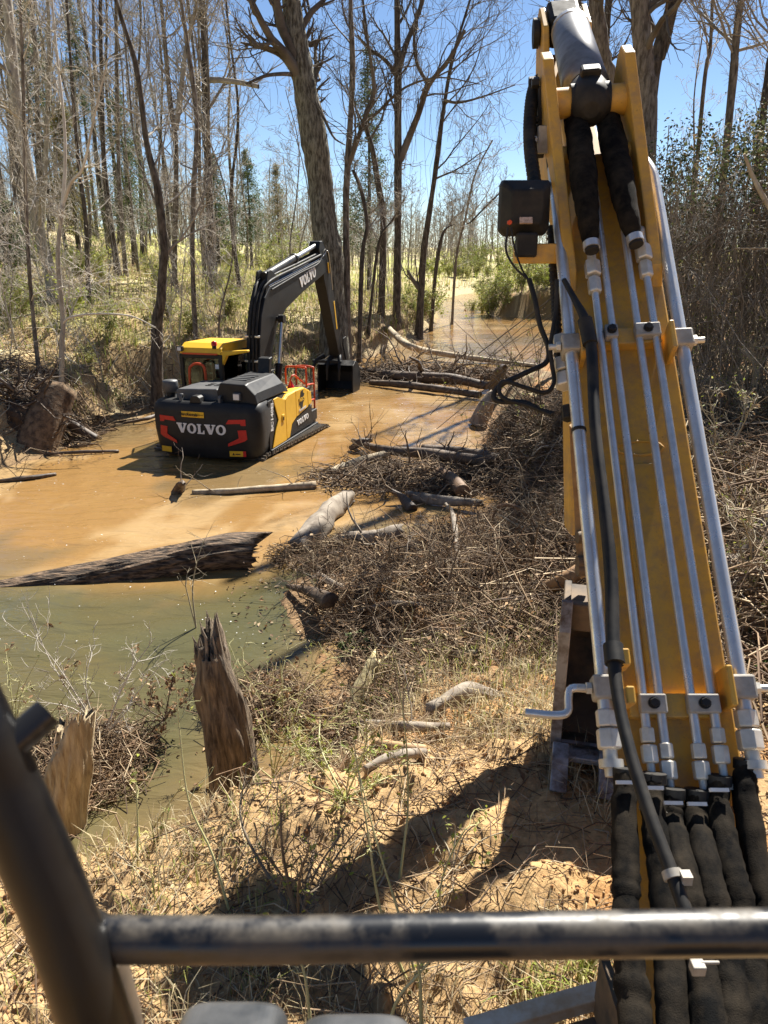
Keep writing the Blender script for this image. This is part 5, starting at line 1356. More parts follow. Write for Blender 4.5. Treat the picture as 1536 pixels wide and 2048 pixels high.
def log_mesh(name, pts, rad, seed, sides=16, rough=0.10, furrow=0.0, jag=(0.0, 0.0), spin=0.0, nseg=10):
    p = smooth_path(pts, nseg); m = len(p); rg = np.random.default_rng(seed)
    f = np.interp(np.linspace(0, 1, m), np.linspace(0, 1, len(rad)), rad)
    V = []; up = None; L = 0
    d0 = (p[-1] - p[0]).normalized()
    up = Vector((0, 0, 1)) if abs(d0.z) < .8 else Vector((1, 0, 0))
    j0 = rg.uniform(-1, .4, sides) * jag[0]; j1 = rg.uniform(-.4, 1, sides) * jag[1]
    if sides > 12:
        aa = np.arange(sides) * 2 * math.pi / sides
        j0 = jag[0] * (.55 * np.cos(aa - rg.uniform(0, 6)) + .3 * np.cos(3 * aa + rg.uniform(0, 6)) + .25 * rg.normal(size=sides)); j1 = jag[1] * (.55 * np.cos(aa - rg.uniform(0, 6)) + .3 * np.cos(3 * aa + rg.uniform(0, 6)) + .25 * rg.normal(size=sides))
    for i, q in enumerate(p):
        if i: L += (q - p[i - 1]).length
        d = (p[min(i + 1, m - 1)] - p[max(i - 1, 0)]).normalized()
        u = (up - d * up.dot(d)).normalized(); w = d.cross(u); up = u
        for k in range(sides):
            a_ = 2 * math.pi * k / sides
            g = f[i] * (1 + rough * 2 * (float(vnoise(math.cos(a_) * 1.6 + seed, L * 1.8 / max(f[i], .05) * .25 + math.sin(a_) * 1.6, seed)) - .5))
            if furrow: g *= 1 + furrow * (abs(float(vnoise(k * .61 + seed + L * .5, L * 1.1, seed + 3)) - .5) * 2 - .4)
            off = 0
            if i < 3: off = j0[k] * (1 - i / 3)
            if i > m - 4: off = j1[k] * (1 - (m - 1 - i) / 3)
            V.append(q + (u * math.cos(a_) + w * math.sin(a_)) * g + d * off)
    n0 = len(V)
    V.append(p[0] + (p[1] - p[0]).normalized() * (f[0] * .35)); V.append(p[-1] - (p[-1] - p[-2]).normalized() * (f[-1] * .35))
    i = np.arange(m - 1)[:, None] * sides; k = np.arange(sides)[None]; k2 = (k + 1) % sides
    Q = np.stack([i + k, i + k2, i + sides + k2, i + sides + k], -1).reshape(-1, 4)
    kk = np.arange(sides); e_ = (m - 1) * sides
    T_ = np.concatenate([np.stack([kk, np.full(sides, n0), (kk + 1) % sides], -1), np.stack([e_ + kk, e_ + (kk + 1) % sides, np.full(sides, n0 + 1)], -1)])
    return mesh_np(name, [tuple(v) for v in V], Q, T_, False if furrow or sides > 14 else True)

def log(name, label, pts, rad, mat, seed, cat='log', group=None, twigs=0, **kw):
    pts = [Vector(p) for p in pts]; o_ = pts[0].copy()
    me = log_mesh(name, [p - o_ for p in pts], rad, seed, **kw)
    o = link(name, me, mat); o.location = o_
    tag(o, label, cat, group)
    if twigs:
        rg = np.random.default_rng(seed); tw = Twigs(); path = [np.array(v - o_) for v in smooth_path(pts, 5)]
        for t in range(twigs):
            k = rg.integers(1, len(path) - 1)
            d = rg.normal(0, 1, 3); d[2] = abs(d[2]) * .8 + .2
            limb(tw, rg, path[k], d, rg.uniform(.3, .9), min(rad) * .3, 1, 2, .004, .05, (4, 3))
        link('branches', tw.mesh('branches'), mat, o)['kind'] = 'stuff'
    return o
zz = at_z
log('log', 'huge furrowed dark log lying half sunk across the still olive pool', [zz(505, 1106, .15), zz(440, 1108, .17), zz(300, 1138, .04), zz(160, 1166, -.08), zz(-60, 1205, -.24)], [.28, .27, .25, .24, .22], BARK_LOG, 501, sides=90, rough=.08, furrow=.13, jag=(.22, .02), nseg=22)
log('log', 'pale battered log slanting in the water between the sunken log and the drift', [zz(592, 1098, .06), zz(630, 1060, .09), zz(665, 1020, .10), zz(698, 992, .12)], [.15, .19, .18, .13], WOOD_GREY, 502, sides=22, rough=.22, furrow=.16, jag=(.12, .15), twigs=0)
log('log', 'pale thin birch pole floating across the channel below the black tail', [zz(385, 985, .03), zz(460, 982, .05), zz(540, 976, .06), zz(632, 970, .06)], [.05, .055, .06, .075], WOOD_PALE, 503, rough=.12, twigs=3)
log('driftwood', 'dark knobbly snag stub poking from the channel left of the birch pole', [zz(352, 988, -.05), zz(358, 975, .10), zz(366, 965, .28)], [.12, .10, .05], WOOD_DARK, 504, rough=.3, jag=(0, .1), twigs=2, cat='driftwood')
log('log', 'whitish bare log at the left tip of the drift pile', [zz(662, 944, .06), zz(710, 925, .10), zz(772, 908, .14)], [.07, .09, .08], WOOD_PALE, 505, rough=.15, jag=(.03, .05), twigs=2)
log('log', 'long dark log lying along the back of the drift pile', [zz(706, 880, .12), zz(760, 898, .2), zz(860, 908, .24), zz(985, 926, .32)], [.05, .09, .11, .12], WOOD_DARK, 506, rough=.16, twigs=5)
log('log', 'dark forked log crossing the right end of the drift pile', [zz(845, 897, .30), zz(920, 903, .34), zz(1000, 918, .42)], [.09, .10, .10], WOOD_DARK, 507, rough=.18, twigs=3)
log('log', 'short brown peeled log end sticking out of the drift pile', [zz(878, 946, .12), zz(905, 962, .14), zz(926, 984, .12)], [.13, .14, .13], simple('peeled_brown', (.26, .16, .09), (.12, .07, .04), 6, .7, bmp=.5), 508, rough=.1, sides=14)
log('log', 'split brown slab resting on the mud at the front of the drift pile', [zz(818, 990, .10), zz(880, 1000, .12), zz(962, 1006, .16)], [.07, .09, .06], WOOD_GREY, 509, rough=.25, jag=(.1, .05))
log('driftwood', 'dark root fork standing in front of the split brown slab', [zz(785, 982, .22), zz(806, 996, .12), zz(826, 1020, .02)], [.03, .07, .09], WOOD_DARK, 510, rough=.3, jag=(.1, .0), twigs=4, cat='driftwood')
log('driftwood', 'upturned dark root snag at the far left of the drift pile', [zz(700, 897, .05), zz(722, 885, .20), zz(745, 880, .25)], [.05, .09, .04], WOOD_DARK, 511, rough=.3, twigs=5, cat='driftwood')
log('log', 'long white bare trunk fallen into the far water from the left bank', [at_ground(776, 664), zz(815, 690, .75), zz(870, 705, .35), zz(960, 718, .15), zz(1085, 733, .05)], [.13, .13, .12, .10, .06], WOOD_PALE, 512, rough=.08, twigs=7)
log('log', 'dark soaked log along the far drift bar', [zz(720, 742, .15), zz(800, 752, .22), zz(900, 758, .25), zz(975, 772, .2)], [.12, .17, .17, .12], WOOD_DARK, 513, rough=.2, twigs=8)
log('log', 'dark low log in front of the far drift bar', [zz(740, 765, .1), zz(830, 772, .16), zz(960, 790, .15)], [.08, .12, .10], WOOD_DARK, 514, rough=.2, twigs=6)
log('log', 'bent dark branch rising from the far drift bar', [zz(868, 750, .2), zz(842, 738, .5), zz(838, 725, .8), zz(820, 715, 1.0)], [.09, .08, .06, .03], WOOD_DARK, 515, rough=.15, twigs=2, cat='branch')
log('stump', 'leaning grey stump at the right waterline beside the shadowed brush', [zz(955, 850, .0), zz(970, 815, .45), zz(985, 790, .75)], [.25, .2, .13], WOOD_GREY, 516, rough=.2, jag=(0, .15), cat='stump')
log('stump', 'pointed dark snag rising behind the looped black cable', [zz(990, 775, .2), zz(1000, 745, .9), zz(1010, 735, 1.2)], [.2, .16, .07], WOOD_DARK, 517, rough=.2, jag=(0, .2), cat='stump')
log('log', 'dark plank-like log slanting from the cut stump into the water', [zz(128, 838, .5), zz(160, 860, .25), zz(192, 878, .02)], [.12, .12, .11], WOOD_DARK, 518, rough=.1, sides=8)
log('branch', 'thin dark branch stranded on the sand left of the tail', [zz(248, 846, .06), zz(290, 838, .12), zz(318, 828, .15)], [.03, .05, .05], WOOD_DARK, 519, rough=.2, twigs=3, cat='branch')
log('branch', 'thin sodden branch floating at the left edge of the channel', [zz(0, 962, .02), zz(60, 955, .05), zz(112, 948, .02)], [.04, .05, .03], WOOD_DARK, 520, rough=.2, twigs=2, cat='branch')
log('branch', 'long dark branch lying in the shallows under the cut stump', [zz(90, 908, .04), zz(160, 904, .06), zz(238, 902, .03)], [.03, .04, .03], WOOD_DARK, 521, rough=.2, twigs=2, cat='branch')

def broken_snag(name, label, base, top, r0, r1, seed, mat, jagh, sides=26, rough=.2, furrow=.2, splinter=None, nspl=16):
    base, top = Vector(base), Vector(top)
    root = empty(name, base, label=label, cat='stump')
    d = top - base
    me = log_mesh('trunk', [Vector((0, 0, -.3)), d * .35, d * .7, d], [r0, r0 * .9, (r0 + r1) / 2, r1], seed, sides=sides, rough=rough, furrow=furrow, jag=(0, jagh), nseg=12)
    link('trunk', me, mat, root)
    rg = np.random.default_rng(seed)
    dn = d.normalized(); u = dn.cross(Vector((0, 1, 0))).normalized(); w = dn.cross(u)
    mb = MB()
    for k in range(nspl):
        a_ = rg.uniform(0, 6.28); rr = r1 * rg.uniform(.3, .95); q = d * rg.uniform(.72, .95) + (u * math.cos(a_) + w * math.sin(a_)) * rr
        h = jagh * rg.uniform(.2, 1.2); tw_ = rg.uniform(.06, .2) * r1
        mb.tube([q, q + dn * h * .6 + u * rg.normal(0, .01), q + dn * h], [tw_, tw_ * .7, tw_ * .1], 5)
    link_o = mb.build('splinters', splinter or WOOD_SPLIT, root); link_o['kind'] = 'stuff'
    return root
b0 = at_z(478, 1575, .15)
broken_snag('stump', 'tall rotten broken snag standing at the near water edge', b0, at(416, 1280, b0.y - .05), .20, .115, 530, simple('rotten_bark', (.25, .19, .13), (.05, .037, .027), 15, .95, 0, .36, .66, 1.0, .04, stretch=(1.5, 1.5, .22)), .22, 64, .22, .2, WOOD_GREY, 26)
b0 = at_ground(118, 1660); b0.z -= .1
broken_snag('stump', 'pale yellow splintered stump leaning at the near left water edge', b0, at(152, 1450, b0.y + .05), .17, .12, 531, simple('split_snag', (.56, .46, .30), (.22, .155, .085), 14, .9, 0, .34, .68, 1.0, .03, stretch=(1.5, 1.5, .2)), .18, 56, .2, .2, WOOD_SPLIT, 16)
b0 = at_ground(692, 1440); 
log('log', 'mossy yellow log end jutting over the near water edge', [b0 + Vector((0, 0, .02)), at(722, 1375, b0.y + .25), at(752, 1318, b0.y + .45)], [.075, .08, .06], WOOD_MOSSY, 532, sides=16, rough=.2, furrow=.12, jag=(.05, .12), twigs=2)
def gl(px, py, dz): 
    p = at_ground(px, py); p.z += dz; return p
log('branch', 'grey bare stick lying across the near bank above the tan one', [gl(715, 1444, .05), gl(800, 1446, .07), gl(900, 1452, .05)], [.022, .034, .024], WOOD_GREY, 533, rough=.15, sides=10, cat='branch', twigs=2)
log('branch', 'tan peeled stick cut off short on the near bank', [gl(752, 1485, .06), gl(800, 1496, .07), gl(852, 1500, .06)], [.03, .034, .026], simple('tan_peeled', (.52, .35, .18), (.38, .24, .12), 8, .7), 534, rough=.1, sides=10, cat='branch')
log('branch', 'olive stick half buried below the tan peeled one', [gl(728, 1538, .04), gl(790, 1522, .06), gl(850, 1508, .03)], [.024, .034, .026], WOOD_GREY, 535, rough=.12, sides=10, cat='branch')
log('log', 'rotten brown log buried in brush above the sticks on the near bank', [gl(860, 1420, .06), gl(930, 1400, .09), gl(985, 1392, .05)], [.04, .06, .045], WOOD_GREY, 536, rough=.3, sides=16, furrow=.2, jag=(.05, .08))
log('log', 'rotten grey root end standing at the pool edge under the brush', [zz(705, 1080, .12), zz(750, 1078, .22), zz(800, 1062, .3)], [.12, .14, .09], WOOD_GREY, 537, rough=.3, sides=16, jag=(.1, .1), furrow=.15, twigs=3)
log('driftwood', 'dark twisted root clump hanging over the shallow near the brush', [zz(575, 1172, .05), zz(625, 1185, .2), zz(660, 1200, .35)], [.03, .07, .10], WOOD_DARK, 538, rough=.3, twigs=6, cat='driftwood')
for k_, (pts_, r_, lab_) in enumerate((([(660, 1130), (720, 1120), (790, 1128)], .045, 'dark rotten limb along the left edge of the brush mound'), ([(760, 1190), (830, 1150), (900, 1135)], .05, 'grey limb slanting up through the middle of the brush mound'),
    ([(700, 1235), (780, 1225), (850, 1240)], .035, 'brown limb lying in mud low on the brush mound'), ([(850, 1110), (930, 1085), (1010, 1090)], .045, 'dark limb across the top of the brush mound'),
    ([(930, 1240), (1000, 1200), (1060, 1190)], .04, 'brown root like limb under the brush left of the bucket'), ([(780, 1330), (860, 1310), (950, 1330)], .03, 'grey half buried limb on the muddy slope above the rotten log'),
    ([(960, 1150), (1030, 1120), (1110, 1125)], .055, 'thick dark limb at the right end of the brush mound'), ([(640, 1160), (700, 1185), (770, 1172)], .055, 'dark root like limb sagging over the pool edge of the brush mound'),
    ([(860, 1270), (930, 1285), (1010, 1262)], .045, 'dark limb half hidden in the lower brush left of the bucket'))):
    log('branch', lab_, [gl(*q, .05) for q in pts_], [r_ * .7, r_, r_ * .6], WOOD_DARK if k_ % 3 == 0 else WOOD_GREY, 560 + k_, rough=.25, sides=14, furrow=.12, jag=(.04, .06), twigs=3, cat='branch')
log('branch', 'grey broken branch standing up in the brush mound', [gl(920, 1165, .05), gl(905, 1100, .25), gl(890, 1075, .55)], [.04, .035, .02], WOOD_GREY, 539, rough=.2, sides=9, cat='branch', jag=(0, .05))
log('branch', 'arched brown branch hooping over the brush mound', [gl(1115, 1170, .1), at(1085, 1075, 8.6), at(1040, 1018, 8.8), at(1000, 1012, 9.2), at(985, 1035, 9.3)], [.032, .028, .024, .02, .016], simple('brown_bark', (.22, .13, .07), (.12, .07, .045), 9, .8), 540, rough=.1, sides=8, cat='branch')
log('branch', 'pale straight branch leaning out of the brush mound', [gl(1140, 1100, .2), at(1060, 1060, 8.9), at(995, 1028, 9.2)], [.025, .02, .012], WOOD_PALE, 541, rough=.1, sides=7, cat='branch', twigs=3)
log('log', 'brown log end showing left of the boom above the bucket', [gl(1080, 1195, .1), at(1130, 1160, 6.4), at(1190, 1120, 6.6)], [.05, .07, .07], simple('brown_log', (.34, .20, .09), (.2, .11, .05), 8, .8), 542, rough=.12, sides=12)
log('log', 'thick grey log lying up the slope right of the boom', [gl(1440, 1160, .05), gl(1490, 1110, .12), gl(1580, 1050, .14)], [.10, .12, .12], WOOD_GREY, 543, rough=.12, sides=14, twigs=2)
log('branch', 'long grey fallen stick on the right slope below the thick log', [gl(1415, 1240, .06), gl(1470, 1180, .1), gl(1560, 1110, .08)], [.03, .035, .03], WOOD_GREY, 544, rough=.12, sides=8, cat='branch', twigs=2)
log('branch', 'pale stick fallen across the right slope above the thick log', [gl(1418, 1010, .1), gl(1480, 970, .2), gl(1560, 925, .2)], [.025, .03, .025], WOOD_PALE, 545, rough=.12, sides=8, cat='branch', twigs=3)
log('branch', 'brown stick lying low at the right edge beside the green tuft', [gl(1400, 1285, .05), gl(1470, 1282, .07), gl(1560, 1275, .06)], [.018, .022, .02], simple('red_brown_stick', (.25, .14, .08), (.16, .09, .05), 9, .8), 546, rough=.1, sides=7, cat='branch')
log('branch', 'pale broken limb hanging down before the vine thicket', [at(1488, 308, 11.5), at(1504, 350, 11.5), at(1522, 385, 11.4), at(1545, 425, 11.3)], [.018, .03, .035, .035], WOOD_PALE, 547, rough=.08, sides=8, cat='branch')
log('branch', 'thin straight pole sticking out of the thicket at the right edge', [at(1470, 497, 11.5), at(1545, 497, 11.3)], [.012, .014], WOOD_PALE, 548, rough=.05, sides=6, cat='branch')

# ---- uprooted cut stump on the left bank
b0 = at_z(98, 905, .0)
root = empty('uprooted_stump', b0, label='tilted sawn stump with its dark root mass at the left waterline', cat='stump')
def rel(px, py, Y): return at(px, py, Y) - b0
me = log_mesh('trunk', [rel(62, 925, 16.0), rel(90, 850, 16.4), rel(124, 776, 16.9)], [.48, .41, .37], 550, sides=22, rough=.09, furrow=.12, jag=(0, .06), nseg=8)
link('trunk', me, simple('stump_bark', (.21, .135, .075), (.05, .032, .02), 8, .9, 0, .4, .66, 1.0, .03), root)
d = (rel(124, 776, 16.9) - rel(90, 850, 16.4)).normalized(); c = rel(124, 776, 16.9)
m = MB(); m.tube([c - d * .05, c + d * .02], [.345, .335], 20); m.build('cut_face', WOOD_SPLIT, root)
rg = np.random.default_rng(55); tw = Twigs()
for k in range(70):
    p0 = np.array(rel(rg.uniform(5, 95), rg.uniform(770, 880), 16.5 + rg.uniform(-.3, .5)))
    dd = rg.normal(0, 1, 3); dd[2] += .3
    limb(tw, rg, p0, dd, rg.uniform(.4, 1.3), rg.uniform(.015, .05), 1, 2, .006, .0, (5, 4), .35)
link('roots', tw.mesh('roots'), WOOD_DARK, root)['kind'] = 'stuff'
N = 700; az = rg.uniform(0, 6.28, N)
V_ = []; 
import mathutils
bm = bmesh.new(); bmesh.ops.create_icosphere(bm, subdivisions=4, radius=1)
for v in bm.verts:
    q = v.co; s_ = 1 + .55 * (float(fbm(q.x * 2 + q.z, q.y * 2 - q.z, 56, 3)) - .5) + .25 * (float(vnoise(q.x * 7 + q.z * 5, q.y * 7, 57)) - .5)
    v.co = Vector((q.x * 1.0, q.y * .7, q.z * .85)) * s_
me = bpy.data.meshes.new('root_mass'); bm.to_mesh(me); bm.free()
o = link('root_mass', me, simple('root_soil', (.055, .035, .022), (.13, .08, .045), 6, .95, 0, .4, .7, 1, .05), root); o.location = rel(28, 860, 16.6)

# ---- brush, sticks and litter: masses nobody could count
rs = np.random.default_rng(99)
STRAWS = [(.30, .215, .13), (.21, .145, .085), (.42, .33, .215), (.15, .098, .058)]
BROWNS = [(.12, .076, .046), (.18, .112, .064), (.075, .05, .032), (.26, .18, .11)]
DARKS = [(.07, .05, .035), (.12, .085, .055), (.18, .13, .085)]
def region(n, x0, x1, y0, y1, cond, logy=False):
    X = []; Y = []; c = 0
    while c < n:
        yy = np.exp(rs.uniform(math.log(y0), math.log(y1), n * 2)) if logy else rs.uniform(y0, y1, n * 2)
        xx = rs.uniform(0, 1, n * 2)
        lo = x0(yy) if callable(x0) else np.full_like(yy, x0); hi = x1(yy) if callable(x1) else np.full_like(yy, x1)
        xx = lo + (hi - lo) * xx
        ok = cond(xx, yy)
        X.append(xx[ok]); Y.append(yy[ok]); c += ok.sum()
        if c == 0: break
    return np.concatenate(X)[:n], np.concatenate(Y)[:n]
def sticks(n, reg, lmin, lmax, rmin, rmax, hmax, cols, tilt=.35, bend=.2):
    x, y = reg; n = len(x)
    z = np.maximum(height(x, y), 0.0) + rs.uniform(0, 1, n) ** 2 * hmax
    L = rs.uniform(lmin, lmax, n); az = rs.uniform(0, 6.283, n); el = rs.normal(0, tilt, n)
    d = np.stack([np.cos(az) * np.cos(el), np.sin(az) * np.cos(el), np.sin(el)], 1)
    c = np.stack([x, y, z], 1)
    P0 = c - d * L[:, None] / 2; P2 = c + d * L[:, None] / 2
    P1 = c + rs.normal(0, 1, (n, 3)) * (L * bend * .75)[:, None]
    for P_ in (P0, P1, P2):
        g = np.maximum(height(P_[:, 0], P_[:, 1], False), 0) - .03; P_[:, 2] = np.maximum(P_[:, 2], g + 0.02)
    return P0, P1, P2, rs.uniform(rmin, rmax, n), pick(rs, cols, n, .25)
def stack(*parts): return [np.concatenate(q) for q in zip(*parts)]
island = lambda x, y: banks(x, y)
onR = lambda x, y: banks(x, y)[1] > 0.05
onL = lambda x, y: banks(x, y)[0] > 0.25
STICK = attr_mat('stick_bark', .85, 6, .25)
b = stack(
    sticks(6200, region(6200, -1.0, 2.6, 5.4, 10.6, onR), .12, .8, .0025, .007, .20, STRAWS + BROWNS, .4),
    sticks(900, region(900, .6, 2.6, 6.0, 8.6, onR), .5, 1.3, .004, .010, .30, STRAWS + BROWNS, .6),
    sticks(3600, region(3600, 2.0, 4.6, 10.5, 17, lambda x, y: banks(x, y)[1] > .3), .3, 1.0, .004, .010, .26, DARKS + BROWNS, .6),
    sticks(5200, region(5200, 2.0, lambda y: 3 + y * .55, 4.2, 15, lambda x, y: x > 1.2 + .12 * y), .3, 1.8, .004, .012, .40, STRAWS + BROWNS, .3),
    sticks(3600, region(3600, -2.6, 2.4, 2.0, 6.2, onR), .08, .5, .0015, .005, .05, STRAWS + BROWNS, .15))
tag(link('brush', segs_mesh('brush', *b), STICK), kind='stuff')
bar1 = lambda x, y: (((x - .75) / 2.2) ** 2 + ((y - 14.0) / 1.15) ** 2) < rs.uniform(.2, 1.2, len(x))
bar2 = lambda x, y: (((x - 1.5) / 3.2) ** 2 + ((y - 26.3) / 1.6) ** 2) < rs.uniform(.2, 1.2, len(x))
bar3 = lambda x, y: ((((x + .9) / .7) ** 2 + ((y - 10.0) / .5) ** 2) < 1) | ((((x + 2.6) / .6) ** 2 + ((y - 5.4) / .65) ** 2) < 1) | ((((x + 1.15) / .55) ** 2 + ((y - 6.3) / .5) ** 2) < 1)
b = stack(sticks(1500, region(1500, -2, 3.2, 12.6, 15.4, bar1), .15, 1.1, .005, .016, .10, BROWNS + DARKS + STRAWS[:2], .12),
          sticks(1000, region(1000, -2, 5, 24.9, 27.6, bar2), .3, 1.8, .009, .024, .22, DARKS + BROWNS, .15),
          sticks(2600, region(2600, -3.5, -.1, 4.6, 10.6, bar3), .1, .6, .003, .007, .2, BROWNS + STRAWS, .3),
          sticks(500, region(500, -9.5, -6.8, 16.4, 19, lambda x, y: banks(x, y)[0] > -1), .2, 1.2, .008, .02, .15, DARKS + BROWNS, .15))
tag(link('driftwood_debris', segs_mesh('driftwood_debris', *b), STICK), kind='stuff')
b = sticks(3000, region(3000, lambda y: -y * .62, 1.5, 16, 46, onL, True), .4, 1.8, .005, .013, .4, STRAWS + [(.40, .36, .29), (.5, .46, .38)], .5)
face = lambda x, y: (banks(x, y)[0] > .05) & (banks(x, y)[0] < 2.6)
b = stack(b, sticks(1300, region(1300, -9, 4, 15.5, 46, face), .25, 1.1, .005, .014, .12, BROWNS + DARKS + STRAWS, .6))
tag(link('fallen_twigs', segs_mesh('fallen_twigs', *b), STICK), kind='stuff')

# forked and bent branches through the brush
tw = Twigs(); rgb = np.random.default_rng(77)
for n_b, rx, ry, cond, lo_, hi_, rr in ((190, (-.9, 2.8), (5.4, 11), onR, .4, 1.4, (.004, .016)), (90, (2.0, 4.6), (10.5, 17), onR, .5, 1.4, (.006, .022)), (120, (2.4, 9), (4.5, 14), lambda x, y: x > 1.4 + .12 * y, .5, 2.0, (.005, .02)), (90, (-1.6, 3), (13, 15.2), bar1, .4, 1.5, (.008, .03)), (70, (-1.5, 4.5), (25, 27.5), bar2, .8, 2.4, (.015, .05))):
    xx, yy = region(n_b, *rx, *ry, cond)
    for a_, b_ in zip(xx, yy):
        z_ = max(hz(a_, b_, False), 0) + .04; d = rgb.normal(0, 1, 3); d[2] = abs(d[2]) * .35
        limb(tw, rgb, np.array((a_, b_, z_)), d, rgb.uniform(lo_, hi_), rgb.uniform(*rr), 1, 2, .0028, -.03, (0, 5), .38)
tag(link('tangled_branches', tw.mesh('tangled_branches'), simple('branch_bark', (.09, .062, .042), (.30, .23, .16), 2.2, .85, 0, .35, .68)), kind='stuff')

# dead leaves
LEAF = attr_mat('dead_leaf', .8, 30, .25, trans=.2)
LV = [(.27, .155, .075), (.19, .11, .058), (.36, .23, .12), (.13, .08, .048), (.42, .31, .19)]
x6, y6 = region(9000, -.9, 3.0, 5.2, 12, onR)
x1, y1 = region(21000, -2.4, lambda y: 1.5 + y * .6, 1.9, 16, lambda x, y: onR(x, y) & (rs.uniform(0, 1, len(x)) < np.where(y < 5.2, .012, 1)), True)
x2, y2 = region(24000, lambda y: -y * .66, 2, 15, 55, onL, True)
x3, y3 = region(1600, -2, 3.0, 12.8, 15.2, bar1)
x4, y4 = region(900, -3.3, -.3, 4.8, 10.4, bar3)
x5, y5 = region(900, -7, 2.2, 4.2, 16, lambda x, y: (np.maximum(*banks(x, y)) < -.05) & (np.maximum(*banks(x, y)) > -rs.uniform(.1, 1.0, len(x)) ** 2 * 1.2))
x = np.concatenate([x1, x2, x3, x4, x5, x6]); y = np.concatenate([y1, y2, y3, y4, y5, y6])
z = np.maximum(height(x, y), 0) + rs.uniform(.003, .03, len(x)) + (rs.uniform(0, 1, len(x)) < .2) * rs.uniform(0, .25, len(x)) * (y > 5.5)
tag(link('leaf_litter', leaf_mesh('leaf_litter', np.stack([x, y, z], 1), rs.uniform(.012, .035, len(x)) * (1 + y * .03), pick(rs, LV, len(x), .3), rs, 1.2, .5, .3), LEAF), kind='stuff')

# crumbled soil
N = 12000
x, y = region(N, -2.2, 2.6, 1.9, 6.2, lambda x, y: (banks(x, y)[1] > .05) & ((((x - .95) / .4) ** 2 + ((y - 3.1) / .3) ** 2) > rs.uniform(.4, 1.6, len(x))) & (fbm(x * 1.7, y * 1.7, 66, 2) > rs.uniform(.42, .58, len(x))), True)
bm = bmesh.new(); bmesh.ops.create_icosphere(bm, subdivisions=1, radius=1); iv = np.array([v.co[:] for v in bm.verts]); it = np.array([[v.index for v in f.verts] for f in bm.faces]); bm.free()
N = len(x); sz = .003 + .012 * rs.uniform(0, 1, N) ** 4.0; z = height(x, y)
V_ = np.stack([x, y, z + sz * .25], 1)[:, None, :] + iv[None] * (1 + rs.uniform(-.38, .3, (N, len(iv), 1))) * sz[:, None, None] * np.stack([rs.uniform(.8, 1.3, N), rs.uniform(.8, 1.3, N), rs.uniform(.6, 1, N)], 1)[:, None, :]
T_ = (it[None] + (np.arange(N) * len(iv))[:, None, None]).reshape(-1, 3)
tag(link('soil_clods', mesh_np('soil_clods', V_.reshape(-1, 3), None, T_, False, np.repeat(pick(rs, [(.38, .255, .13), (.34, .205, .095), (.30, .155, .065), (.40, .28, .15)], N, .2), len(iv), 0)), attr_mat('clod', .95, 60, .3)), kind='stuff')

# grass and low green growth
BLADE = attr_mat('grass_blade', .7, 5, .3, trans=.35)
GREENS = [(.30, .33, .07), (.40, .40, .11), (.21, .27, .06), (.48, .44, .19)]
DRY = [(.50, .42, .25), (.42, .34, .19), (.56, .49, .32)]
def grass(n, reg, lmin, lmax, w0, cols, lean=.6, wy=.0006):
    x, y = reg; n = len(x)
    P_ = np.stack([x, y, height(x, y) - .01], 1)
    return P_, rs.uniform(lmin, lmax, n), (w0 + wy * y) * rs.uniform(.7, 1.3, n), rs.uniform(.1, 1, n) * lean, pick(rs, cols, n, .25)
hill = lambda lo: (lambda x, y: (banks(x, y)[0] > np.where(y < 26, lo + 2.2, lo)) & (fbm(x * .45, y * .45, 88, 3) > rs.uniform(.3, .62, len(x))))
far_f = lambda x, y: (np.maximum(*banks(x, y)) > .3)
g = stack(grass(20000, region(20000, lambda y: -y * .64, 5, 17, 62, hill(1.2), True), .10, .30, .009, GREENS),
          grass(13000, region(13000, lambda y: -y * .64, 4, 16, 60, lambda x, y: banks(x, y)[0] > np.where((y < 26) & (rs.uniform(0, 1, len(x)) < .8), 3.5, .5), True), .10, .32, .008, DRY, .9),
          grass(14000, region(14000, lambda y: y * -.35, lambda y: y * .45, 45, 110, far_f, True), .3, .8, .01, GREENS + DRY, .6),
          grass(12000, region(12000, -9, 5, 17, 48, lambda x, y: (banks(x, y)[0] > .35) & ((y > 26) | (fbm(x * .9, y * .9, 44, 2) > .55))), .15, .5, .012, GREENS + DRY, .9),
          grass(1800, region(1800, -.2, 2.3, 5.0, 7.0, onR), .08, .3, .004, GREENS + DRY + DRY, .9),
          grass(4500, region(4500, 2.2, lambda y: 3 + y * .55, 4, 14, onR), .06, .30, .004, GREENS + DRY, .9),
          grass(3200, region(3200, -2.2, 1.6, 1.9, 5.4, lambda x, y: (banks(x, y)[1] > .1) & (fbm(x * 1.1, y * 1.1, 90, 2) > .5)), .08, .26, .0035, DRY + [(.36, .27, .15)], 1.0),
          grass(1400, region(1400, -2.2, 1.6, 2.0, 5.2, lambda x, y: (banks(x, y)[1] > .1) & (fbm(x * 1.3, y * 1.3, 89, 2) > .56)), .05, .2, .003, GREENS + DRY, .9))
tag(link('grass', blade_mesh('grass', *g, rs), BLADE), kind='stuff')

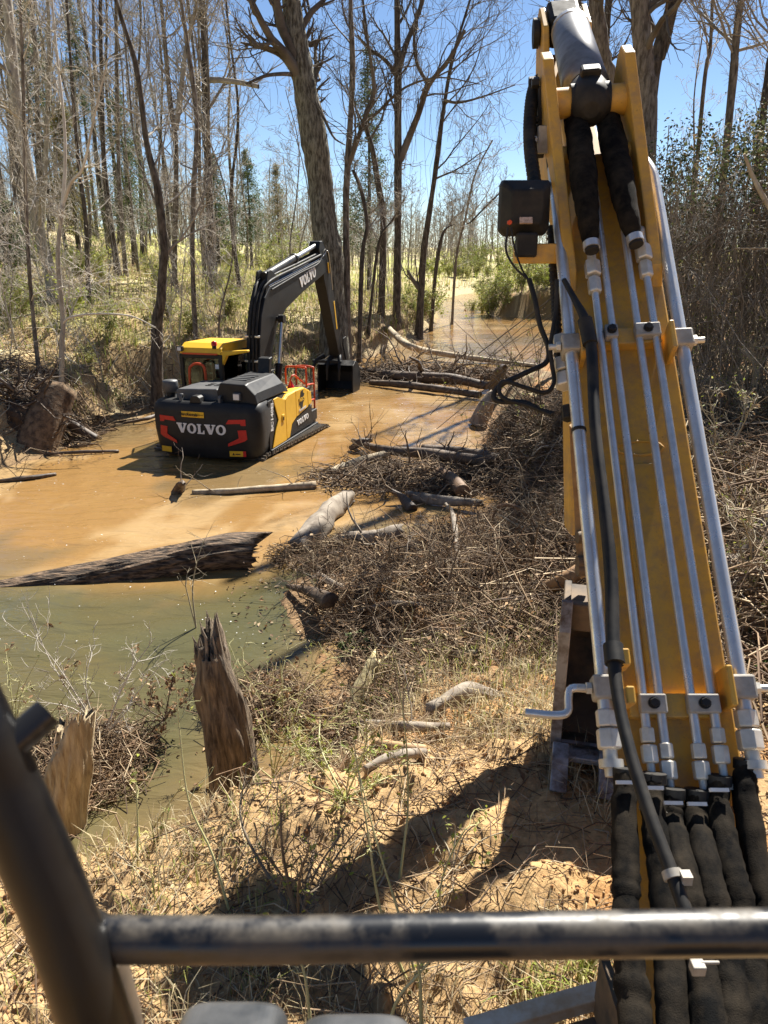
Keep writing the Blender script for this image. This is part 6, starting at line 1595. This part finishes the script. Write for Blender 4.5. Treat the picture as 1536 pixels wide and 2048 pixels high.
# foam flecks on the water
x, y = region(110, -5, 0, 7.5, 9.4, lambda x, y: banks(x, y)[1] < -.3)
x2, y2 = region(260, -7, -1, 9.5, 14.5, lambda x, y: (np.maximum(*banks(x, y)) < -.4) & (np.abs(fbm(x * .7 + y * .3, y * 1.2, 97, 3) - .5) < .025))
x3, y3 = region(420, -2.5, 2.4, 18, 25, lambda x, y: (np.maximum(*banks(x, y)) < -.4) & (np.abs(fbm(x * .8, y * 1.4, 98, 3) - .5) < .05))
x = np.concatenate([x, x2, x3]); y = np.concatenate([y, y2, y3])
P_ = np.stack([x, y, np.full(len(x), .022) + .02 * (y > 10)], 1)
me = leaf_mesh('foam', P_, .002 + .008 * rs.uniform(0, 1, len(x)) ** 4 * (1 + .06 * y), np.full((len(x), 3), .72), rs, 30, .8, 0.02)
tag(link('foam', me, attr_mat('foam_white', .6, 20, .1)), kind='stuff')

# the far wood: one grey mass of trunks and twigs
def far_wood():
    n = 1000
    y = rs.uniform(100, 165, n); ang = rs.uniform(-36, 36, n); x = np.tan(np.radians(ang)) * y
    Hh = np.where(ang < -12, rs.uniform(6, 11, n), np.where(ang < 15, rs.uniform(6, 10.5, n), rs.uniform(8, 14, n)))
    z = height(x, y, False)
    P0 = np.stack([x, y, z], 1); P2 = P0 + np.stack([rs.normal(0, .5, n), rs.normal(0, .5, n), Hh], 1); P1 = (P0 + P2) / 2 + rs.normal(0, .2, (n, 3))
    t = [P0], [P1], [P2], [rs.uniform(.04, .09, n)], [pick(rs, [(.28, .245, .215), (.34, .30, .265), (.22, .19, .165)], n, .2)]
    m = 34000; k = rs.integers(0, n, m); f = rs.uniform(.15, 1, m)
    s = P0[k] + (P2[k] - P0[k]) * f[:, None]; az = rs.uniform(0, 6.283, m); L = Hh[k] * rs.uniform(.06, .22, m) * (1.2 - .5 * f)
    e_ = s + np.stack([np.cos(az) * L * .8, np.sin(az) * L * .8, L * rs.uniform(.2, 1.1, m)], 1)
    t[0].append(s); t[1].append((s + e_) / 2 + rs.normal(0, .12, (m, 3))); t[2].append(e_); t[3].append(rs.uniform(.02, .045, m)); t[4].append(pick(rs, [(.30, .265, .22), (.23, .20, .165), (.36, .31, .25)], m, .2))
    tag(link('far_wood', segs_mesh('far_wood', *[np.concatenate(q) for q in t]), attr_mat('far_bark', .9, .5, .2)), kind='stuff')
far_wood()
# ================================================================ SHRUBS, THICKET, SHOOTS IN FRONT
LEAFY = attr_mat('young_leaf', .55, 8, .25, trans=.4)
SHOOT = simple('green_stem', (.40, .38, .15), (.54, .50, .28), 3, .6)
STEM_PALE = simple('pale_stem', (.42, .36, .25), (.30, .24, .15), 4, .7)
STEM_DARK = simple('dark_stem', (.10, .075, .05), (.20, .155, .105), 4, .8)
YG = [(.30, .33, .05), (.38, .38, .09), (.22, .28, .045)]
def shrub(name, label, base, stems, seed, bark, cols=None, nleaf=0, lsize=(.012, .025), r0=.012, nsub=(5, 4), cat='shrub', group=None, rmin=.0022, sub=.35, dead=0, lev=2):
    """stems: list of lists of points, each starting at the base"""
    rg = np.random.default_rng(seed); base = Vector(base)
    root = empty(name, base, label=label, cat=cat, group=group)
    tips = []
    for st in stems:
        tw = Twigs()
        q = [np.array(v) for v in smooth_path([Vector(p) - base for p in st], 5)]
        L = sum(np.linalg.norm(q[i + 1] - q[i]) for i in range(len(q) - 1))
        r = r0 * rg.uniform(.7, 1.1)
        tw.chain(q, np.linspace(r, max(r * .3, rmin), len(q)), 6)
        for s in range(nsub[0]):
            k = rg.integers(len(q) // 5, len(q) - 1); d = q[k + 1] - q[k]; d = d / np.linalg.norm(d) + rg.normal(0, .65, 3)
            limb(tw, rg, q[k], d, L * sub * rg.uniform(.4, 1), max(r * .4, rmin), 1, lev, rmin, .06, (0, nsub[1], nsub[1]), .25)
        tips += [v[rg.integers(len(v))] for v in tw.V for _ in range(2)]
        link('stem', tw.mesh('stem'), bark, root)
    tips = np.array(tips)
    if nleaf:
        P_ = tips[rg.integers(0, len(tips), nleaf)] + rg.normal(0, .012 if lsize[1] < .05 else .06, (nleaf, 3))
        o = link('leaves', leaf_mesh('leaves', P_, rg.uniform(*lsize, nleaf), pick(rg, cols, nleaf, .25), rg, .3, .45, .2), LEAFY, root); o['kind'] = 'stuff'
    if dead:
        P_ = tips[rg.integers(0, len(tips), dead // 6)].repeat(6, 0) + rg.normal(0, .03, (dead // 6 * 6, 3))
        o = link('dead_leaves', leaf_mesh('dead_leaves', P_, rg.uniform(.015, .035, len(P_)), pick(rg, LV, len(P_), .3), rg, .2, .5, .35), LEAF, root); o['kind'] = 'stuff'
    return root
def fan(base, tips, Y, dy=.25, rg=np.random.default_rng(3)):
    out = []
    for px, py in tips:
        t = at(px, py, Y + rg.normal(0, dy)); m_ = Vector(base).lerp(t, .5) + Vector((rg.normal(0, .05), rg.normal(0, .05), .08 * (t - Vector(base)).length))
        out.append([base, m_, t])
    return out
def line(pts, Y0, Y1):
    n = len(pts); return [at(px, py, Y0 + (Y1 - Y0) * k / (n - 1)) for k, (px, py) in enumerate(pts)]

# single green shoots
def shoot(label, pts, seed, r=.008, Yt=None, nl=14, ns=3):
    b_ = at_ground(*pts[0]); st = line(pts, b_.y, b_.y + (Yt if Yt is not None else .15)); st[0] = b_ - Vector((0, 0, .05))
    shrub('green_shoot', label, b_, [st], seed, SHOOT, YG, nl, (.008, .018), r, (ns, 2), 'shoot', 'green shoots on the near bank', .0018, .22)
shoot('long thin green shoot leaning left past the tall rotten snag', [(465, 1828), (425, 1710), (378, 1605), (360, 1470), (351, 1345)], 601, .0065, .3)
shoot('short knobbly green shoot at the pool edge left of the tall rotten snag', [(273, 1740), (275, 1640), (270, 1537)], 602, .0085, .1, 4)
shoot('thickest straight green shoot rising in the middle of the near bank', [(797, 1760), (808, 1690), (816, 1611), (812, 1480), (790, 1312)], 603, .0105, .35, 10)
shoot('pale green shoot leaning left from behind the guard bar', [(830, 1960), (765, 1836), (735, 1660), (706, 1476)], 604, .010, .3)
shoot('pale green shoot close beside the one leaning left from the guard bar', [(850, 1975), (800, 1836), (755, 1690), (718, 1545)], 605, .010, .35)
shoot('thin green shoot bending right above the guard bar', [(900, 1890), (880, 1780), (930, 1660), (968, 1655)], 606, .006, .2)
shoot('bare green shoot at the pool edge near the pale splintered stump', [(300, 1655), (350, 1590), (372, 1565)], 607, .008, .1, 3)
shoot('second short shoot curving up beside the pale splintered stump', [(285, 1690), (330, 1650), (340, 1600)], 608, .007, .1, 3)
shoot('stout pale stem seen under the left half of the guard bar', [(845, 2110), (842, 2020), (838, 1940), (820, 1850)], 609, .011, .1, 3, 1)
shoot('thin pale stem seen under the guard bar beside the front lights', [(625, 2110), (615, 1990), (600, 1920), (560, 1850)], 610, .009, .1, 6, 2)
shoot('crossing pale stem under the middle of the guard bar', [(760, 2110), (790, 2010), (845, 1940), (930, 1830)], 611, .008, .1, 6, 2)

b_ = at_ground(597, 1850)
shrub('bare_shrub', 'dark stemmed leafing shrub in front of the sandy mound', b_, fan(b_, [(492, 1541), (560, 1600), (620, 1687), (660, 1560), (700, 1640), (520, 1690), (760, 1610)], b_.y + .15), 620, STEM_DARK, YG, 170, (.007, .016), .009, (7, 4))
b_ = at_ground(905, 1740)
shrub('bare_shrub', 'star shaped clump of bare pale shoots by the shadow edge', b_, fan(b_, [(865, 1650), (900, 1645), (968, 1640), (1038, 1748), (1010, 1662), (850, 1800), (985, 1850), (880, 1690)], b_.y + .1, .1), 621, STEM_PALE, YG, 60, (.008, .02), .006, (2, 2))
b_ = at_ground(545, 1560)
shrub('bare_shrub', 'tangled pale green twigs leaning on the tall rotten snag', b_, fan(b_, [(480, 1330), (560, 1320), (640, 1300), (700, 1420), (600, 1400), (690, 1500), (420, 1420), (520, 1450)], b_.y + .1), 622, SHOOT, YG, 260, (.007, .016), .007, (7, 4), dead=60)
b_ = at_ground(690, 1600)
shrub('bare_shrub', 'leafy green twig tangle above the sandy mound', b_, fan(b_, [(580, 1480), (640, 1440), (720, 1400), (800, 1500), (840, 1560), (760, 1560), (600, 1560)], b_.y + .1), 623, SHOOT, YG, 330, (.008, .02), .006, (7, 4))
b_ = at_z(205, 1480, .0)
shrub('bare_shrub', 'pale bare bush standing in the still pool with dead leaf clots', b_, fan(b_, [(60, 1260), (185, 1290), (240, 1330), (310, 1275), (330, 1320), (100, 1330), (20, 1400), (60, 1220), (280, 1390)], b_.y + .1, .3), 624, TWIG_PALE, YG, 60, (.006, .012), .010, (7, 4), dead=60)
b_ = at_z(30, 1500, .0)
shrub('bare_shrub', 'thin greenish bush at the left edge of the still pool', b_, fan(b_, [(10, 1290), (80, 1310), (150, 1360), (-40, 1330), (120, 1420), (40, 1360)], b_.y + .1, .2), 625, SHOOT, YG, 60, (.006, .014), .008, (6, 3), dead=30)
b_ = at_z(330, 1440, .1)
shrub('driftwood_bush', 'drift clogged heap of twigs left of the tall rotten snag', b_, fan(b_, [(260, 1400), (300, 1350), (390, 1340), (400, 1390), (220, 1470), (350, 1330), (250, 1520), (310, 1470)], b_.y, .3), 626, STEM_DARK, None, 0, r0=.009, nsub=(9, 5), dead=420)
b_ = at_z(560, 1420, .05)
shrub('driftwood_bush', 'small drift clogged twig heap right of the tall rotten snag', b_, fan(b_, [(510, 1360), (560, 1350), (600, 1380), (540, 1400), (590, 1420)], b_.y, .2), 627, STEM_DARK, None, 0, r0=.008, nsub=(8, 5), dead=240)
b_ = at_z(392, 1255, .0)
shrub('sapling', 'whitish forked sapling stem standing in the pool behind the snag', b_, [[b_, at(385, 1180, b_.y), at(395, 1120, b_.y), at(410, 1078, b_.y)], [b_, at(378, 1200, b_.y), at(372, 1160, b_.y), at(400, 1145, b_.y)]], 628, STEM_PALE, None, 0, r0=.010, nsub=(5, 3), cat='sapling')
b_ = at_ground(700, 1310); 
shrub('leafy_plant', 'low dark green leafy plant at the water edge under the brush', b_, fan(b_, [(680, 1285), (700, 1270), (730, 1275), (745, 1300), (690, 1300), (715, 1290)], b_.y, .1), 629, STEM_DARK, [(.14, .20, .06), (.20, .26, .10), (.30, .34, .2)], 420, (.02, .04), .006, (5, 3), cat='plant')
b_ = at_ground(1085, 870)
shrub('bare_shrub', 'bare bush with clinging dead leaves overhanging the creek left of the boom', b_, fan(b_, [(905, 640), (960, 632), (1010, 650), (1060, 640), (930, 720), (960, 780), (890, 690), (1040, 720), (1000, 700), (1090, 660), (870, 800), (940, 830)], b_.y - .3, .7), 630, STEM_DARK, YG, 120, (.02, .035), .012, (4, 3), rmin=.0035, dead=200, sub=.35)
b_ = at_ground(1060, 930)
shrub('bare_shrub', 'white bleached twigs arching from the shadowed right bank', b_, fan(b_, [(1075, 880), (1100, 890), (1055, 940), (1085, 915), (1120, 905), (1040, 900)], b_.y - .2, .3), 631, TWIG_PALE, None, 0, r0=.016, nsub=(3, 3), rmin=.005)
b_ = at_ground(1120, 1130)
shrub('bare_shrub', 'dense dry brush heap of fine roots beside the bucket link', b_, fan(b_, [(980, 1010), (1020, 980), (1070, 1000), (1110, 1010), (940, 1060), (1000, 1060), (1060, 1050), (1130, 1000), (960, 1120), (1030, 1110)], b_.y + .6, .5), 632, STEM_DARK, None, 0, r0=.010, nsub=(9, 6), rmin=.0028)
b_ = at_ground(1010, 870)
shrub('bare_shrub', 'dark brush heap in shade on the right waterline', b_, fan(b_, [(960, 830), (1000, 820), (1050, 825), (1100, 830), (980, 860), (1090, 860), (1030, 840)], b_.y, .8), 633, STEM_DARK, None, 0, r0=.015, nsub=(6, 5), rmin=.004, dead=240)

# shrubs in young leaf: three growth forms, copied
def proto_shrub(seed, Hh, W, cols, nleaf, ls):
    rg = np.random.default_rng(seed)
    st = []
    for k in range(9):
        az = rg.uniform(0, 6.28); r = W * rg.uniform(.2, 1); h = Hh * rg.uniform(.6, 1)
        st.append([(0, 0, -.1), (math.cos(az) * r * .4, math.sin(az) * r * .4, h * .55), (math.cos(az) * r, math.sin(az) * r, h)])
    return shrub('leafing_shrub', None, (0, 0, 0), st, seed, STEM_PALE if seed % 2 else STEM_DARK, cols, nleaf, ls, .018, (7, 4), rmin=.006, sub=.4)
ps = [proto_shrub(701, 1.6, 1.0, YG, 900, (.05, .085)), proto_shrub(702, 1.1, .9, [(.36, .36, .10), (.44, .42, .16), (.28, .30, .08)], 700, (.05, .08)), proto_shrub(703, 2.2, 1.2, [(.24, .28, .06), (.30, .31, .09), (.18, .22, .05)], 1100, (.05, .09))]
used = set()
def put_shrub(px, py, k, s, label, group, Y=None):
    p = at_ground(px, py) if Y is None else None
    if p is None:
        q = at(px, py, Y); p = Vector((q.x, Y, hz(q.x, Y)))
    o = ps[k] if k not in used else copy_tree(ps[k]); used.add(k)
    o.name = 'leafing_shrub'; o.location = p; o.scale = (s, s, s); o.rotation_euler = (0, 0, rng.uniform(0, 6.28))
    tag(o, label, 'shrub', group)
put_shrub(836, 632, 2, 1.0, 'bright green shrub at the foot of the slender curving tree', None, Y=41)
put_shrub(862, 612, 0, 1.2, 'yellow green shrub beside the creek right of the slender curving tree', None, Y=47)
put_shrub(222, 672, 2, .55, 'small green bush on the slope left of the crooked dark tree', None)
put_shrub(455, 640, 1, .7, 'low green bush behind the black boom base', None)
for k in range(26):
    k_ = int(rng.integers(3)); put_shrub(rng.uniform(945, 1180), 600, k_, rng.uniform(.6, 1.2), ('broad yellow green shrub', 'low yellowish shrub', 'tall green shrub')[k_] + ' on the far right bank at the creek bend', 'shrubs on the far right bank', Y=rng.uniform(50.5, 58))
for k in range(12):
    put_shrub(rng.uniform(870, 1010), 560, rng.integers(3), rng.uniform(.7, 1.1), 'green shrub on the cut bank closing the far end of the creek', 'shrubs at the far end of the creek', Y=rng.uniform(85, 90))
for k in range(20):
    k_ = int(rng.integers(3)); put_shrub(rng.uniform(840, 1150), 545, k_, rng.uniform(.9, 1.6), ('broad yellow green shrub', 'low yellowish shrub', 'tall green shrub')[k_] + ' in the open ground before the far treeline', 'shrubs before the far treeline', Y=rng.uniform(84, 112))
for k in range(14):
    k_ = int(rng.integers(3)); put_shrub(rng.uniform(430, 640), 530, k_, rng.uniform(.7, 1.3), ('broad yellow green shrub', 'low yellowish shrub', 'tall green shrub')[k_] + ' at the sunlit wood edge left of the massive trunk', 'shrubs at the wood edge', Y=rng.uniform(48, 75))
n_ = 0
while n_ < 34:
    Y = rng.uniform(19, 44); px = rng.uniform(-20, 470); X = (px - 768) / FOC * (Y * .95 + .6)
    if banks(np.array([X]), np.array([Y]))[0][0] < 2.2: continue
    k_ = int(rng.integers(3)); put_shrub(px, 560, k_, rng.uniform(.35, .75), ('broad yellow green bush', 'low pale yellowish bush', 'upright green bush')[k_] + (' on the near left slope' if Y < 28 else ' far up the left slope'), 'low bushes on the left slope', Y=Y); n_ += 1

# ---- the vine thicket on the right
def thicket():
    rg = np.random.default_rng(800)
    root = empty('vine_thicket', (6.2, 13.5, hz(6.2, 13.5)), label='high thicket of hanging vines under dark green leaves at the right edge', cat='thicket')
    o_ = root.location
    def top(x, y): return 4.6 + 2.2 * float(fbm(x * .55, y * .5, 81, 3)) + .22 * (x - 4) - .25 * max(0, 4.6 - x) * 2
    tw = Twigs()
    N = 1900
    for k in range(N):
        x = rg.uniform(4.2, 10.5); y = rg.uniform(11.6, 15.8) ; g = hz(x, y, False); t = top(x, y) * rg.uniform(.72, 1.0)
        if t < g + .6: continue
        zb = g + (t - g) * max(0, rg.normal(.0, .28)) * .8
        n = 6; p = []; px_, py_ = x, y; dx, dy = rg.normal(0, .10 if k % 3 else .34, 2)
        for j in range(n):
            f = j / (n - 1); p.append(np.array((px_, py_, t + (zb - t) * f)) - np.array(o_)); px_ += dx + rg.normal(0, .17); py_ += dy + rg.normal(0, .17)
        r = rg.choice([.0035, .005, .007, .011], p=[.45, .33, .17, .05])
        tw.chain(p, np.full(n, r), 3)
    v = link('vine', tw.mesh('vine'), simple('vine_bark', (.09, .068, .048), (.34, .27, .19), 1.5, .85), root); v['kind'] = 'stuff'
    tw = Twigs()
    for k in range(2300):
        x = rg.uniform(4.2, 10.5); y = rg.uniform(11.6, 15.5); z = hz(x, y, False) + rg.uniform(.1, 3.8)
        limb(tw, rg, np.array((x, y, z)) - np.array(o_), rg.normal(0, 1, 3), rg.uniform(.4, 1.3), .006, 1, 2, .003, -.05, (0, 4), .5)
    v = link('twigs', tw.mesh('twigs'), TWIG, root); v['kind'] = 'stuff'
    P_ = []; C = []; S = []
    def clump(c, n, sp, cols, s):
        P_.append(np.array(c) - np.array(o_) + rg.normal(0, 1, (n, 3)) * np.array(sp)); C.append(pick(rg, cols, n, .35)); S.append(rg.uniform(*s, n))
    for k in range(230):                       # the green roof of the thicket
        x = rg.uniform(4.3, 10.5); y = rg.uniform(11.8, 15.6); t = top(x, y)
        clump((x, y, t - abs(rg.normal(0, .5))), 64, (.26, .26, .16), [(.06, .075, .028), (.085, .10, .04), (.04, .055, .022), (.13, .12, .05), (.16, .11, .06)], (.02, .05))
    for k in range(520):
        x = rg.uniform(4.4, 10.5); y = rg.uniform(11.8, 15.4); g = hz(x, y, False)
        clump((x, y, g + rg.uniform(.3, 3.0)), 26, (.22, .22, .25), YG + [(.34, .33, .10), (.40, .30, .14), (.2, .2, .06)], (.012, .028))
    for k in range(260):
        x = rg.uniform(4.4, 10.5); y = rg.uniform(11.8, 15.4); t = top(x, y)
        clump((x, y, t - rg.uniform(.6, 2.2)), 22, (.2, .2, .3), [(.16, .105, .06), (.10, .09, .04), (.07, .085, .03)], (.02, .04))
    o = link('leaves', leaf_mesh('leaves', np.concatenate(P_), np.concatenate(S), np.concatenate(C), rg, .3, .5, .2), LEAFY, root); o['kind'] = 'stuff'
thicket()
for k, (px, py, lab) in enumerate(((1430, 960, 'leafless bush with green buds on the slope right of the boom'), (1510, 850, 'spiky bare bush under the vine thicket at the right edge'), (1420, 760, 'bare twiggy bush before the bare clay patch under the thicket'), (1500, 1190, 'bare bush of straight pale twigs low on the right slope'))):
    b_ = at_ground(px, py)
    shrub('bare_shrub', lab, b_, fan(b_, [(px + rng.uniform(-90, 90), py - rng.uniform(60, 210)) for _ in range(8)], b_.y, .5), 820 + k, STEM_PALE, YG, 130, (.012, .024), .013, (7, 5), rmin=.004, dead=60)
b_ = at_ground(1530, 1345)
shrub('leafy_plant', 'fresh dark green tuft of leaves at the right edge beside the big pipe', b_, fan(b_, [(1490, 1325), (1510, 1318), (1535, 1330), (1560, 1320), (1500, 1345)], b_.y, .1), 830, STEM_DARK, [(.08, .16, .03), (.12, .22, .045)], 260, (.015, .032), .005, (4, 3), cat='plant')
rs2 = np.random.default_rng(5)
for px, py, lab in ((1165, 1945, 'fresh green grass tuft by the worn step edge'), (1080, 1985, 'smaller grass tuft lying flat left of the worn step edge')):
    b_ = at_ground(px, py); n = 90
    P_ = np.array(b_)[None] + rs2.normal(0, 1, (n, 3)) * np.array((.05, .05, 0))
    o = link('grass_tuft', blade_mesh('grass_tuft', P_ - np.array(b_), rs2.uniform(.07, .2, n), rs2.uniform(.004, .008, n), rs2.uniform(.3, 1, n), pick(rs2, [(.24, .30, .05), (.36, .38, .10), (.46, .42, .2)], n, .2), rs2), BLADE); o.location = b_
    tag(o, lab, 'grass tuft')
